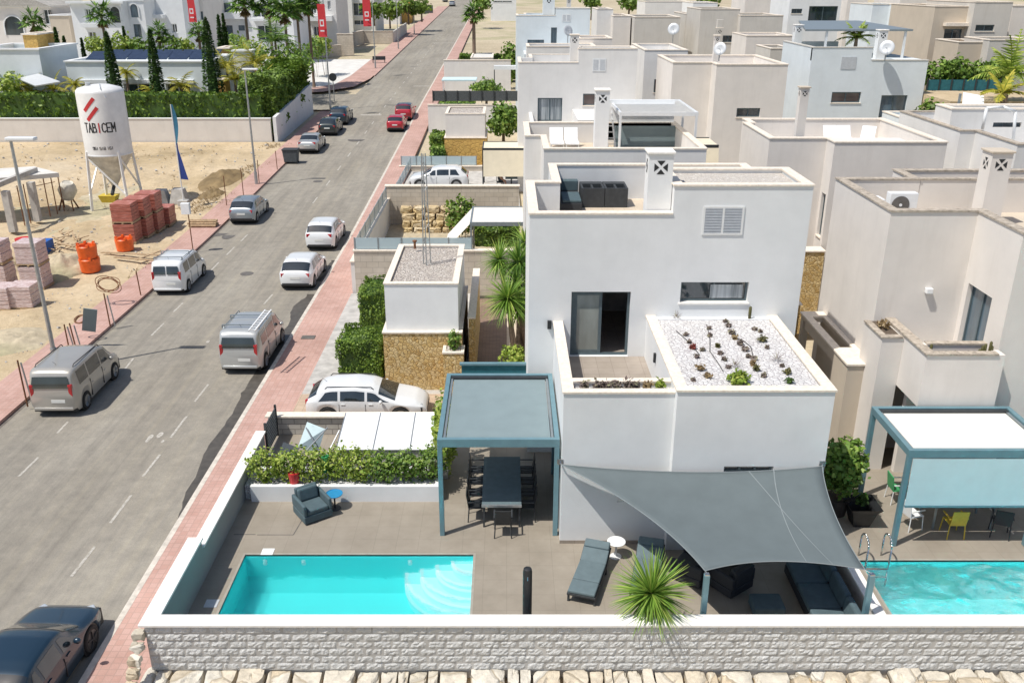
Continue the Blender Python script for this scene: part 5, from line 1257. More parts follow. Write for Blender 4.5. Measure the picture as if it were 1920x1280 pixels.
# ================================================================ pergolas, sail, furniture
def pergola(name, X0, X1, Y0, Y1, Z, label, cloth, posts, zs=0, right_post=True, drop=None):
    t = thing(name, label, 'pergola', ((X0+X1)/2, Y0, 0)); b = .13
    m = MB(); m.box(X0, X1, Y0, Y0+b, Z-.24, Z); m.build('front_beam', 'teal_metal', t, bev=.01)
    m = MB(); m.box(X0, X1, Y1-b, Y1, Z-.2, Z); m.build('rear_beam', 'teal_metal', t, bev=.01)
    for x in (X0, X1-b): m = MB(); m.box(x, x+b, Y0+b, Y1-b, Z-.2, Z); m.build('side_beam', 'teal_metal', t, bev=.01)
    m = MB(); n = 8
    for i in range(n):
        y0 = Y0+b+(Y1-Y0-2*b)*i/n; y1 = Y0+b+(Y1-Y0-2*b)*(i+1)/n; m.quad((X0+b+.1,y0,Z-.10-.0*i),(X1-b-.1,y0,Z-.10),(X1-b-.1,y1,Z-.10),(X0+b+.1,y1,Z-.10))
    m.build('canopy', cloth, t)
    for x in (X0+b+.02, X1-b-.08): m = MB(); m.box(x, x+.06, Y0+b, Y1-b, Z-.12, Z-.06); m.build('guide_rail', 'grey_metal', t)
    m = MB(); m.box(X0+b+.02, X1-b-.02, Y1-b-.14, Y1-b-.01, Z-.15, Z-.03); m.build('roller_box', 'dark_metal', t)
    for x, y in posts: m = MB(); m.box(x, x+b, y, y+b, zs, Z-.2 if y > Y0+.2 else Z-.24); m.build('post', 'teal_metal', t, bev=.01)
    if drop: m = MB(); m.quad((X0+b,Y0-.02,Z-.24),(X1-b,Y0-.02,Z-.24),(X1-b,Y0-.03,drop),(X0+b,Y0-.03,drop)); m.build('drop_screen', 'awning_blue', t); m = MB(); m.box(X0+b, X1-b, Y0-.06, Y0-.005, drop-.06, drop); m.build('screen_bar', 'teal_metal', t)
    return t
pergola('pergola', -1.84, 1.40, 20.95, 25.25, 3.0, 'teal steel pergola with taut blue grey canopy over the dark dining table', 'awning_grey', [(-1.84,20.95),(-1.84,25.12),(1.27,20.95)])
pergola('pergola', 10.42, 14.35, 20.45, 23.05, 2.95, 'teal steel pergola with white canopy and pale blue drop screen, right edge', 'awning_white', [(10.42,20.45),(10.42,22.92),(14.0,20.45)], drop=1.32)
# shade sail
A, B = Vector((1.42, 20.5, 2.5)), Vector((8.12, 20.2, 2.62)); D = Vector((4.42, 16.62, 2.02)); C = Vector((7.98, 16.62, 2.05))
t = thing('shade_sail', 'large dark grey shade sail stretched from the white house to two teal posts', 'shade sail', (5, 18, 0))
def bow(p, q, c, u, k): m = p+(q-p)*u; return m+(c-(p+q)/2).normalized()*k*4*u*(1-u)
cen = (A+B+C+D)/4; n = 22
def sailp(u, v):   # u left->right, v back->front
    top, bot = bow(A, B, cen, u, .30), bow(D, C, cen, u, .30); lef, rig = bow(A, D, cen, v, .38), bow(B, C, cen, v, .17)
    bl = A*(1-u)*(1-v)+B*u*(1-v)+C*u*v+D*(1-u)*v
    p = top*(1-v)+bot*v+lef*(1-u)+rig*u-bl; p.z -= .16*16*u*(1-u)*v*(1-v); return p
m = MB(); vs = [sailp(i/n, j/n) for j in range(n+1) for i in range(n+1)]; fs = [(j*(n+1)+i, j*(n+1)+i+1, (j+1)*(n+1)+i+1, (j+1)*(n+1)+i) for j in range(n) for i in range(n)]
m.add(vs, fs); o = m.build('cloth', 'sail_fabric', t, smooth=True); sm = o.modifiers.new('thick', 'SOLIDIFY'); sm.thickness = .008
for u0, u1 in ((.70,.83),(.80,.68)):
    m = MB()
    for k in range(n):
        a, b = k/n, (k+1)/n; ua, ub = u0+(u1-u0)*a, u0+(u1-u0)*b; d = .0022
        m.quad(*[sailp(u, v)+Vector((0,0,.012)) for u, v in ((ua-d,a),(ua+d,a),(ub+d,b),(ub-d,b))])
    m.build('seam', 'seam_fabric', o, smooth=True)
m = MB()
for c_ in (lambda s: sailp(s,0), lambda s: sailp(1,s), lambda s: sailp(1-s,1), lambda s: sailp(0,1-s)): m.tube([c_(k/n) for k in range(n+1)], .012, 5)
m.build('edge_cord', 'seam_fabric', o)
for p, q in ((A, A+Vector((-.02,.1,.02))), (B, B+Vector((.03,.08,.03)))): m = MB(); m.bar(p, q, .03); m.obox(q, .16, .02, .16); m.build('wall_plate', 'steel', t)
for p in (D, C):
    x, y = p.x+(.02 if p is D else .12), p.y-.12; m = MB(); m.box(x-.06, x+.06, y-.06, y+.06, 0, 2.0); q = m.build('post', 'teal_metal', t, bev=.008); m = MB(); m.box(x-.05, x+.05, y-.05, y+.05, 2.0, 2.03); m.bar((x, y, 2.03), p, .02); m.build('bracket', 'steel', q)
# wall outlet pipe below the sail
m = MB(); p = atY(1178, 938, 20.5); m.bar(p, p+Vector((0,.08,0)), .04); m.bar(p, p+Vector((0,0,.2)), .04); m.bar(p, p+Vector((-.3,0,-.02)), .03); single(m, 'wall_bracket', 'steel', 'small steel bracket on the white wall beside the edge of the sail', 'bracket')
# --- armchair, built once and copied
def cushion(m, x0, x1, y0, y1, z0, z1): m.box(x0, x1, y0, y1, z0, z1)
def armchair(label, loc, rz, grp='dark wicker lounge chairs', w=.86, cush='slate_cushion', shell='slate_cushion'):
    t = thing('armchair', label, 'armchair', loc, grp, rz, local=True)
    m = MB(); m.box(-w/2, w/2, -.42, .42, .04, .28); m.build('base', shell, t, bev=.03)
    for s in (-1, 1): m = MB(); m.box(s*w/2-(.10 if s > 0 else 0), s*w/2+(.10 if s < 0 else 0), -.42, .44, .281, .62); m.build('armrest', shell, t, bev=.035)
    m = MB(); m.obox((0, .39, .53), w-.2, .12, .50, rx=-.12); m.build('backrest', shell, t, bev=.035)
    m = MB(); m.box(-w/2+.11, w/2-.11, -.41, .32, .282, .42); m.build('seat_cushion', cush, t, bev=.04)
    m = MB(); m.obox((0, .27, .60), w-.26, .15, .38, rx=-.2); m.build('back_cushion', cush, t, bev=.05)
    return t
ac = armchair('slate blue wicker armchair alone on the pool deck beside the blue round table', (-5.55, 22.0, 0), .62)
armchair('black wicker armchair in the shade under the left part of the sail', (5.62, 18.75, 0), -2.5, cush='charcoal', shell='dark_wicker')
armchair('black wicker armchair at the back of the sail shade next to the wall', (4.75, 19.15, 0), -2.2, cush='charcoal', shell='dark_wicker')
# corner sofa, pouf, low table
t = thing('corner_sofa', 'dark slate corner sofa under the sail along the low party wall', 'sofa', (8.2, 18, 0), None, local=True)
t.location = (7.72, 18.1, 0)
m = MB(); m.box(-.55, .5, -1.7, 1.2, .05, .26); m.build('base', 'dark_wicker', t, bev=.02)
for k in range(3): m = MB(); m.box(-.54, .24, -1.69+k*.97, -.75+k*.97, .262, .42); m.build('seat_cushion', 'slate_cushion', t, bev=.04)
for k in range(3): m = MB(); m.obox((.33, -1.22+k*.97, .58), .18, .93, .42, ry=.15); m.build('back_cushion', 'slate_cushion', t, bev=.06)
m = MB(); m.box(.42, .52, -1.7, 1.2, .262, .62); m.build('backrest', 'dark_wicker', t, bev=.02)
m = MB(); m.ell((.05, -1.75, .45), .30, .18, .16, 14, 9); m.build('bolster', 'lounger_cushion', t, smooth=True)
m = MB(); m.box(-.38, .38, -.3, .3, .05, .34); single(m, 'pouf', 'slate_cushion', 'square slate pouf in front of the corner sofa under the sail', 'pouf', bev=.05).location = (6.3, 17.75, .04)
m = MB(); m.box(-.45, .45, -.2, .2, .25, .33); m.box(-.3, .3, -.15, .15, .0, .25); o = single(m, 'low_table', 'slate_cushion', 'low dark table close to the front wall left of the square pouf', 'table', bev=.02); o.location = (5.35, 16.75, 0)
# sun loungers
def lounger(label, loc, rz):
    t = thing('sun_lounger', label, 'sun lounger', loc, 'dark sun loungers on the deck', rz, local=True)
    m = MB(); m.box(-.36, .36, -1.0, .35, .22, .28); m.obox((0, .62, .36), .72, .60, .05, rx=.42)
    m.build('frame', 'charcoal', t, bev=.01)
    for x in (-.33, .33):
        for y in (-.92, .4): m = MB(); m.box(x-.025, x+.025, y-.025, y+.025, 0, .22); m.build('leg', 'charcoal', t)
    for a, b in ((-1.0,-.50),(-.48,.33)): m = MB(); m.box(-.34, .34, a, b, .282, .37); m.build('cushion', 'lounger_cushion', t, bev=.03)
    m = MB(); m.obox((0, .60, .44), .68, .62, .085, rx=.42); m.build('back_cushion', 'lounger_cushion', t, bev=.03)
    m = MB(); m.obox((0, .80, .58), .66, .24, .09, rx=.42); m.build('headrest', 'lounger_cushion', t, bev=.03)
    m = MB(); m.box(-.345, .345, .335, .355, .282, .36); m.build('fold', 'black_plastic', t)
    return t
l1 = lounger('dark padded sun lounger in full sun left of the white side table', (2.12, 18.95, 0), -.31)
dup(l1, (3.6, 19.05, 0), -.24, 'dark padded sun lounger half under the sail, behind the spiky yucca')
t = thing('side_table', 'round white side table between the two sun loungers', 'side table', (2.9, 20.0, 0), None, local=True)
m = MB(); m.lathe([(.24,.46),(.245,.475),(.235,.485),(.001,.485)], n=28); m.build('top', 'white_plastic', t); m = MB(); m.cyl((0,0,.02),(0,0,.46),.03); m.build('stem', 'white_metal', t); m = MB(); m.lathe([(.16,0),(.15,.02),(.03,.03)], n=20); m.build('foot', 'white_metal', t)
t = thing('side_table', 'round blue side table beside the lone armchair', 'side table', (-4.98, 22.35, 0), None, local=True)
m = MB(); m.lathe([(.20,.47),(.245,.475),(.25,.50),(.235,.505),(.225,.485),(.001,.485)], n=28); m.build('top', 'table_blue', t); m = MB(); m.cyl((0,0,.02),(0,0,.47),.025); m.build('stem', 'charcoal', t); m = MB(); m.lathe([(.17,0),(.16,.02),(.03,.03)], n=20); m.build('foot', 'charcoal', t)
# solar shower
t = thing('outdoor_shower', 'tall black solar shower column behind the front wall', 'shower', (.47, 16.75, 0), None, local=True)
m = MB(); m.lathe([(.10,.02),(.105,.3),(.105,1.9),(.09,1.98),(.05,2.0),(.001,2.0)], n=20); m.build('column', 'black_plastic', t, smooth=2); m = MB(); m.lathe([(.17,0),(.17,.02),(.001,.02)], n=20); m.build('foot', 'charcoal', t)
m = MB(); m.tube([(0,-.09,1.85),(0,-.22,1.9),(0,-.26,1.84)], .014); m.build('shower_head', 'steel', t)
# dining table with chairs
t = thing('dining_table', 'long dark glass topped dining table with metal end rail under the teal pergola', 'table', (-.14, 22.7, 0), None, local=True)
m = MB(); m.box(-.55, .55, -1.35, 1.35, .71, .75); m.build('top', 'lounger_cushion', t, bev=.005); m = MB(); m.box(-.555, .555, -1.42, -1.355, .70, .76); m.build('end_rail', 'galvanised', t)
m = MB(); m.box(-.5, .5, -1.28, 1.28, .62, .70); m.build('apron', 'charcoal', t)
for x in (-.52, .47):
    for y in (-1.33, 1.28): m = MB(); m.box(x, x+.05, y, y+.05, 0, .70); m.build('leg', 'charcoal', t)
def chair(label, loc, rz, seat='black_plastic', frame='charcoal', grp='black dining chairs round the long table'):
    t = thing('dining_chair', label, 'chair', loc, grp, rz, local=True)
    m = MB(); m.box(-.22, .22, -.22, .22, .43, .46); m.build('seat', seat, t, bev=.01)
    m = MB(); m.obox((0, .24, .68), .44, .03, .46, rx=-.14); m.build('backrest', seat, t, bev=.01)
    for s in (-1, 1): m = MB(); m.box(s*.24-.02, s*.24+.02, -.2, .22, .64, .66); m.build('armrest', frame, t)
    for x in (-.21, .21):
        for y in (-.2, .2): m = MB(); m.bar((x, y, .43), (x*1.12, y*1.15, 0), .025); m.build('leg', frame, t)
    return t
c0 = chair('black dining chair at the near end of the long dark table', (-.1, 21.05, 0), pi)
nm = ('nearest', 'second', 'third', 'farthest')
for i, y in enumerate((21.85, 22.5, 23.15, 23.8)):
    dup(c0, (-.86, y, 0), pi/2, 'black dining chair on the left side of the table, %s of four from the pool' % nm[i]); dup(c0, (.58, y, 0), -pi/2, 'black dining chair on the right side of the table, %s of four from the pool' % nm[i])
# furniture under the right pergola
t = thing('garden_table', 'dark table under the white pergola canopy at the right edge', 'table', (12.7, 21.7, 0), None, local=True); m = MB(); m.box(-.9, .9, -.45, .45, .70, .75); m.build('top', 'dark_metal', t)
for x in (-.8, .8):
    for y in (-.4, .4): m = MB(); m.bar((x,y,.7),(x,y,0), .05); m.build('leg', 'grey_metal', t)
chair('yellow chair under the right pergola behind the blue drop screen', (12.3, 21.0, 0), pi, 'yellow_paint', 'yellow_paint', 'mixed chairs under the right pergola')
chair('white wire chair at the left end of the table under the right pergola', (11.3, 21.4, 0), pi/2+.3, 'white_plastic', 'white_metal', 'mixed chairs under the right pergola')
chair('green chair at the back left corner under the right pergola', (11.45, 22.75, 0), pi/2, 'green_plastic', 'white_metal', 'mixed chairs under the right pergola')
chair('dark chair at the right end under the right pergola', (13.6, 21.0, 0), pi-.4, 'dark_wicker', 'charcoal', 'mixed chairs under the right pergola')
# pool ladder
t = thing('pool_ladder', 'steel pool ladder with curved rails at the corner of the right pool', 'pool ladder', (9.6, NY1, 0))
for x in (9.38, 9.98):
    m = MB(); y = NY1-.35; pts = [(x, y+.55, 0), (x, y+.55, .55)]+[(x, y+.3+.25*cos(a), .55+.25*sin(a)) for a in [pi*k/8 for k in range(1, 9)]]+[(x, y+.05, -.6)]
    m.tube(pts, .024, 8); m.build('rail', 'steel', t, smooth=True)
for z in (-.1, -.35): m = MB(); m.box(9.4, 9.96, NY1-.34, NY1-.26, z, z+.03); m.build('step', 'steel', t)
# sofa modules on the big roof terrace
t = thing('rooftop_sofa', 'dark modular sofa pushed together in the corner of the rooftop terrace', 'sofa', (3, 32, 6.63))
zf = 6.635
m = MB(); m.box(1.86, 2.62, 30.6, 33.0, zf, zf+.42); m.build('chaise', 'dark_wicker', t, bev=.02)
m = MB(); m.box(1.95, 2.60, 30.65, 32.0, zf+.422, zf+.52); m.build('seat_cushion', 'slate_cushion', t, bev=.03)
m = MB(); m.box(1.9, 2.62, 32.6, 33.0, zf+.42, zf+.78); m.build('backrest', 'slate_cushion', t, bev=.02)
for k in range(2):
    x0 = 2.68+k*.84; m = MB(); z1 = zf+.70
    m.box(x0, x0+.82, 31.7, 31.78, zf, z1); m.box(x0, x0+.82, 32.5, 32.9, zf, z1); m.box(x0, x0+.07, 31.78, 32.5, zf, z1); m.box(x0+.75, x0+.82, 31.78, 32.5, zf, z1); m.box(x0+.07, x0+.75, 31.78, 32.5, zf, zf+.35); m.box(x0+.37, x0+.44, 31.78, 32.5, zf+.351, z1-.02); m.build('module', 'charcoal', t)
# AC unit
t = thing('air_conditioner', 'white air conditioner with round fan on the beige rooftop', 'air conditioner', (12.95, 28.9, 6.75)); m = MB(); m.box(12.5, 13.4, 28.8, 29.15, 7.05, 7.8); m.build('case', 'white_plastic', t, bev=.01)
m = MB(); m.cyl((12.85,28.795,7.42),(12.85,28.78,7.42), .29, n=28); m.build('fan_grille', 'tar_patch', t); m = MB(); m.cyl((12.85,28.775,7.42),(12.85,28.765,7.42), .05, n=12); m.build('hub', 'white_plastic', t); m = MB(); m.box(12.6,12.7,28.85,29.1,6.74,7.05); m.box(13.2,13.3,28.85,29.1,6.74,7.05); m.build('bracket', 'galvanised', t)
m = MB(); m.box(11.75, 12.3, 28.7, 29.3, 6.74, 7.62); single(m, 'roof_box', 'white_plastic', 'white box beside the air conditioner on the beige rooftop', 'box', bev=.01)
# roof furniture of the neighbours
def recliner(x, y, z, label, rz=0, grp='white recliners on the roof terraces'):
    t = thing('recliner', label, 'recliner', (x, y, z), grp, rz, local=True)
    m = MB(); m.box(-.32, .32, -.9, .2, .28, .36); m.build('seat', 'white_plastic', t, bev=.02); m = MB(); m.obox((0, .42, .58), .64, .08, .66, rx=-.55); m.build('backrest', 'white_plastic', t, bev=.02)
    for a in (-.28, .28):
        for b in (-.8, .15): m = MB(); m.box(a-.025, a+.025, b-.025, b+.025, 0, .28); m.build('leg', 'white_metal', t)
p = [(xs(1044,42.6,7.2), 42.8), (xs(1072,42.6,7.2), 42.8)]
recliner(p[0][0], p[0][1], 6.87, 'white recliner beside the succulents, left one on the roof under the slatted pergola house'); recliner(p[1][0], p[1][1], 6.87, 'white recliner nearer the tall chimney, right one of the pair')
for k, (px, lab) in enumerate(((1561,'white garden armchair left of the pair on the beige roof terrace'),(1587,'white garden armchair right of the pair on the beige roof terrace'),(1622,'white garden armchair apart at the right of the beige roof terrace'))):
    y = 43.4; o = recliner(xs(px,y,7.3), y-.2*(k==2), 6.88, lab, (.0,.0,-.5)[k], 'white armchairs on the beige roof')
m = MB(); m.box(-.25,.25,-.25,.25,0,.4); o = single(m, 'low_table', 'white_plastic', 'small white low table left of the white roof armchairs', 'table', bev=.02); o.location = (xs(1540,43.2,7.1), 43.2, 6.88)
# antenna mast on the gravel hut roof, plus two far ones
def mast(px, pb, pt, Y, zb, label):
    z1 = zY(pt, Y); x = xs(px, Y, (zb+z1)/2); t = thing('antenna_mast', label, 'antenna', (x, Y, zb), 'lattice masts on the hut roofs', 0)
    r = .17
    for k in range(3): a = k*2*pi/3+.5; m = MB(); m.cyl((x+cos(a)*r, Y+sin(a)*r, zb), (x+cos(a)*r*.5, Y+sin(a)*r*.5, z1), .022, n=6); m.build('tube', 'galvanised', t)
    n = int((z1-zb)/.45)
    for i in range(n):
        m = MB()
        q = 1-.5*i/n; z = zb+(z1-zb)*i/n; P = [Vector((x+cos(k*2*pi/3+.5)*r*q, Y+sin(k*2*pi/3+.5)*r*q, z+(.22 if k == i % 3 else 0))) for k in range(3)]
        for a in range(3): m.bar(P[a], P[(a+1) % 3], .014)
        m.build('bracing', 'galvanised', t)
mast(797, 495, 288, 34.3, 3.7, 'slim lattice antenna mast on the big gravel hut roof')
m = MB(); p = atZ(778, 466, 3.85); m.cyl(p, p+Vector((0,0,.3)), .05); m.ell(p+Vector((0,0,.32)), .1,.07,.06); single(m, 'roof_vent', 'rust', 'small brown vent at the back edge of the big gravel hut roof', 'vent')
# street bin, storage yard, folded furniture
t = thing('street_bin', 'dark wheeled rubbish container at the left kerb', 'rubbish container', tuple(onroad(547, 306))); o_ = Vector(t.location)
m = MB(); m.add([(o_.x+a*.62*k, o_.y+b*.45*k, o_.z+z) for z, k in ((.15,.85),(1.1,1.0)) for a, b in ((-1,-1),(1,-1),(1,1),(-1,1))], [(0,3,2,1),(4,5,6,7),(0,1,5,4),(1,2,6,5),(2,3,7,6),(3,0,4,7)]); m.build('bin_body', 'fence_dark', t, bev=.03)
m = MB(); m.box(o_.x-.66, o_.x+.66, o_.y-.5, o_.y+.48, o_.z+1.1, o_.z+1.2); m.build('lid', 'charcoal', t, bev=.03)
for a in (-.5, .5):
    for b in (-.3, .3): m = MB(); m.cyl((o_.x+a-.04, o_.y+b, o_.z+.08), (o_.x+a+.04, o_.y+b, o_.z+.08), .08, n=10); m.build('wheel', 'tyre', t)
t = thing('storage_shed', 'low shed with four white sheet roof panels behind the leafy planter', 'shed', (-3.4, 24.5, 0)); za = 1.05
for k in range(3): x0 = -5.15+k*1.12; m = MB(); m.add([(x0,23.95,za),(x0+1.08,23.95,za),(x0+1.08,25.9,za+.28),(x0,25.9,za+.28)], [(0,1,2,3)]); o = m.build('roof_panel', 'bright_stucco', t); s = o.modifiers.new('t','SOLIDIFY'); s.thickness = .03
for k in range(4): x0 = -5.17+k*1.12; m = MB(); m.bar((x0,23.95,za-.02),(x0,25.9,za+.26), .035); m.build('rafter', 'galvanised', t)
m = MB(); m.box(-5.15,-1.8,24.0,25.85,0,za-.05); m.build('body', 'concrete', t)
t = thing('drying_rack', 'grey folding rack with clothes and tubes behind the planter, next to the white roof panels', 'drying rack', (-6.3, 24.6, 0))
m = MB(); m.bar((-7.6,24.3,.75),(-5.9,23.95,.62), .035); m.bar((-6.4,24.1,.6),(-5.6,25.0,1.25), .03); m.bar((-5.6,24.1,.6),(-6.3,25.1,1.2), .03); m.bar((-6.9,24.4,.1),(-6.1,25.2,1.2), .03); m.bar((-5.9,24.0,0),(-5.3,25.3,1.0), .03); m.build('frame', 'galvanised', t)
m = MB(); m.quad((-6.5,24.7,.75),(-5.9,24.5,.5),(-5.7,25.1,1.15),(-6.3,25.3,1.3)); m.build('green_cloth', 'frame_grey', t)
m = MB(); m.quad((-7.1,24.5,.55),(-6.5,24.3,.6),(-6.45,24.6,.75),(-7.0,24.9,.8)); m.build('blue_cloth', 'cloth_dark', t)
t = thing('slatted_gate', 'dark slatted metal gate leaf at the back corner of the planting bed', 'gate', (-7.5, 26, 0))
m = MB()
for i in range(9): z = .1+i*.11; m.box(-7.72, -7.69, 25.5, 26.8, z, z+.07)
m.build('slats', 'fence_dark', t)
for y in (25.46, 26.8): m = MB(); m.box(-7.74, -7.67, y, y+.06, 0, 1.15); m.build('post', 'dark_metal', t)
m = MB(); m.lathe([(.13,0),(.10,.02),(.12,.5),(.001,.52)], n=14); o = single(m, 'green_bucket', 'green_plastic', 'green garden lamp or bucket among the planter shrubs', 'bucket'); o.location = (-5.35, 23.2, .75); o['label'] = 'bright green round container among the planter shrubs'
m = MB(); m.lathe([(.13,0),(.17,.35),(.15,.35),(.001,.33)], n=14); o = single(m, 'red_pot', 'logo_red', 'dark red flowerpot among the planter shrubs', 'pot'); o.location = (-6.25, 22.95, .5)
# joints in the deck
m = MB()
for a, b in (((-6.9,21.0),(-5.9,21.0)),((-5.9,21.0),(-5.75,22.3)),((-7.55,21.02),(-6.95,21.02))): m.bar((a[0],a[1],.003),(b[0],b[1],.003), .025, .004)
struct(m, 'deck_hatch_joint', 'tar_patch')
# ================================================================ plants
def shrub(name, c, rx, ry, rz, n, size, mat, label, cat='shrub', group=None, zb=None, el=1.5, rough=.22, core=True, flat=False):
    zb = c[2]-rz if zb is None else zb
    t = thing(name, label, cat, (c[0], c[1], zb), group); m = MB(); leafcloud(m, blobpts(c, rx, ry, rz, n, .6, rough, random.uniform(0, 50), flat), size, el, .5, .4, Vector(c)); m.build('foliage', mat, t, fixn=False)
    m = MB(); k = 5
    for i in range(k):
        a = i*2*pi/k+random.random(); m.cyl((c[0]+cos(a)*rx*.08, c[1]+sin(a)*ry*.08, zb), (c[0]+cos(a)*rx*.5, c[1]+sin(a)*ry*.5, c[2]+rz*.3), .02, .008, 5)
    m.build('stems', 'bark', t)
    return t
def hedge(x0, x1, y0, y1, z0, z1, n, size, mat, label, group=None, name='hedge'):
    t = thing(name, label, 'hedge', ((x0+x1)/2, (y0+y1)/2, z0), group); m = MB(); leafcloud(m, boxpts(x0, x1, y0, y1, z0, z1, n), size, 1.5, .3, .4, Vector(((x0+x1)/2, (y0+y1)/2, (z0+z1)/2)))
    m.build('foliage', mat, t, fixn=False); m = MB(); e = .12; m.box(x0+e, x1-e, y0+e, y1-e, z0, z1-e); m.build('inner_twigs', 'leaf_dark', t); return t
# planter shrubs
random.seed(21); G = 'leafy shrubs in the white planter'
pl = ['bronze tipped shrub leaning over the plot wall at the left end of the planter','yellow green shrub above the dark red flowerpot','bushy green shrub right behind the armchair','green shrub with the round green container','bright shrub behind the blue round table','leafy green shrub third from the pergola post','dense leafy shrub second from the pergola post','dark leafy shrub touching the teal pergola post']
for i, lab in enumerate(pl):
    x = -7.15+i*.70; shrub('planter_shrub', (x, 23.25+random.uniform(-.1,.1), .95), .50, .42, .50+random.uniform(-.08,.12), 900, .07, 'leaf_bright' if i < 5 else 'leaf_green', lab, group=G, zb=.45, rough=.3)
shrub('climbing_shrub', (-1.95, 24.4, 1.35), .35, .9, 1.15, 1500, .09, 'leaf_bright', 'tall climbing shrub along the left posts of the teal pergola', zb=0, rough=.3)
# hedges by the hut
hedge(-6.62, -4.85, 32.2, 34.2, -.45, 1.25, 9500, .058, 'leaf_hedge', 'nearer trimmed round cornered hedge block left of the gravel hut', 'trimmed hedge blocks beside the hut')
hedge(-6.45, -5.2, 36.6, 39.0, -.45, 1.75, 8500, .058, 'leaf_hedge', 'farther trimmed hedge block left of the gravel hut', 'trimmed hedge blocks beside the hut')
# yucca palms by the white house
def rosette(m, c, n, L, w, droop, zmin=-.55):
    for d in fsphere(n, zmin):
        d = (d+Vector((random.gauss(0,.12), random.gauss(0,.12), random.gauss(0,.1)))).normalized(); lance(m, Vector(c)+d*.04, d, L*random.uniform(.75,1.1), w, droop*random.uniform(.6,1.4)*(1-.5*max(0, d.z)))
t = thing('yucca', 'clump of spiky yucca palms against the left wall of the white house', 'yucca', (.35, 32.3, -.4))
for k, (px, py, Y, L, nn) in enumerate(((952,560,31.9,1.15,330),(972,492,33.6,1.05,280),(936,487,34.2,.95,240),(968,528,33.0,.95,200),(984,455,35.0,.9,160),(975,575,32.2,.9,180))):
    c = atY(px, py, Y); m = MB(); rosette(m, c, nn, L, .07, .6, -.75); m.build('leaves', 'leaf_palm' if k % 2 else 'leaf_yucca', t, fixn=False)
    m = MB(); b0 = Vector((.3+.1*k, 32.2+.3*k, -.4)); m.cyl(b0, (b0+c)/2+Vector((.05,.0,-.1)), .11, .09, 8); m.cyl((b0+c)/2+Vector((.05,0,-.1)), c, .09, .07, 8); m.build('trunk', 'palm_trunk', t)
shrub('flowering_shrub', atY(962,668,30.6), .5, .5, .42, 800, .08, 'leaf_bright', 'yellow green rounded shrub at the foot of the spiky yucca palms', zb=-.4)
shrub('pier_plant', (hx1-.15, 31.1, 1.75), .26, .26, .38, 260, .09, 'leaf_green', 'small leafy plant in the square box on the stone pier of the hut', zb=1.35)
m = MB(); m.box(hx1-.44, hx1+.09, 30.86, 31.4, 1.3, 1.40); single(m, 'planter_gravel', 'gravel_grey', 'gravel fill of the square box on the stone pier', 'gravel')
# spiky yucca at the front wall
random.seed(4); t = thing('yucca', 'big bright spiky yucca head reaching over the front wall cap', 'yucca', (3.15, 16.55, 0)); c = atY(1222, 1112, 16.45)
m = MB(); rosette(m, c, 440, .98, .052, .32, -.8); m.build('leaves', 'leaf_yucca', t, fixn=False); m = MB(); rosette(m, c-Vector((0,0,.15)), 70, .65, .045, 1.2, -.95); m.build('dry_leaves', 'leaf_yellow', t, fixn=False)
m = MB(); m.cyl((c.x, c.y+.25, .35), c, .09, .07, 10); m.build('trunk', 'palm_trunk', t); m = MB(); m.lathe([(.24,0),(.3,.4),(.27,.4),(.001,.36)], (c.x, c.y+.25, 0), 16); m.build('pot', 'brown_pot', t)
# tree in pot right of the sail, dark square pot
t = thing('potted_tree', 'dense round leaved bush in a large brown pot between the sail and the right pergola', 'tree', (9.25, 22.1, 0)); cc = atY(1580, 875, 22.1)
m = MB(); leafcloud(m, blobpts(cc, .62, .6, .85, 2300, .45, .2, 3), .13, 1.3, .4, .4, cc); m.build('crown', 'leaf_green', t, fixn=False)
m = MB(); m.cyl((cc.x, cc.y, .5), cc, .06, .03, 8)
for k in range(6): a = k; m.cyl((cc.x, cc.y, .8), cc+Vector((cos(a)*.4, sin(a)*.4, .3)), .03, .01, 5)
m.build('trunk', 'bark', t); m = MB(); m.lathe([(.26,0),(.36,.55),(.33,.55),(.001,.5)], (cc.x, cc.y, 0), 20); m.build('pot', 'brown_pot', t)
t = thing('square_pot', 'black square pot with flared pointed corners and a small dark plant', 'pot', (9.95, 21.6, 0)); x, y = 9.95, 21.6
m = MB(); m.add([(x+a*k, y+b*k, z) for z, k in ((0,.22),(.5,.34)) for a, b in ((-1,-1),(1,-1),(1,1),(-1,1))]+[(x+a*.44, y+b*.44, .66) for a, b in ((-1,-1),(1,-1),(1,1),(-1,1))], [(0,3,2,1),(0,1,5,4),(1,2,6,5),(2,3,7,6),(3,0,4,7),(4,5,8),(5,9,8),(5,6,9),(6,10,9),(6,7,10),(7,11,10),(7,4,11),(4,8,11)]); m.build('pot', 'black_plastic', t)
m = MB(); leafcloud(m, blobpts((x, y, .75), .16, .16, .2, 120, .3), .08); m.build('plant', 'leaf_dark', t, fixn=False)
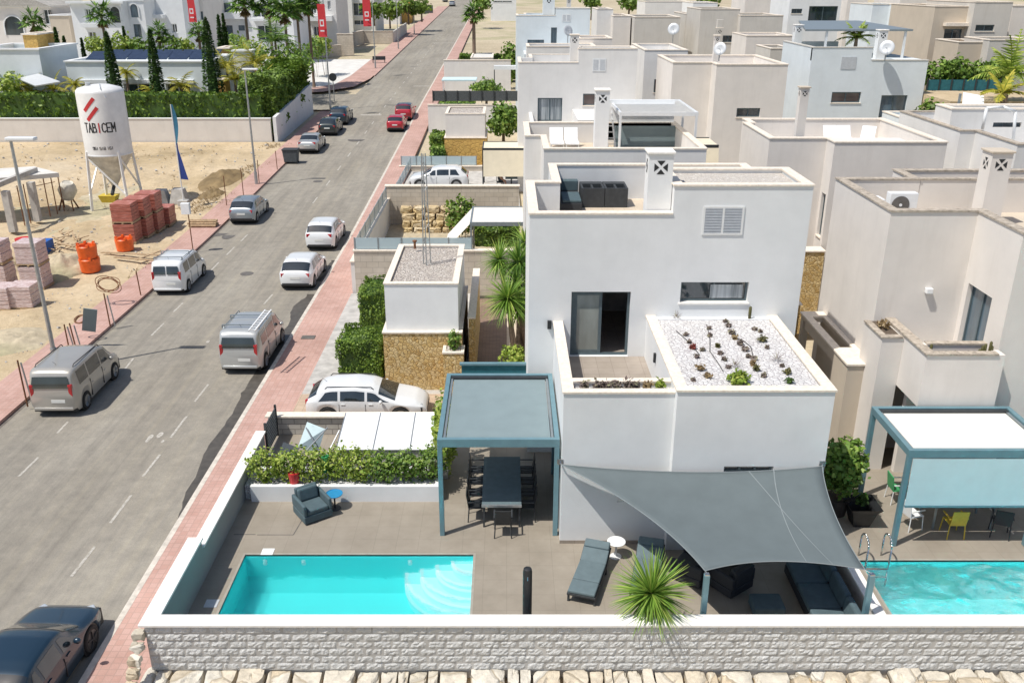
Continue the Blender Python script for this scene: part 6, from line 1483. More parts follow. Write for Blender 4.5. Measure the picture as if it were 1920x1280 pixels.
# roof garden: succulents one by one
random.seed(9); GS = 'small succulents in the white gravel roof garden'
pls = [(1268,594,.34,'agave','grey spiky agave at the back left of the roof garden'),(1405,598,.0,'column','single upright column cactus at the back edge of the roof garden'),(1286,627,.16,'s','dark succulent near the left coping, top of the first row'),(1292,641,.14,'s','olive succulent in the first row above the red one'),(1299,651,.26,'red','bright red succulent in the first row'),
(1317,655,.18,'d','dark upright succulent right of the red one'),(1306,668,.2,'s','grey green succulent below the red one'),(1313,690,.34,'b','brown bushy succulent, larger, front left of the roof garden'),(1326,704,.28,'r','low reddish brown cushion at the front left'),(1300,712,.12,'s','tiny bluish succulent at the front left corner'),
(1330,615,.16,'d','small dark tuft near the back, third from left'),(1331,629,.14,'d','thin dark upright sprig in the second row'),(1346,648,.2,'y','yellow brown succulent in the middle of the second row'),(1350,662,.16,'d','small dark cross shaped succulent mid garden'),(1358,673,.2,'s','grey tuft right of the curved pipe'),
(1366,688,.16,'d','dark cushion just behind the big green bush'),(1378,684,.34,'agave','pale violet branching succulent behind the big green bush'),(1360,602,.16,'d','dark cushion close to the house wall'),(1366,610,.22,'d','larger dark cushion close to the house wall'),(1372,623,.28,'s','clustered grey succulent in the third row'),(1378,633,.24,'b','brownish clustered succulent below the grey one'),
(1388,643,.26,'s','pale stemmed succulent in the middle of the garden'),(1397,655,.24,'s','silvery tuft right of the pale stemmed one'),(1403,668,.16,'d','dark knob mid right'),(1414,672,.2,'d','thin dark stalked succulent, mid right'),(1412,681,.24,'b','brown low cushion right of centre'),(1418,691,.28,'y','olive brown clump front right of centre'),
(1415,617,.16,'d','small dark tuft at the back right'),(1426,621,.14,'d','smallest dark tuft at the back right'),(1429,637,.32,'y','round olive cushion cactus at the back right'),(1438,651,.14,'d','tiny dark tuft right of the round cushion'),(1457,672,.42,'agave','spreading antler shaped succulent at the right'),(1466,685,.14,'d','tiny tuft below the antler shaped succulent'),
(1476,697,.26,'y','yellow ochre stump succulent at the right front'),(1480,715,.26,'g','dark blue green succulent at the right front corner'),(1432,704,.18,'s','small grey sprig near the front coping'),(1386,711,.52,'green','bright green round bush at the front edge of the roof garden')]
zg = 4.67
for px, py, s, k, lab in pls:
    s *= .78 if k != 'green' else 1
    p = atZ(px, py, zg+s*.2); t = thing('agave' if k == 'agave' else ('cactus' if k == 'column' else 'succulent'), lab, 'succulent', (p.x, p.y, zg), GS); m = MB(); b = Vector((p.x, p.y, zg))
    if k == 'column': m.lathe([(.045,0),(.05,.2),(.045,.38),(.001,.42)], b, 8); m.build('stem', 'cactus', t, smooth=True); continue
    if k == 'agave': rosette(m, b+Vector((0,0,.03)), 40, s*.8, .025, .1, .05); m.build('leaves', 'succulent', t, fixn=False); continue
    n = 170 if s > .3 else 70; mt = {'red':'succulent_red','r':'leaf_dry','b':'leaf_dry','y':'cactus','green':'leaf_bright','g':'leaf_dark','d':'succulent','s':'succulent'}[k]
    if k == 'green': n = 420
    leafcloud(m, blobpts(b+Vector((0,0,s*.3)), s*.5, s*.5, s*.4, n, .3, .3, px), .055 if s < .4 else .07, 2.0, .8, .4, b); m.build('leaves', mt, t, fixn=False)
for pts, lab in (([(1268,620),(1285,635),(1296,645),(1312,665)],'short dark irrigation hose in the first row of the roof garden'),([(1325,608),(1331,635),(1331,658),(1345,678),(1356,696)],'long curved dark irrigation hose in the second row'),([(1392,637),(1408,650),(1411,665)],'short irrigation hose in the third row')):
    P = [atZ(a, b, zg+.01) for a, b in pts]; m = MB(); m.tube(P, .011, 5); single(m, 'irrigation_hose', 'trim_black', lab, 'hose')
# planter on the terrace edge, balcony cacti
random.seed(14); x0, x1 = XV+.3, X1v-.1
for i, (f, mt) in enumerate(((.10,'succulent'),(.25,'succulent'),(.33,'succulent'),(.44,'succulent'),(.56,'succulent'),(.64,'succulent'),(.78,'leaf_dry'),(.90,'leaf_bright'))):
    x = x0+(x1-x0)*f; y = YL+.4; t = thing('planter_succulent', ['purple brown','dark purple','bushy purple','grey purple','tall dark purple','spreading purple','dry brown','yellow green'][i]+' succulent, '+['first','second','third','fourth','fifth','sixth','seventh','last'][i]+' from the left in the terrace edge planter', 'succulent', (x, y, ZC-.13), 'succulents in the terrace edge planter')
    m = MB(); leafcloud(m, blobpts((x, y, ZC+.02), .15, .12, .17+.05*(i in (4,7)), 130, .3, .3, i), .06, 1.8, .6, .4); m.build('leaves', mt, t, fixn=False)
def cactus(x, y, z, hs, label):
    t = thing('cactus', label, 'cactus', (x, y, z), 'cacti in the beige balcony planter')
    for k, (dx, h) in enumerate(hs): m = MB(); m.lathe([(.035,0),(.045,h*.3),(.04,h*.9),(.001,h)], (x+dx, y, z), 8); m.build('stem', 'cactus', t, smooth=True)
y = YT+.38
cactus(xs(1745,y,4.5), y, 4.28, [(0,.42),(.07,.2)], 'dark twin stemmed cactus at the left end of the beige balcony planter')
cactus(xs(1842,y,4.5), y, 4.28, [(0,.36),(-.07,.26),(.07,.42)], 'clump of upright cacti in the right part of the balcony planter')
cactus(xs(1856,y,4.5), y, 4.28, [(0,.5),(.05,.36)], 'tallest narrow cactus at the right end of the balcony planter')
for px, mt, lab in ((1785,'leaf_yellow','yellowish low succulent in the middle of the balcony planter'),(1813,'succulent_red','dark red small succulent right of centre in the balcony planter')):
    x = xs(px,y,4.4); m = MB(); leafcloud(m, blobpts((x, y, 4.36), .14, .1, .09, 90, .3), .05, 1.8); single(m, 'planter_succulent', mt, lab, 'succulent', 'plants in the beige balcony planter', fixn=False)
x, y = 11.45, 25.4; m = MB(); leafcloud(m, blobpts((x, y, 4.55), .2, .3, .12, 150, .3), .06, 1.8); single(m, 'planter_succulent', 'leaf_dry', 'dry brown succulents in the small side planter of the beige house', 'succulent', fixn=False)
# second row of plots
shrub('garden_bush', atY(866,402,53.5), 1.05, 1.0, 1.1, 900, .16, 'leaf_hedge', 'round dark bush behind the white side sail of the second plot', zb=-1.0)
hedge(-2.0, .75, 52.5, 53.6, -1, .4, 1600, .14, 'leaf_hedge', 'dark hedge seen under the cream awning of the second plot')
hedge(xs(806,76,1), xs(832,76,1), 76, 79, 0, 2.2, 1100, .16, 'leaf_hedge', 'low hedge block left of the second gate hut', 'hedge blocks by the second gate hut')
hedge(xs(806,72,1), xs(834,72,1), 73.2, 75.2, -.1, 1.6, 1000, .16, 'leaf_green', 'nearer hedge block below left of the second gate hut', 'hedge blocks by the second gate hut')
def broadtree(c, rx, rz, n, size, mat, label, zb, group=None, trunk=.16, cat='tree'):
    t = thing('tree', label, cat, (c[0], c[1], zb), group); c = Vector(c); m = MB(); pts = []
    for k in range(9):
        d = Vector((random.gauss(0,1), random.gauss(0,1), random.gauss(0,.8))).normalized(); cc = c+Vector((d.x*rx*.5, d.y*rx*.5, d.z*rz*.5)); pts += blobpts(cc, rx*.55, rx*.55, rz*.5, n//9, .5, .3, k*3.1)
    leafcloud(m, pts, size, 1.5, .4, .4, c); m.build('crown', mat, t, fixn=False)
    m = MB(); m.cyl((c.x, c.y, zb), (c.x, c.y, c.z), trunk, trunk*.6, 8)
    for k in range(5): a = k*1.26; m.cyl((c.x, c.y, zb+(c.z-zb)*.55), c+Vector((cos(a)*rx*.6, sin(a)*rx*.6, rz*.2)), trunk*.4, .02, 5)
    m.build('trunk', 'bark', t); return t
broadtree(atY(944,222,80), 1.9, 1.7, 1800, .24, 'leaf_green', 'leafy garden tree right of the second gate hut', .2)
broadtree(atY(912,165,94), 1.7, 1.0, 900, .24, 'leaf_green', 'leafy climber over the dark mesh fence', .9)
broadtree(atY(957,112,118), 1.9, 2.4, 900, .32, 'leaf_green', 'small round tree right of the third gate hut', 2)
hedge(xs(826,92,2), xs(890,92,2), 91, 93, 1.2, 3.0, 1300, .2, 'leaf_green', 'hedge behind the dark mesh fence')
hedge(xs(858,124,3), xs(968,124,3), 131, 133, 2, 4.6, 1500, .3, 'leaf_hedge', 'farther dark hedge at the end of the plots', 'dark hedges at the end of the plots')
hedge(xs(851,124,3), xs(968,124,3), 124, 126, 2, 4.0, 1500, .3, 'leaf_hedge', 'nearer dark hedge at the end of the plots', 'dark hedges at the end of the plots')
hedge(xs(857,116,2), xs(880,116,2), 115, 117, 1.6, 3.4, 500, .26, 'leaf_dark', 'dark hedge block left of the third gate hut')
# ---- palms
def fanpalm(x, y, zb, z, label, R=1.5, n=26, mat='leaf_palm', group='tall fan palms among the villas', tr=.17, skirt=True, detail=11):
    t = thing('fan_palm', label, 'palm tree', (x, y, zb), group); c = Vector((x, y, z)); m = MB()
    for d in fsphere(n, -.55): d = (d+Vector((random.gauss(0,.15), random.gauss(0,.15), .15))).normalized(); fan(m, c, d, R*.55, R*.62, R*.13, detail)
    m.build('crown', mat, t, fixn=False)
    if skirt:
        m = MB()
        for k in range(14): a = k*.45; d = Vector((cos(a)*.5, sin(a)*.5, -.85)); fan(m, c-Vector((0,0,.2)), d, R*.3, R*.35, R*.1, 6)
        m.build('dry_skirt', 'leaf_dry', t, fixn=False)
    m = MB(); m.lathe([(tr*1.5,0),(tr*1.05,.6),(tr,(z-zb)*.6),(tr*.85,z-zb)], (x, y, zb), 9); m.build('trunk', 'palm_trunk', t); return t
def featherpalm(x, y, zb, z, label, L=2.0, n=22, mat='leaf_palm', group=None, tr=.15, w=.09, droop=1.1):
    t = thing('feather_palm', label, 'palm tree', (x, y, zb), group); m = MB()
    for d in fsphere(n, -.1): d = (d+Vector((random.gauss(0,.12), random.gauss(0,.12), .35))).normalized(); frond(m, (x, y, z), d, L*random.uniform(.8,1.1), droop, w, 7)
    m.build('crown', mat, t, fixn=False); m = MB(); m.lathe([(tr*1.3,0),(tr,.5),(tr*.8,max(.6, z-zb))], (x, y, zb), 8); m.build('trunk', 'palm_trunk', t); return t
def palmpx(px, row, Y, fn, label, **k):
    p = atY(px, row, Y); return fn(p.x, p.y, zr(Y)-.1, p.z, label, **k)
random.seed(31)
palmpx(888, 27, 128, fanpalm, 'lone fan palm on the right pavement near the top of the street', R=1.9, n=34, group=None, tr=.24)
palmpx(190, 30, 112, fanpalm, 'fan palm in front of the white villa, above the silo', R=2.1)
palmpx(62, 42, 112, fanpalm, 'fan palm by the ochre tower at the far left', R=1.9)
palmpx(297, 62, 108, fanpalm, 'short fan palm right of the second tall cypress from the silo', R=1.6)
palmpx(372, 62, 108, fanpalm, 'short fan palm left of the widest cypress', R=1.5)
for px, row, Y, R, lab in ((458,8,116,2.3,'tall fan palm, leftmost of the tall group behind the yellow palms'),(503,12,118,2.3,'tall fan palm, second of the tall group'),(533,22,112,2.4,'tall fan palm with the thickest trunk in the tall group'),(556,14,116,2.3,'tall fan palm, second from the right in the tall group'),(577,8,118,2.2,'tall fan palm at the right end of the tall group, next to the red banner')): palmpx(px, row, Y, fanpalm, lab, R=R, n=30)
palmpx(516, 78, 106, featherpalm, 'dark green feather palm with pale trunk before the tall palm group', L=3.2, n=34, w=.13)
for px, row, Y, L, lab in ((425,128,94,2.6,'yellowish feather palm left of the front lamp post'),(452,108,98,2.4,'yellow green feather palm behind the front lamp post'),(478,120,96,2.4,'yellow green feather palm over the corner hedge'),(492,150,92,1.9,'orange tinted feather palm beside the corner hedge'),(440,150,90,1.8,'low yellow feather palm at the foot of the white house end wall')): palmpx(px, row, Y, featherpalm, lab, L=L, n=26, mat='leaf_yellow' if row != 108 else 'leaf_bright', group='yellow feather palms by the corner hedge', w=.12)
for px, row, Y, L, lab in ((60,172,88,2.4,'arching yellow palm under the grey awning at the far left'),(100,168,88,2.2,'arching yellow palm left of the silo'),(140,160,88,1.7,'bushy yellow palm right behind the silo top'),(236,138,89,1.5,'small golden palm between the two garage cypresses'),(340,163,88,2.2,'arching orange green palm before the third garage opening'),(285,172,88,1.6,'low arching palm before the second garage opening')): palmpx(px, row, Y, featherpalm, lab, L=L, n=22, mat='leaf_yellow', group='golden palms behind the long hedge', w=.12, droop=1.6)
palmpx(1895, 140, 60, featherpalm, 'bright feather palm at the right edge above the pale house', L=2.7, n=40, mat='leaf_bright', w=.14)
palmpx(1880, 175, 56, featherpalm, 'low banana like palm under the bright palm at the right edge', L=1.8, n=14, mat='leaf_yellow', w=.2)
for px, row, Y, lab in ((1606,72,60,'potted palm under the solar canopy'),):
    p = atY(px, row, 67.5); featherpalm(p.x, 67.5, z2, p.z, lab, L=1.6, n=24, mat='leaf_bright', w=.12)
# cypresses
def cypress(px, r0, r1, w, Y, label):
    p1, p0 = atY(px, r0, Y), atY(px, r1, Y); x = (p0.x+p1.x)/2; zt, zb = p1.z, zr(Y)-.1; r = w/2/1680*Y*.98; t = thing('cypress', label, 'cypress', (x, Y, zb), 'slim dark cypresses among the villas'); m = MB(); pts = []
    n = int(1100*(zt-zb)/6)+500
    for i in range(n):
        u = random.random()**1.15; a = random.uniform(0, 2*pi); rr = r*(min(1, u*6)**.5)*(1-u)**.62*1.45*random.uniform(.86,1.04)*(1+.07*noise.noise(Vector((a, u*6, px)))); pts.append(Vector((x+cos(a)*rr, Y+sin(a)*rr, zb+.3+(zt-zb-.3)*u)))
    leafcloud(m, pts, .17, 1.9, .8, .4, Vector((x, Y, zb+2))); m.build('crown', 'leaf_cypress', t, fixn=False)
    m = MB(); m.lathe([(.12,0),(.1,.8),(r*.62,1.0),(r*.66,(zt-zb)*.3),(r*.25,(zt-zb)*.8),(.001,(zt-zb)*.95)], (x, Y, zb), 8); m.build('trunk', 'leaf_cypress', t)
for a in ((207,60,168,27,87,'tall cypress directly behind the silo'),(289,55,180,25,87,'tall cypress between the two right garage openings'),(393,33,178,34,88,'widest cypress at the right end of the long white house'),(412,28,95,14,112,'thin cypress behind the widest one, left twin'),(421,26,95,12,114,'thin cypress behind the widest one, right twin'),(113,52,170,14,96,'slim cypress right of the ochre tower'),(123,68,118,14,100,'shorter cypress beside the slim one near the ochre tower'),(155,72,106,9,104,'small cypress at the left end of the solar roof'),(234,50,95,11,108,'small cypress before the villa arches')): cypress(*a)
# hedges on the left
random.seed(8)
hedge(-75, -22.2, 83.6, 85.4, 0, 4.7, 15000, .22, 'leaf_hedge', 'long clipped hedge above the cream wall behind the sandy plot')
t = thing('hedge', 'tall thick hedge along the white street wall up to the junction', 'hedge', (-22.6, 92, 0), None); m = MB(); pts = []
while len(pts) < 14000:
    u = random.random(); Y = 84.6+u*14.6; zt = 5.6+.9*u; s = random.random()
    if s < .45: q = Vector((-21.3+random.uniform(-.25,.15), Y, random.uniform(1.4+u*.9, zt)))
    elif s < .62: q = Vector((random.uniform(-24.4,-21.4), 84.6, random.uniform(1, zt)))
    elif s < .68: q = Vector((random.uniform(-24.4,-21.4), 99.2, random.uniform(1, zt)))
    else: q = Vector((random.uniform(-24.4,-21.3), Y, zt+random.uniform(-.3,.1)))
    q += Vector((1,1,1))*noise.noise(q*.9)*.5; pts.append(q)
leafcloud(m, pts, .22, 1.5, .4, .4, Vector((-23, 92, 2))); m.build('foliage', 'leaf_hedge', t, fixn=False)
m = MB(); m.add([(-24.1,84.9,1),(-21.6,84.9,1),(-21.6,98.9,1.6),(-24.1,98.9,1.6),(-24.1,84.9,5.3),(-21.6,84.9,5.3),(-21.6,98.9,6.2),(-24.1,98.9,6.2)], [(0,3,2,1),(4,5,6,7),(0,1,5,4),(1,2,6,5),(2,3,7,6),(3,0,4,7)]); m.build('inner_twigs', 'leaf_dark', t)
# green screens at the right
t = thing('mesh_fence', 'dark blue green mesh fence under the shrubs at the upper right', 'fence', (31, 66, 1)); q = H4(66, 1738, 1874, 150, 170); m = MB(); m.box(q[0], q[1], 66, 66.05, q[2], q[3]); m.build('mesh', 'fence_green', t)
for i in range(7): x = q[0]+(q[1]-q[0])*i/6; m = MB(); m.box(x-.04, x+.04, 65.93, 66, q[2], q[3]+.1); m.build('post', 'dark_metal', t)
for px, r, lab in ((1756,134,'leafy shrub behind the blue green fence, left end'),(1790,128,'leafy shrub behind the blue green fence, second from left'),(1815,138,'leafy shrub behind the blue green fence, in the middle'),(1843,134,'leafy shrub behind the blue green fence, fourth'),(1872,130,'leafy shrub behind the blue green fence, right end')):
    c = atY(px, r+6, 67.5); shrub('garden_shrub', c, 1.1, .9, .95, 700, .2, 'leaf_green', lab, group='shrubs behind the blue green fence', zb=c.z-1.2, rough=.35)
c = atY(1745, 215, 55); shrub('garden_bush', c, .9, .9, .9, 500, .18, 'leaf_hedge', 'round bush between the white solar house terrace and the pale house', zb=c.z-1)
struct(MB().box(q[0]-1, q[1]+14, 60, 65.9, -1, zY(171,65.9)-.0), 'upper_yard', 'sand', base=(30,60,0))
t = thing('white_awning', 'tilted white awning panel before the earth bank at the upper right', 'awning', (26.6, 58, 1)); a, b, c_, d = atY(1806,173,60), atY(1845,180,58), atY(1845,196,55), atY(1804,196,55); m = MB(); m.add([a,b,c_,d], [(0,1,2,3)]); o = m.build('canopy', 'bright_stucco', t); s = o.modifiers.new('t','SOLIDIFY'); s.thickness=.05
p = atY(1800,176,56); m = MB(); m.box(p.x, p.x+.12, 56, 56.12, 0, p.z); m.build('post', 'grey_metal', t)
# scrub and distant trees near the top
random.seed(77); k = 0
for px, row, Y, r in ((1180,4,175,2.2),(1215,2,180,2.5),(1245,3,178,2.2),(1110,2,172,2.4),(1330,2,172,2.2),(730,16,190,2.8),(765,12,195,2.6),(700,14,185,2.5),(1660,30,100,1.6),(790,8,205,2.6),(905,6,215,2.5)):
    c = onroad(px, row); k += 1
    lab = 'distant round tree near the top edge, ' + ['above the grey dish house','right of the grey dish house','third over the far plots','left of the far plots','over the far terrace houses','behind the parked far cars','right of the far parked cars','left of the far parked cars','left of the pale blue house','near the end of the street, left side','near the end of the street, right side'][k-1]
    c = atY(px, row+2, Y); broadtree((c.x, Y, c.z), r, r*.8, 450, .5, 'leaf_hedge', lab, c.z-r*1.3, 'distant trees near the top edge', .2)

# greenery between the villas and the long white house
random.seed(55)
for i, (px, row, Y, r, mt) in enumerate(((228,82,108,1.5,'leaf_bright'),(262,90,108,1.3,'leaf_green'),(322,88,108,1.6,'leaf_green'),(346,92,109,1.3,'leaf_bright'),(180,86,110,1.3,'leaf_bright'),(105,104,104,1.2,'leaf_bright'),(470,96,112,2.0,'leaf_bright'),(500,112,104,1.8,'leaf_green'),(545,105,110,2.2,'leaf_hedge'),(560,118,104,1.8,'leaf_green'),(590,92,128,1.6,'leaf_green'),(606,82,130,1.3,'leaf_bright'),(438,84,120,1.6,'leaf_green'),(22,158,87.6,1.4,'leaf_bright'))):
    c = atY(px, row, Y); names = ['right of the silo palm','before the blue arched door','below the third small palm','left of the widest cypress','under the silo palm','beside the ochre tower','before the tall palm trunks','right of the yellow palms','among the tall palm trunks','just above the corner hedge','in front of the beige garden wall','nearest the red junction banner','below the blue villa windows','at the far left end of the long hedge']
    shrub('villa_shrub', c, r, r, r*.8, 480, .26, mt, 'leafy garden shrub '+names[i], group='garden shrubs of the villas', zb=zr(Y)-.1 if c.z-r*.8 > zr(Y) else c.z-r*.8, rough=.35)
# ================================================================ building plot, left side
def capw(x0, x1, y0, y1, z0, z1, mat, label): return capwall(x0, x1, y0, y1, z0, z1, mat, label, 'bright_stucco', 'boundary_wall')
capw(-75, -21.5, 83, 83.3, -.3, 2.65, 'cream_stucco', 'long cream wall at the back of the sandy plot')
t = thing('boundary_wall', 'white wall along the left pavement under the tall hedge', 'wall', (-21, 91, 0)); m = MB(); zf = lambda Y: 2.75+(Y-83)*.075
P = [(-21.25,82.98),(-20.95,82.98),(-20.95,99.4),(-21.25,99.4)]; m.add([(x,y,-.2) for x,y in P]+[(x,y,zf(y)) for x,y in P], [(0,3,2,1),(4,5,6,7),(0,1,5,4),(1,2,6,5),(2,3,7,6),(3,0,4,7)]); m.build('wall', 'white_stucco', t)
# silo
SX, SY = -27.3, 62.0; z0 = sandz(SX, SY)
t = thing('cement_silo', 'white cement silo with red stripes and black lettering on four legs', 'silo', (SX, SY, z0)); R = 1.52; zc, zt = 3.2, 7.55
m = MB(); m.lathe([(R,zc),(R,zt-.25),(R*.985,zt-.12),(R*.9,zt+.02),(R*.45,zt+.22),(.001,zt+.28)], (SX, SY, 0), 40); m.build('tank', 'silo_white', t, smooth=2)
m = MB(); m.lathe([(R,zc-.002),(R*1.012,zc+.03),(R*1.012,zc+.09),(R+.001,zc+.12)], (SX, SY, 0), 40); m.build('rim_band', 'white_metal', t, smooth=2)
m = MB(); m.lathe([(.2,.95),(.24,1.1),(R*.99,zc-.01)], (SX, SY, 0), 32); m.build('hopper', 'silo_dirty', t, smooth=2)
for sx in (-1, 1):
    for sy in (-1, 1):
        m = MB(); m.bar((SX+sx*1.08, SY+sy*1.08, zc+.3), (SX+sx*1.3, SY+sy*1.3, z0-.1), .15); m.build('leg', 'silo_white', t)
for a, b in (((-1,-1),(1,-1)),((1,-1),(1,1)),((-1,1),(-1,-1)),((1,1),(-1,1))): m = MB(); m.bar((SX+a[0]*1.1, SY+a[1]*1.1, zc-.1), (SX+b[0]*1.28, SY+b[1]*1.28, .55), .09); m.build('brace', 'silo_white', t)
m = MB(); m.box(SX-1.4, SX+1.4, SY-1.45, SY-1.3, z0-.1, z0+.06); m.build('foot_beam', 'white_metal', t)
m = MB(); m.cyl((SX, SY-.2, .95), (SX+.1, SY-.9, .55), .12); m.build('outlet', 'dark_metal', t)
m = MB(); m.cyl((SX-.5, SY-.5, zt+.1), (SX-.5, SY-.5, zt+.4), .16); m.build('filter_cap', 'louvre', t)
m = MB(); m.tube([(SX+.2, SY-.3, zt+.3),(SX+.6, SY-1.2, zt+.1),(SX+.9, SY-1.28, zt-.5)], .04); m.build('pipe', 'louvre', t)
VX = atan2(CX*0-SX, -SY)   # (the side the letters face: towards the street and the south)
ANG = -pi/2+.13   # lettering centred slightly east of the south face
def cyl_pt(u, z, off=.012): a = ANG+u/R; return Vector((SX+cos(a)*(R+off), SY+sin(a)*(R+off), z))
def stripe(u0, z0_, u1, z1_, w, name, mat):
    m = MB(); n = 8; d = Vector((u1-u0, z1_-z0_)).normalized(); s = Vector((-d.y, d.x))*w/2
    for k in range(n):
        a, b = k/n, (k+1)/n; P = []
        for q, sg in ((a,-1),(b,-1),(b,1),(a,1)): P.append(cyl_pt(u0+(u1-u0)*q+s.x*sg, z0_+(z1_-z0_)*q+s.y*sg))
        m.quad(*P)
    m.build(name, mat, t)
stripe(-.80, 6.22, -.02, 7.05, .23, 'red_stripe', 'logo_red'); stripe(-.66, 5.62, .12, 6.45, .23, 'red_stripe', 'logo_red')
FONT = {'T':[((0,1),(1,1)),((.5,1),(.5,0))],'A':[((0,0),(.5,1)),((.5,1),(1,0)),((.22,.4),(.78,.4))],'B':[((0,0),(0,1)),((0,1),(.75,.95)),((.75,.95),(.75,.58)),((.75,.58),(0,.52)),((.75,.5),(.95,.4)),((.95,.4),(.9,.05)),((.9,.05),(0,0))],'I':[((.5,0),(.5,1))],'C':[((1,.85),(.6,1)),((.6,1),(.15,.85)),((.15,.85),(0,.5)),((0,.5),(.15,.12)),((.15,.12),(.6,0)),((.6,0),(1,.15))],'E':[((0,0),(0,1)),((0,1),(1,1)),((0,.5),(.8,.5)),((0,0),(1,0))],'M':[((0,0),(0,1)),((0,1),(.5,.35)),((.5,.35),(1,1)),((1,1),(1,0))],
 '9':[((0,.6),(1,.6)),((0,.6),(0,1)),((0,1),(1,1)),((1,1),(1,0)),((1,0),(0,0))],'6':[((1,1),(0,1)),((0,1),(0,0)),((0,0),(1,0)),((1,0),(1,.5)),((1,.5),(0,.5))],'1':[((.5,0),(.5,1))],'5':[((1,1),(0,1)),((0,1),(0,.55)),((0,.55),(1,.55)),((1,.55),(1,0)),((1,0),(0,0))],'8':[((0,0),(0,1)),((0,1),(1,1)),((1,1),(1,0)),((1,0),(0,0)),((0,.5),(1,.5))],'7':[((0,1),(1,1)),((1,1),(.3,0))],'3':[((0,1),(1,1)),((1,1),(1,0)),((1,0),(0,0)),((.2,.5),(1,.5))]}
def lettering(txt, u0, zb, w, h, th, gap, mat, name, red=()):
    groups = {}
    u = u0
    for i, ch in enumerate(txt):
        if ch != ' ':
            mm = groups.setdefault('logo_red' if i in red else mat, MB())
            for (a, b), (c_, d) in FONT[ch]:
                p, q = Vector((u+a*w, zb+b*h)), Vector((u+c_*w, zb+d*h)); dd = (q-p).normalized()*th*.4; p, q = p-dd, q+dd; s = Vector((-(q-p).y, (q-p).x)).normalized()*th/2
                mm.quad(cyl_pt(p.x-s.x, p.y-s.y), cyl_pt(q.x-s.x, q.y-s.y), cyl_pt(q.x+s.x, q.y+s.y), cyl_pt(p.x+s.x, p.y+s.y))
        u += w+gap
    for mt, mm in groups.items(): mm.build(name, mt, t)
lettering('TABICEM', -.98, 4.85, .225, .58, .08, .075, 'logo_black', 'lettering', red=(3,))
for w_, u_ in (('961', -.62), ('518', -.14), ('161', .34)): lettering(w_, u_, 3.70, .10, .17, .035, .035, 'logo_black', 'phone_number')
# lamp posts
def lamp(px, pb, pxt, pt, label, Y=None, head=True, arm=1.5, hs=1, sgn=1, r=.09):
    b = onroad(px, pb, .12) if Y is None else Vector((xs(px,Y,zr(Y)),Y,zr(Y)+.1)); z1 = zY(pt, b.y); t = thing('street_lamp', label, 'street lamp', tuple(b), 'street lamps')
    m = MB(); m.cyl(b, (b.x, b.y, z1), r, r*.6, 10); m.cyl(b, (b.x, b.y, b.z+.9), r*1.35, r*1.35, 10); m.build('pole', 'galvanised', t, smooth=2)
    if head:
        m = MB(); m.box(b.x-.15*sgn, b.x+.95*sgn*hs, b.y-.16, b.y+.16, z1, z1+.14); m.build('lamp_head', 'white_metal', t, bev=.04)
    return t
lamp(107, 690, 25, 264, 'nearest tall street lamp with flat white head, left pavement behind the grey van')
lamp(481, 345, 452, 132, 'second street lamp with the base next to the wire fence, left pavement')
lamp(620, 205, 612, -30, 'third street lamp at the junction, with a long red banner')
lamp(704, 128, 695, -20, 'fourth street lamp beyond the junction, beside the small bench')
lamp(747, 92, 742, -10, 'fifth street lamp beyond the junction by the grey plot walls', r=.08); lamp(777, 65, 774, -8, 'sixth street lamp far up the left pavement', r=.08)
def hanging(px0, px1, r0, r1, Y, label, mat, mark=None):
    q = H4(Y, px0, px1, r0, r1); t = thing('banner', label, 'banner', (q[0], Y, q[2]), 'red vertical banners'); m = MB(); n = 10
    for i in range(n): m.quad(*[(q[0]+(q[1]-q[0])*a, Y+.15*sin(3*k/n+a), q[2]+(q[3]-q[2])*k/n) for k, a in ((i,0),(i,1),(i+1,1),(i+1,0))])
    m.build('cloth', mat, t, smooth=True); x = q[1]+.1 if px1 > 600 or px1 < 400 else q[0]-.1
    m = MB(); z = q[2]+(q[3]-q[2])*.35; w = q[1]-q[0]
    for dz in (-.5, 0, .5): m.box(q[0]+w*.25, q[0]+w*.75, Y-.12, Y-.10, z+dz-.07, z+dz+.07)
    for dx in (.25, .65): m.box(q[0]+w*dx, q[0]+w*(dx+.1), Y-.12, Y-.10, z+.07, z+.43)
    m.build('emblem', 'white_plastic', t); return t
hanging(596, 611, 8, 70, 96, 'long red banner with white mark on the junction lamp post', 'banner_red'); hanging(680, 695, -6, 50, 128, 'red banner with white mark beyond the junction', 'banner_red'); hanging(352, 366, -6, 42, 120, 'red banner in front of the blue framed villa windows', 'banner_red')
m = MB(); p = onroad(627, 190, .12); z1 = zY(145, p.y); t = thing('road_sign', 'round grey road sign seen from behind at the junction corner', 'road sign', tuple(p)); m.cyl(p, (p.x, p.y, z1+.3), .05); m.build('pole', 'galvanised', t); m = MB(); m.cyl((p.x, p.y-.05, z1), (p.x, p.y-.02, z1), .45, n=24); m.build('disc', 'dark_metal', t)
p = onroad(707, 118, .12); t = thing('street_bench', 'small dark bench on the pink corner beyond the junction', 'bench', tuple(p)); m = MB(); m.box(p.x-.7, p.x+1.3, p.y-.2, p.y+.2, p.z+.42, p.z+.5); m.build('seat', 'dark_metal', t); m = MB(); m.box(p.x-.7, p.x+1.3, p.y+.2, p.y+.26, p.z+.5, p.z+.95); m.build('backrest', 'dark_metal', t)
for x in (-.6, 1.2): m = MB(); m.box(p.x+x-.04, p.x+x+.04, p.y-.18, p.y+.2, p.z, p.z+.42); m.build('leg', 'dark_metal', t)
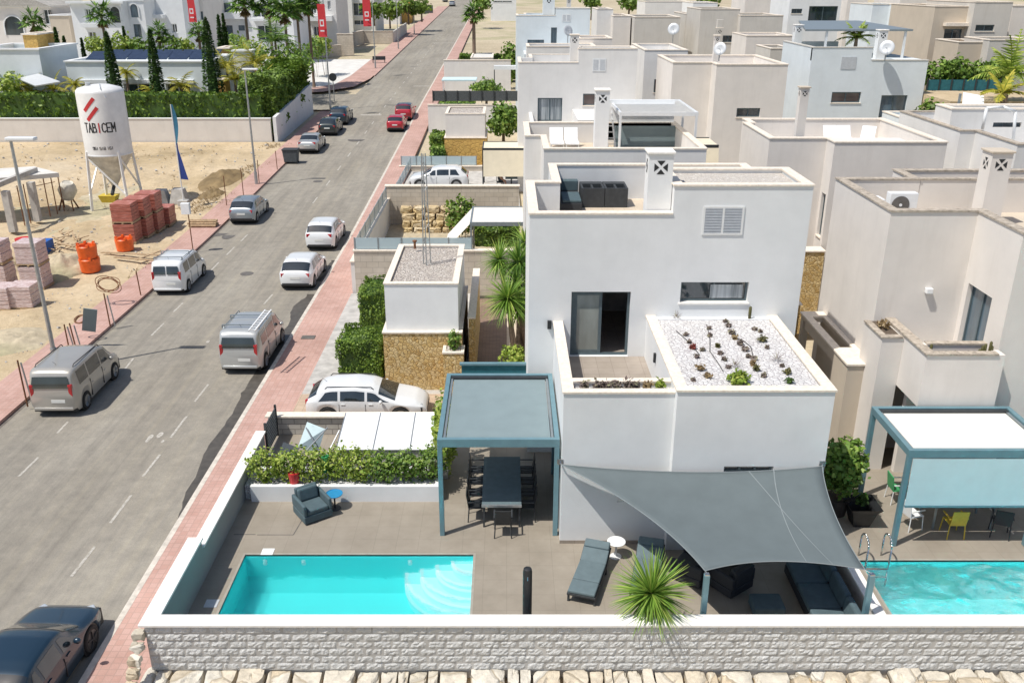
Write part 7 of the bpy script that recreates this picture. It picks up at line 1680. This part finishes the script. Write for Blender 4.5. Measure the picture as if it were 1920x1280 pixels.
# feather flag
p = onroad(345, 383, .2); t = thing('feather_flag', 'tall feather flag, pale teal above and dark blue below, on a white pole', 'flag', tuple(p)); zt = zY(196, p.y)
m = MB(); m.cyl(p, (p.x, p.y, zt), .05, .03, 8); m.build('pole', 'white_metal', t)
def flagpart(k0, k1, name, mat, wf):
    m = MB(); n = 14
    for i in range(n):
        P = []
        for k, a in ((i,0),(i,1),(i+1,1),(i+1,0)): u = k0+(k1-k0)*k/n; w = wf(u); P.append((p.x+.04+w*a*.7, p.y-.35*a*sin(u*5)*w, p.z+(zt-p.z)*u))
        m.quad(*P)
    m.build(name, mat, t, smooth=True)
flagpart(.26, .62, 'lower_cloth', 'flag_blue', lambda u: .12+.75*max(0, (.56-u)/.3)); flagpart(.62, 1.0, 'upper_cloth', 'flag_teal', lambda u: .10+.26*max(0, sin((u-.62)/.38*pi)))
m = MB(); m.box(p.x-.35, p.x+.35, p.y-.3, p.y+.3, p.z-.1, p.z+.3); m.build('base', 'concrete', t, bev=.03)
# brick pallets
def pallet(px0, px1, r0, r1, label, mat, group, dep=1.1, dz=0, Y=None):
    b = onroad((px0+px1)/2, r1, .15) if Y is None else Vector((xs((px0+px1)/2, Y, dz), Y, 0)); z0_ = sandz(b.x, b.y)+dz if Y is None else dz; Yf = b.y; x0, x1 = xs(px0, Yf, .5), xs(px1, Yf, .5); z1 = zY(r0, Yf)
    t = thing('brick_pallet', label, 'brick pallet', ((x0+x1)/2, Yf, z0_), group); m = MB(); nl = max(3, int((z1-z0_-.15)/.22)); h = (z1-z0_-.15)/nl
    for k in range(nl): e = random.uniform(0,.025); m.box(x0+e, x1-e, Yf+e, Yf+dep-e, z0_+.15+k*h, z0_+.15+(k+1)*h-.012)
    m.build('bricks', mat, t, bev=.012)
    m = MB(); m.box(x0, x1, Yf, Yf+dep, z0_+.08, z0_+.14)
    for u in (0, .45, .9): m.box(x0+(x1-x0-.1)*u, x0+(x1-x0-.1)*u+.1, Yf, Yf+dep, z0_, z0_+.08)
    m.build('pallet', 'timber', t); return t, z1
random.seed(6); GB = 'wrapped red brick pallets'; GP = 'wrapped pinkish brick pallets'
b_ = onroad(240, 462, .1); zb_ = sandz(b_.x, b_.y)
def stackbricks(cx, cy, z, w, d, h, label, mat, group):
    t = thing('brick_pallet', label, 'brick pallet', (cx, cy, z), group); m = MB(); n = max(3, int((h-.14)/.2)); hh = (h-.14)/n
    for k in range(n): e = random.uniform(0,.03); m.box(cx-w/2+e, cx+w/2-e, cy-d/2+e, cy+d/2-e, z+.14+k*hh, z+.14+(k+1)*hh-.012)
    m.build('bricks', mat, t, bev=.012); m = MB(); m.box(cx-w/2, cx+w/2, cy-d/2, cy+d/2, z+.08, z+.13)
    for u in (-.45, 0, .45): m.box(cx+u*w-.05, cx+u*w+.05, cy-d/2, cy+d/2, z, z+.08)
    m.build('pallet', 'timber', t)
x, y = b_.x, b_.y+.7
for i, (dx, dy, lv) in enumerate(((0,0,0),(0,0,1),(.75,1.35,0),(.75,1.35,1),(1.3,2.75,0),(1.3,2.75,1),(2.0,4.2,0))):
    stackbricks(x-.15+dx*.3, y+dy, zb_+lv*1.22, 1.25, 1.2, 1.2, ['lower red brick pallet at the front of the red stack','upper red brick pallet at the front of the red stack','lower red brick pallet, second in the red stack','upper red brick pallet, second in the red stack','lower red brick pallet at the back of the red stack','upper red brick pallet at the back of the red stack','single red brick pallet behind the red stack'][i], 'red_brick_pack', GB)
for px, row, w, h, lv, lab in ((60,540,1.2,1.25,0,'lower pinkish brick pallet behind the nearest street lamp'),(60,540,1.2,1.25,1,'upper pinkish brick pallet with white film top behind the nearest street lamp'),(38,578,1.2,1.2,0,'front pinkish brick pallet left of the nearest street lamp'),(-5,580,1.2,1.2,0,'pinkish brick pallet cut by the left edge of the photo'),(-8,540,1.2,1.2,0,'lower pale brick pallet at the left edge, rear row'),(-8,540,1.2,1.2,1,'upper pale brick pallet at the left edge, rear row')):
    c = onroad(px, row, .1); stackbricks(c.x, c.y+.6, sandz(c.x, c.y+.6)+lv*1.27, w, 1.1, h, lab, 'pink_brick_pack', GP)
# orange water barrels
def barrier(px, row, lv, label, s=1):
    c = onroad(px, row, .1); z = sandz(c.x, c.y)+lv*.78*s; t = thing('plastic_tub', label, 'plastic tub', (c.x, c.y, z), 'orange plastic tubs')
    m = MB(); m.lathe([(.40*s,0),(.50*s,.05),(.55*s,.72*s),(.50*s,.78*s),(.44*s,.74*s),(.42*s,.45*s),(.001,.42*s)], (c.x, c.y, z), 18); m.build('tub', 'orange_plastic', t, smooth=2)
    m = MB()
    for k in range(6): a = k*pi/3; m.box(c.x+cos(a)*.48*s-.06, c.x+cos(a)*.48*s+.06, c.y+sin(a)*.48*s-.06, c.y+sin(a)*.48*s+.06, z+.74*s, z+.88*s)
    m.build('rim_lugs', 'orange_plastic', t); m = MB(); m.box(c.x-.2, c.x+.2, c.y-.2, c.y+.2, z+.43*s, z+.5*s); m.build('label', 'white_plastic', t)
barrier(171, 508, 0, 'lower orange tub of the stacked pair left of the white van', 1.0); barrier(170, 508, 1, 'upper orange tub of the stacked pair left of the white van', .96); barrier(236, 472, 0, 'single orange tub in front of the red brick stack', .95)
c = onroad(46, 462, .3); m = MB(); m.lathe([(.4,0),(.45,.5),(.001,.45)], c, 14); single(m, 'red_tub', 'logo_red', 'red and white tub beside the half built garage', 'tub')
# heaps
def heap(px, row, rx, ry, h, mat, label):
    c = onroad(px, row, 0); z = sandz(c.x, c.y)-.1; m = MB(); n = 34; vs = []
    for j in range(n+1):
        for i in range(n+1):
            u, v = (i/n-.5)*2, (j/n-.5)*2; r = sqrt(u*u+v*v); k = max(0, 1-r)**.8*(1+.5*noise.noise(Vector((u*3, v*3, px)))+.25*noise.noise(Vector((u*9, v*9, px)))); vs.append((c.x+u*rx, c.y+v*ry, z+h*k-(.2 if r > 1 else 0)))
    m.add(vs, [(j*(n+1)+i, j*(n+1)+i+1, (j+1)*(n+1)+i+1, (j+1)*(n+1)+i) for j in range(n) for i in range(n)]); single(m, 'earth_heap', mat, label, 'heap', 'heaps of sand and earth', smooth=True)
heap(120, 505, 1.6, 2.2, .8, 'dirt', 'heap of yellow earth left of the stacked orange tubs'); heap(15, 645, 2.0, 2.2, .5, 'dirt', 'brown rubble heap at the left edge below the pink brick pallets'); heap(20, 505, 1.2, 2, .6, 'sand', 'sand heap behind the pink brick pallets'); heap(420, 335, 1.6, 4, .7, 'leaf_dry', 'bank of dry weeds beside the second lamp post'); heap(400, 365, 1.0, 1.5, .5, 'leaf_dry', 'dry weed clump above the pallets of logs')
# concrete tapered blocks
for px, lab in ((303,'left tapered concrete block beside the flag pole'),(337,'right tapered concrete block behind the flag pole')):
    c = onroad(px, 373, .1); m = MB(); z = sandz(c.x, c.y)-.05; m.add([(c.x+a*k*.62, c.y+b*k*.5, z+h) for h, k in ((0,1),(1.05,.62)) for a, b in ((-1,-1),(1,-1),(1,1),(-1,1))], [(0,3,2,1),(4,5,6,7),(0,1,5,4),(1,2,6,5),(2,3,7,6),(3,0,4,7)]); single(m, 'concrete_block', 'concrete', lab, 'concrete block', 'tapered concrete blocks', bev=.03)
# mixer, yellow skip
c = onroad(128, 385, .1); z = sandz(c.x, c.y); t = thing('cement_mixer', 'dusty drum mixer left of the silo legs', 'cement mixer', (c.x, c.y, z)); m = MB(); m.lathe([(.001,0),(.4,.1),(.62,.7),(.5,1.1),(.35,1.3),(.3,1.25)], (c.x, c.y, z+.7), 14, Vector((.3,-.2,1)).to_track_quat('Z','Y')); m.build('drum', 'silo_dirty', t, smooth=2); m = MB()
for a in (-.5, .5): m.bar((c.x+a, c.y-.4, z), (c.x+a*.5, c.y, z+1.0), .08); m.bar((c.x+a, c.y+.4, z), (c.x+a*.5, c.y, z+1.0), .08)
m.build('stand', 'rust', t)
c = onroad(205, 370, .1); z = sandz(c.x, c.y); m = MB(); m.add([(c.x+a*k, c.y+b*k*.7, z+h) for h, k in ((0,.45),(.5,.62)) for a, b in ((-1,-1),(1,-1),(1,1),(-1,1))], [(0,3,2,1),(0,1,5,4),(1,2,6,5),(2,3,7,6),(3,0,4,7),(4,5,6,7)]); single(m, 'skip', 'yellow_paint', 'small yellow skip under the silo', 'skip')
m = MB(); c = atY(60, 452, 50); m.box(c.x-.9, c.x+.5, 50.2, 51.4, sandz(c.x, 50), sandz(c.x, 50)+.7); single(m, 'blue_skip', 'box_blue', 'blue bin in the shade of the half built garage', 'bin')
# half built concrete frame
t = thing('half_built_garage', 'half built concrete slab on columns with steel props at the left edge', 'building shell', (-32, 52, -.3)); zs = 2.45
pts = [(-5,345),(64,312),(110,324),(-5,372)]; P = [atZ(a, b, zs) for a, b in pts]
m = MB(); P2 = [Vector((-45, P[0].y+1.2, zs)), P[1], P[2], Vector((-45, P[3].y-1.2, zs))]; m.add([(p.x,p.y,zs-.28) for p in P2]+[(p.x,p.y,zs) for p in P2], [(0,3,2,1),(4,5,6,7),(0,1,5,4),(1,2,6,5),(2,3,7,6),(3,0,4,7)]); m.build('slab', 'pale_concrete', t)
m = MB(); a, b = atZ(-5,352,zs), atZ(68,322,zs); m.bar(a+Vector((0,0,.15)), b+Vector((0,0,.15)), .25, .3); m.build('edge_beam', 'concrete', t)
def propline(px, row, r=.04): c = atZ(px, row, zs-.3); m = MB(); m.cyl((c.x, c.y+.5, -.4), (c.x, c.y+.5, zs-.28), r, n=6); m.build('prop', 'rust', t)
for px, row in ((74,338),(88,334),(101,329),(24,352),(36,349)): propline(px, row)
for px, row in ((50,345),(2,362)): c = atZ(px, row, zs-.3); m = MB(); m.box(c.x-.2, c.x+.2, c.y+.3, c.y+.7, -.4, zs-.28); m.build('column', 'concrete', t)
m = MB(); a = atZ(62,350,zs-1.3); b = atZ(103,341,zs-1.3); m.bar(a, b, .04); m.build('guard_rail', 'rust', t)
# temporary fence posts, wires, sign board
GF = 'thin temporary fence posts on the left pavement'
for px, pb, pxt, pt, lab in ((52,762,32,675,'leaning double post behind the dusty grey van'),(143,655,120,606,'tilted dark post pair left of the blue sheet, left one'),(130,655,118,608,'tilted dark post pair left of the blue sheet, right one'),(207,612,190,550,'post pair with a wire coil, left of the white van'),(264,553,250,508,'thin post just left of the white van bumper'),(362,470,352,392,'post carrying the white box near the brick stack'),(425,385,420,330,'thin post at the pavement edge below the second lamp'),(457,370,452,315,'thin post nearest the second lamp base'),(520,318,515,283,'thin post left of the street bin'),(486,343,484,300,'thin post right of the second lamp base')):
    b = onroad(px, pb, .13); z1 = zY(pt, b.y); x1 = xs(pxt, b.y, z1); t = thing('fence_post', lab, 'fence post', tuple(b), GF); m = MB(); m.cyl(b, (b.x+(x1-b.x)*.25, b.y, z1), .03, n=6); m.build('post', 'rust', t); 
    if 'pair' in lab or 'double' in lab: m = MB(); m.cyl(b+Vector((.22,0,0)), (b.x+.1, b.y, z1-.1), .03, n=6); m.build('second_post', 'galvanised', t)
    if 'box' in lab: m = MB(); m.box(b.x-.35, b.x+.15, b.y-.12, b.y+.12, z1-.3, z1+.35); m.build('white_box', 'white_plastic', t, bev=.02)
def coil(px, row, Y, r, label):
    c = atY(px, row, Y); m = MB()
    for k in range(4): rr = r*random.uniform(.75,1.1); tilt_ = random.uniform(-.4,.4); m.tube([c+Vector((cos(a*pi/9)*rr, sin(a*pi/9)*rr*.4, sin(a*pi/9)*rr*.5+cos(a*pi/9)*tilt_*rr)) for a in range(19)], .02, 5)
    single(m, 'wire_coil', 'rust', label, 'wire coil', 'coils of wire on the temporary fence', base=(c.x, c.y, c.z-r))
coil(203, 533, 41.5, .55, 'coil of rusty wire on the post pair left of the white van'); coil(152, 598, 37, .3, 'small coil of wire beside the blue grey sheet')
c = atY(168, 600, 36.2); m = MB(); m.obox(c, .55, .03, 1.25, rz=.3, rx=.35, ry=.25); single(m, 'plastic_sheet', 'awning_grey', 'blue grey plastic sheet hanging on the temporary fence', 'sheet')
c = onroad(384, 424, .14); m = MB()
for k in range(7): m.cyl((c.x-1.0+random.uniform(-.1,.1), c.y-.3+.1*k, c.z+.1+.12*(k % 3)), (c.x+.8, c.y-.3+.1*k, c.z+.1+.12*(k % 3)), .07, n=8)
single(m, 'log_pile', 'timber', 'small pile of timber poles on the left pavement', 'timber pile')
for a, b, lab in (((190,473),(300,478),'long timber plank in front of the single orange tub'),((215,482),(290,488),'shorter timber plank below the long plank'),((105,455),(140,462),'short timber plank by the half built garage'),((255,487),(300,470),'bent plank crossing the pavement edge')):
    p, q = onroad(*a, .35), onroad(*b, .35); m = MB(); m.bar(p, q, .18, .05); single(m, 'timber_plank', 'timber', lab, 'plank', 'loose planks on the sand')
m = MB()
for k in range(22):
    c = onroad(random.uniform(95,150), random.uniform(435,470), .22); a = random.uniform(0,pi); L = random.uniform(.4,1.2); m.bar(c, c+Vector((cos(a)*L, sin(a)*L, .1)), .07, .04)
tag(m.build('debris', 'timber'), 'scatter of broken timber between the garage shell and the orange tubs', 'debris', None, 'stuff')
m = MB(); random.seed(12)
for k in range(2400):
    x, y = random.uniform(-45,-20.3), random.uniform(28,82)
    if noise.noise(Vector((x*.3, y*.25, 9))) < -.05 and k % 4: continue
    z = sandz(x, y); s = random.uniform(.02,.06)+.12*random.random()**5; n0 = len(m.v); m.obox((x, y, z+s*.3), s, s*random.uniform(.6,1.2), s*.7, rz=random.uniform(0,3), rx=random.uniform(0,1))
tag(m.build('rubble', 'concrete'), 'small stones scattered on the sandy plot', 'rubble', None, 'stuff')
m = MB()
for k in range(1500):
    if random.random() < .6: x, y = -20.6+random.gauss(0,.6)-1.0*random.random(), random.uniform(40,82)
    else: x, y = random.uniform(-60,-21), random.uniform(60,82)
    s = noise.noise(Vector((x*.2, y*.2, 5)))
    if s < .05: continue
    z = sandz(x, y)
    for q in range(4): a = random.uniform(0, 2*pi); lance(m, (x, y, z-.02), (cos(a)*.6, sin(a)*.6, 1), random.uniform(.15,.45), .05, .6, 2)
tag(m.build('dry_weeds', 'leaf_dry', fixn=False), 'patches of dry weeds on the sandy plot', 'weeds', None, 'stuff')
# ---- villas and low houses on the left
def villa(Y, dep, px0, px1, row, label, mat, wins=(), zb=None, slabs=(), roof=None, grp='pale villas behind the hedge', arches=(), cop='bright_stucco', glass='dark_glass'):
    zb = zr(Y)-.3 if zb is None else zb; z = zY(row, Y); x0, x1 = xs(px0, Y, z), xs(px1, Y, z); t = thing('villa', label, 'villa', ((x0+x1)/2, Y, zb), grp)
    hs = [H4(Y, *w) for w in wins]; m = MB(); polyvol(m, rect(x0, x1, Y, Y+dep), zb, z, {0: hs}, .3, ph=.4, t=.3); m.build('wall', mat, t)
    for h in hs: window(t, 'y', Y, h, .26, 2, glass, 'white_metal' if glass == 'dark_glass' else 'frame_grey', cop, fw=.1)
    m = MB(); cope(m, rect(x0, x1, Y, Y+dep), z, .4, .12, .14); m.build('cornice', cop, t)
    for (a, b, r0, r1, d) in slabs: q = H4(Y-d, a, b, r0, r1); m = MB(); m.box(q[0], q[1], Y-d, Y-.003, q[2], q[3]); m.build('balcony', cop, t)
    for (a, b, r0, r1) in arches:
        q = H4(Y, a, b, r0, r1); w = (q[1]-q[0])/2; cx = (q[0]+q[1])/2; zs_ = q[3]-w; m = MB(); n = 12; P = [(q[0], Y-.02, q[2]), (q[1], Y-.02, q[2])]+[(cx+cos(k/n*pi)*w, Y-.02, zs_+sin(k/n*pi)*w) for k in range(n+1)]; m.add(P, [tuple(range(len(P)))]); a_ = m.build('arched_window', glass, t)
        m = MB()
        for k in range(n): m.bar((cx+cos(k/n*pi)*w, Y-.05, zs_+sin(k/n*pi)*w), (cx+cos((k+1)/n*pi)*w, Y-.05, zs_+sin((k+1)/n*pi)*w), .14)
        for xx in (q[0], q[1]): m.bar((xx, Y-.05, q[2]), (xx, Y-.05, zs_), .14)
        m.build('frame', cop, a_)
    if roof:
        m = MB(); zr_ = z+roof; cx = (x0+x1)/2; m.add([(x0-.4,Y-.5,z+.15),(x1+.4,Y-.5,z+.15),(x1+.4,Y+dep+.4,z+.15),(x0-.4,Y+dep+.4,z+.15),(cx,Y-.5,zr_),(cx,Y+dep+.4,zr_)], [(0,1,4),(1,2,5,4),(2,3,5),(3,0,4,5),(0,3,2,1)]); m.build('roof', 'grey_block', t)
    return t, x0, x1, z
# long white house with solar roof
t, x0, x1, z = villa(90, 9, 122, 386, 117, 'long low white house with rows of solar panels and three dark garage openings', 'blue_white_stucco', wins=[(158,200,158,180),(233,284,157,180),(312,357,157,180)], grp=None, slabs=[(146,200,150,157,.3),(226,288,150,157,.3),(306,362,150,157,.3)])
for k in range(6):
    for j in range(2):
        xa = x0+(x1-x0)*(.11+.148*k); m = MB(); ya = 91.2+j*3.0; m.add([(xa,ya,z+.15),(xa+(x1-x0)*.138,ya,z+.15),(xa+(x1-x0)*.138,ya+2.0,z+.75),(xa,ya+2.0,z+.75)], [(0,1,2,3)]); o = m.build('solar_panel', 'solar', t); s = o.modifiers.new('t','SOLIDIFY'); s.thickness = .05
t, x0, x1, z = villa(88, 8, -60, 72, 94, 'white cube house at the left edge next to the ochre tower', 'blue_white_stucco', grp=None)
t, x0, x1, z = villa(93.5, 4.5, 42, 68, 66, 'tall ochre stone tower of the white cube house', 'far_yellow_stone', grp=None, cop='coping')
m = MB(); a, b, c_, d = atY(32,147,87.9), atY(72,138,87.9), atY(113,153,84.5), atY(66,161,84.5); m.add([a,b,c_,d], [(0,1,2,3)]); o = single(m, 'grey_awning', 'louvre', 'slanting grey awning on the white cube house at the left edge', 'awning'); s = o.modifiers.new('t','SOLIDIFY'); s.thickness=.12
villa(100, 3, 408, 429, 92, 'short ochre stone block behind the widest cypress', 'far_yellow_stone', grp=None, cop='coping')
villa(96, 1.5, 436, 470, 97, 'low white wall block between the ochre block and the feather palms', 'bright_stucco', grp=None)
villa(90, 1.5, 398, 422, 152, 'small ochre garden block among the yellow palms', 'far_yellow_stone', grp=None, cop='coping')
villa(130, 12, -120, 92, 14, 'large cream villa with grey gable and big arch at the top left corner', 'cream_stucco', wins=[(82,98,18,46)], arches=[(8,44,30,66)], roof=3.2)
villa(127, 10, 92, 128, 30, 'cream side wing of the gabled villa with plain stone face', 'tan_stucco')
villa(122, 12, 130, 226, 6, 'white villa wing with balcony and arched window above the silo', 'bright_stucco', wins=[(160,170,17,37),(167,181,60,88),(219,224,57,68)], arches=[(207,226,12,43)], slabs=[(150,185,44,52,1.2),(122,230,3,7,.8)])
villa(124, 12, 227, 268, 2, 'white villa wing with tall blue arched door', 'bright_stucco', wins=[(230,238,8,32),(238,245,47,70),(251,265,46,70)], arches=[(244,260,7,33)], glass='blue_glass')
villa(128, 12, 269, 340, -8, 'white villa wing with small balcony right of the blue arch', 'bright_stucco', wins=[(280,290,8,25),(322,332,45,62)], slabs=[(268,305,28,35,1.3)])
villa(135, 10, 335, 378, -12, 'cream villa part with blue shuttered windows behind a red banner', 'cream_stucco', wins=[(336,356,24,38),(367,381,22,38)], glass='blue_glass')
villa(145, 12, 393, 458, -10, 'white villa with blue windows left of the tall palm group', 'bright_stucco', wins=[(416,433,6,25),(424,437,48,72),(447,459,48,58)], slabs=[(392,458,24,36,1.5)], glass='blue_glass')
villa(144, 12, 459, 545, -12, 'white villa with wide terrace behind the tall palm trunks', 'bright_stucco', wins=[(474,502,8,33),(483,510,48,76)], slabs=[(470,518,35,40,1.5)])
villa(160, 12, 560, 628, -14, 'grey white villa with dark windows right of the tall palms', 'pale_stucco', wins=[(582,593,8,26),(588,600,50,70),(614,620,2,18)], slabs=[(575,622,30,40,1.2)])
villa(196, 14, 632, 658, -20, 'grey villa end wall with steep shadow beyond the junction', 'pale_stucco', wins=[(636,641,8,32)])
villa(198, 14, 660, 700, -20, 'grey villa part with broad shaded loggia beyond the junction', 'pale_stucco', wins=[(662,682,6,30),(662,690,38,47)])
# pale plot walls beyond the junction
for (pa, ra, pb, rb, h, lab) in ((575,108,640,103,1.6,'low beige garden wall facing the white square, left part'),(634,102,664,102,3.2,'beige wall pier beside the white square'),(682,80,737,80,2.0,'long beige block wall behind the white square'),(664,86,682,80,2.2,'short shaded wall return behind the white square')):
    p, q = onroad(pa, ra, .1), onroad(pb, rb, .1); t = thing('boundary_wall', lab, 'wall', tuple(p), 'beige walls round the white square'); m = MB(); d = (q-p); d.z = 0; L = d.length; a = atan2(d.y, d.x); mid_ = (p+q)/2; m.obox((mid_.x, mid_.y, mid_.z+h/2-.1), L, .3, h+.2, rz=a); m.build('wall', 'beige_block', t); m = MB(); m.obox((mid_.x, mid_.y, mid_.z+h+.04), L+.1, .42, .08, rz=a); m.build('cap', 'coping', t)
p, q = onroad(738, 80, .1), onroad(762, 62, .1); m = MB(); m.bar((p.x,p.y,p.z+1),(q.x,q.y,q.z+1), .25, 2.0); single(m, 'boundary_wall', 'old_stucco', 'shaded grey wall along the pavement beyond the fifth lamp', 'wall')
t = thing('mesh_fence', 'dark fence across the far end of the left plots', 'fence', (-30, 190, 3)); a, b = onroad(762, 26), onroad(812, 26); m = MB(); m.box(a.x, b.x, a.y, a.y+.1, a.z, a.z+2.2); m.build('mesh', 'fence_dark', t)
villa(232, 8, 752, 770, 0, 'tiny far ochre house at the top edge left of the street', 'far_yellow_stone', grp='tiny far houses at the top edge')
villa(228, 8, 700, 748, -2, 'tiny far pale house at the top edge behind the parked cars', 'pale_stucco', grp='tiny far houses at the top edge')
villa(240, 8, 920, 968, -3, 'tiny far white building with coloured signs right of the lone palm', 'bright_stucco', wins=[(925,960,2,5)], grp='tiny far houses at the top edge')
# ---- people
def person(base, pts, edges, radii, label, top='cloth_dark', hair=True, headc=None):
    t = thing('person', label, 'person', base); me = bpy.data.meshes.new('body'); me.from_pydata(pts, edges, []); o = bpy.data.objects.new('body', me); COL.objects.link(o); o.parent = t; me.materials.append(MATS['skin'])
    m = o.modifiers.new('skin', 'SKIN'); sv = me.skin_vertices[0].data if me.skin_vertices else None
    if sv is None:
        me.attributes.new('skin', 'FLOAT2', 'POINT') if False else None
        bpy.context.view_layer.update(); sv = me.skin_vertices[0].data if me.skin_vertices else None
    if sv:
        for i, r in enumerate(radii): sv[i].radius = (r, r); sv[i].use_root = (i == 0)
    s = o.modifiers.new('sub', 'SUBSURF'); s.levels = 2; s.render_levels = 2
    c = Vector(headc); q = MB(); q.ell(c+Vector((0,.02,.03)), .10, .115, .12, 12, 8); e = ORG[t.name]; ORG[t.name] = Vector((0,0,0)); q.build('hair', 'hair', t, smooth=True)
    q = MB(); q.ell((pts[1][0], pts[1][1], (pts[0][2]+pts[2][2])/2+.02), .20, .14, .30, 14, 9); q.build('shirt', top, t, smooth=True)
    q = MB(); q.ell((pts[0][0], pts[0][1]-.12, pts[0][2]+.01), .19, .24, .12, 14, 9); q.build('shorts', 'cloth_dark', t, smooth=True); ORG[t.name] = e
    return t
PT = [(0,0,.52),(0,.02,.80),(0,.02,1.02),(0,.01,1.12),(0,-.02,1.26),(-.19,.02,1.0),(-.26,-.05,.75),(-.2,-.28,.68),(.19,.02,1.0),(.26,-.05,.75),(.2,-.28,.68),(-.1,-.42,.50),(-.1,-.45,.08),(-.1,-.6,.05),(.1,-.42,.50),(.1,-.45,.08),(.1,-.6,.05)]
ED = [(0,1),(1,2),(2,3),(3,4),(2,5),(5,6),(6,7),(2,8),(8,9),(9,10),(0,11),(11,12),(12,13),(0,14),(14,15),(15,16)]; RD = [.15,.14,.12,.055,.105,.06,.045,.035,.06,.045,.035,.08,.05,.04,.08,.05,.04]
def seated(x, y, z, rz, label, top):
    o = person((x, y, z), PT, ED, RD, label, top, headc=(0,-.02,1.28)); o.rotation_euler = (0,0,rz)
    t = thing('garden_chair', ('chair of the person in the dark top under the yellowish awning' if 'yellowish' in label else 'chair of the person in the reddish top by the second pool'), 'chair', (x, y, z), 'garden chairs under the awnings', rz, local=True); m = MB(); m.box(-.24,.24,-.3,.2,.38,.42); m.build('seat', 'charcoal', t); m = MB(); m.box(-.24,.24,.2,.24,.42,.9); m.build('backrest', 'charcoal', t)
    for a in (-.22,.22):
        for b in (-.28,.2): m = MB(); m.box(a-.02,a+.02,b-.02,b+.02,0,.38); m.build('leg', 'charcoal', t)
p = atY(937, 330, 66.6); seated(p.x, 66.4, -.1, pi/2, 'seated person in a dark top at the table under the yellowish awning', 'cloth_dark')
p = atY(908, 470, 47.2); seated(p.x-.1, 47.4, -.98, pi, 'seated person in a reddish top with dark hair beside the second pool', 'cloth_red')
t = thing('garden_table', 'dark garden table with chairs beneath the yellowish cream awning', 'table', (.0, 66.4, -.1)); m = MB(); m.box(-.1, 1.4-.6, 66.0, 66.9, .6, .66); m.build('top', 'slate_cushion', t); m = MB(); m.box(.3,.4,66.4,66.5,-.1,.6); m.build('stem', 'charcoal', t)
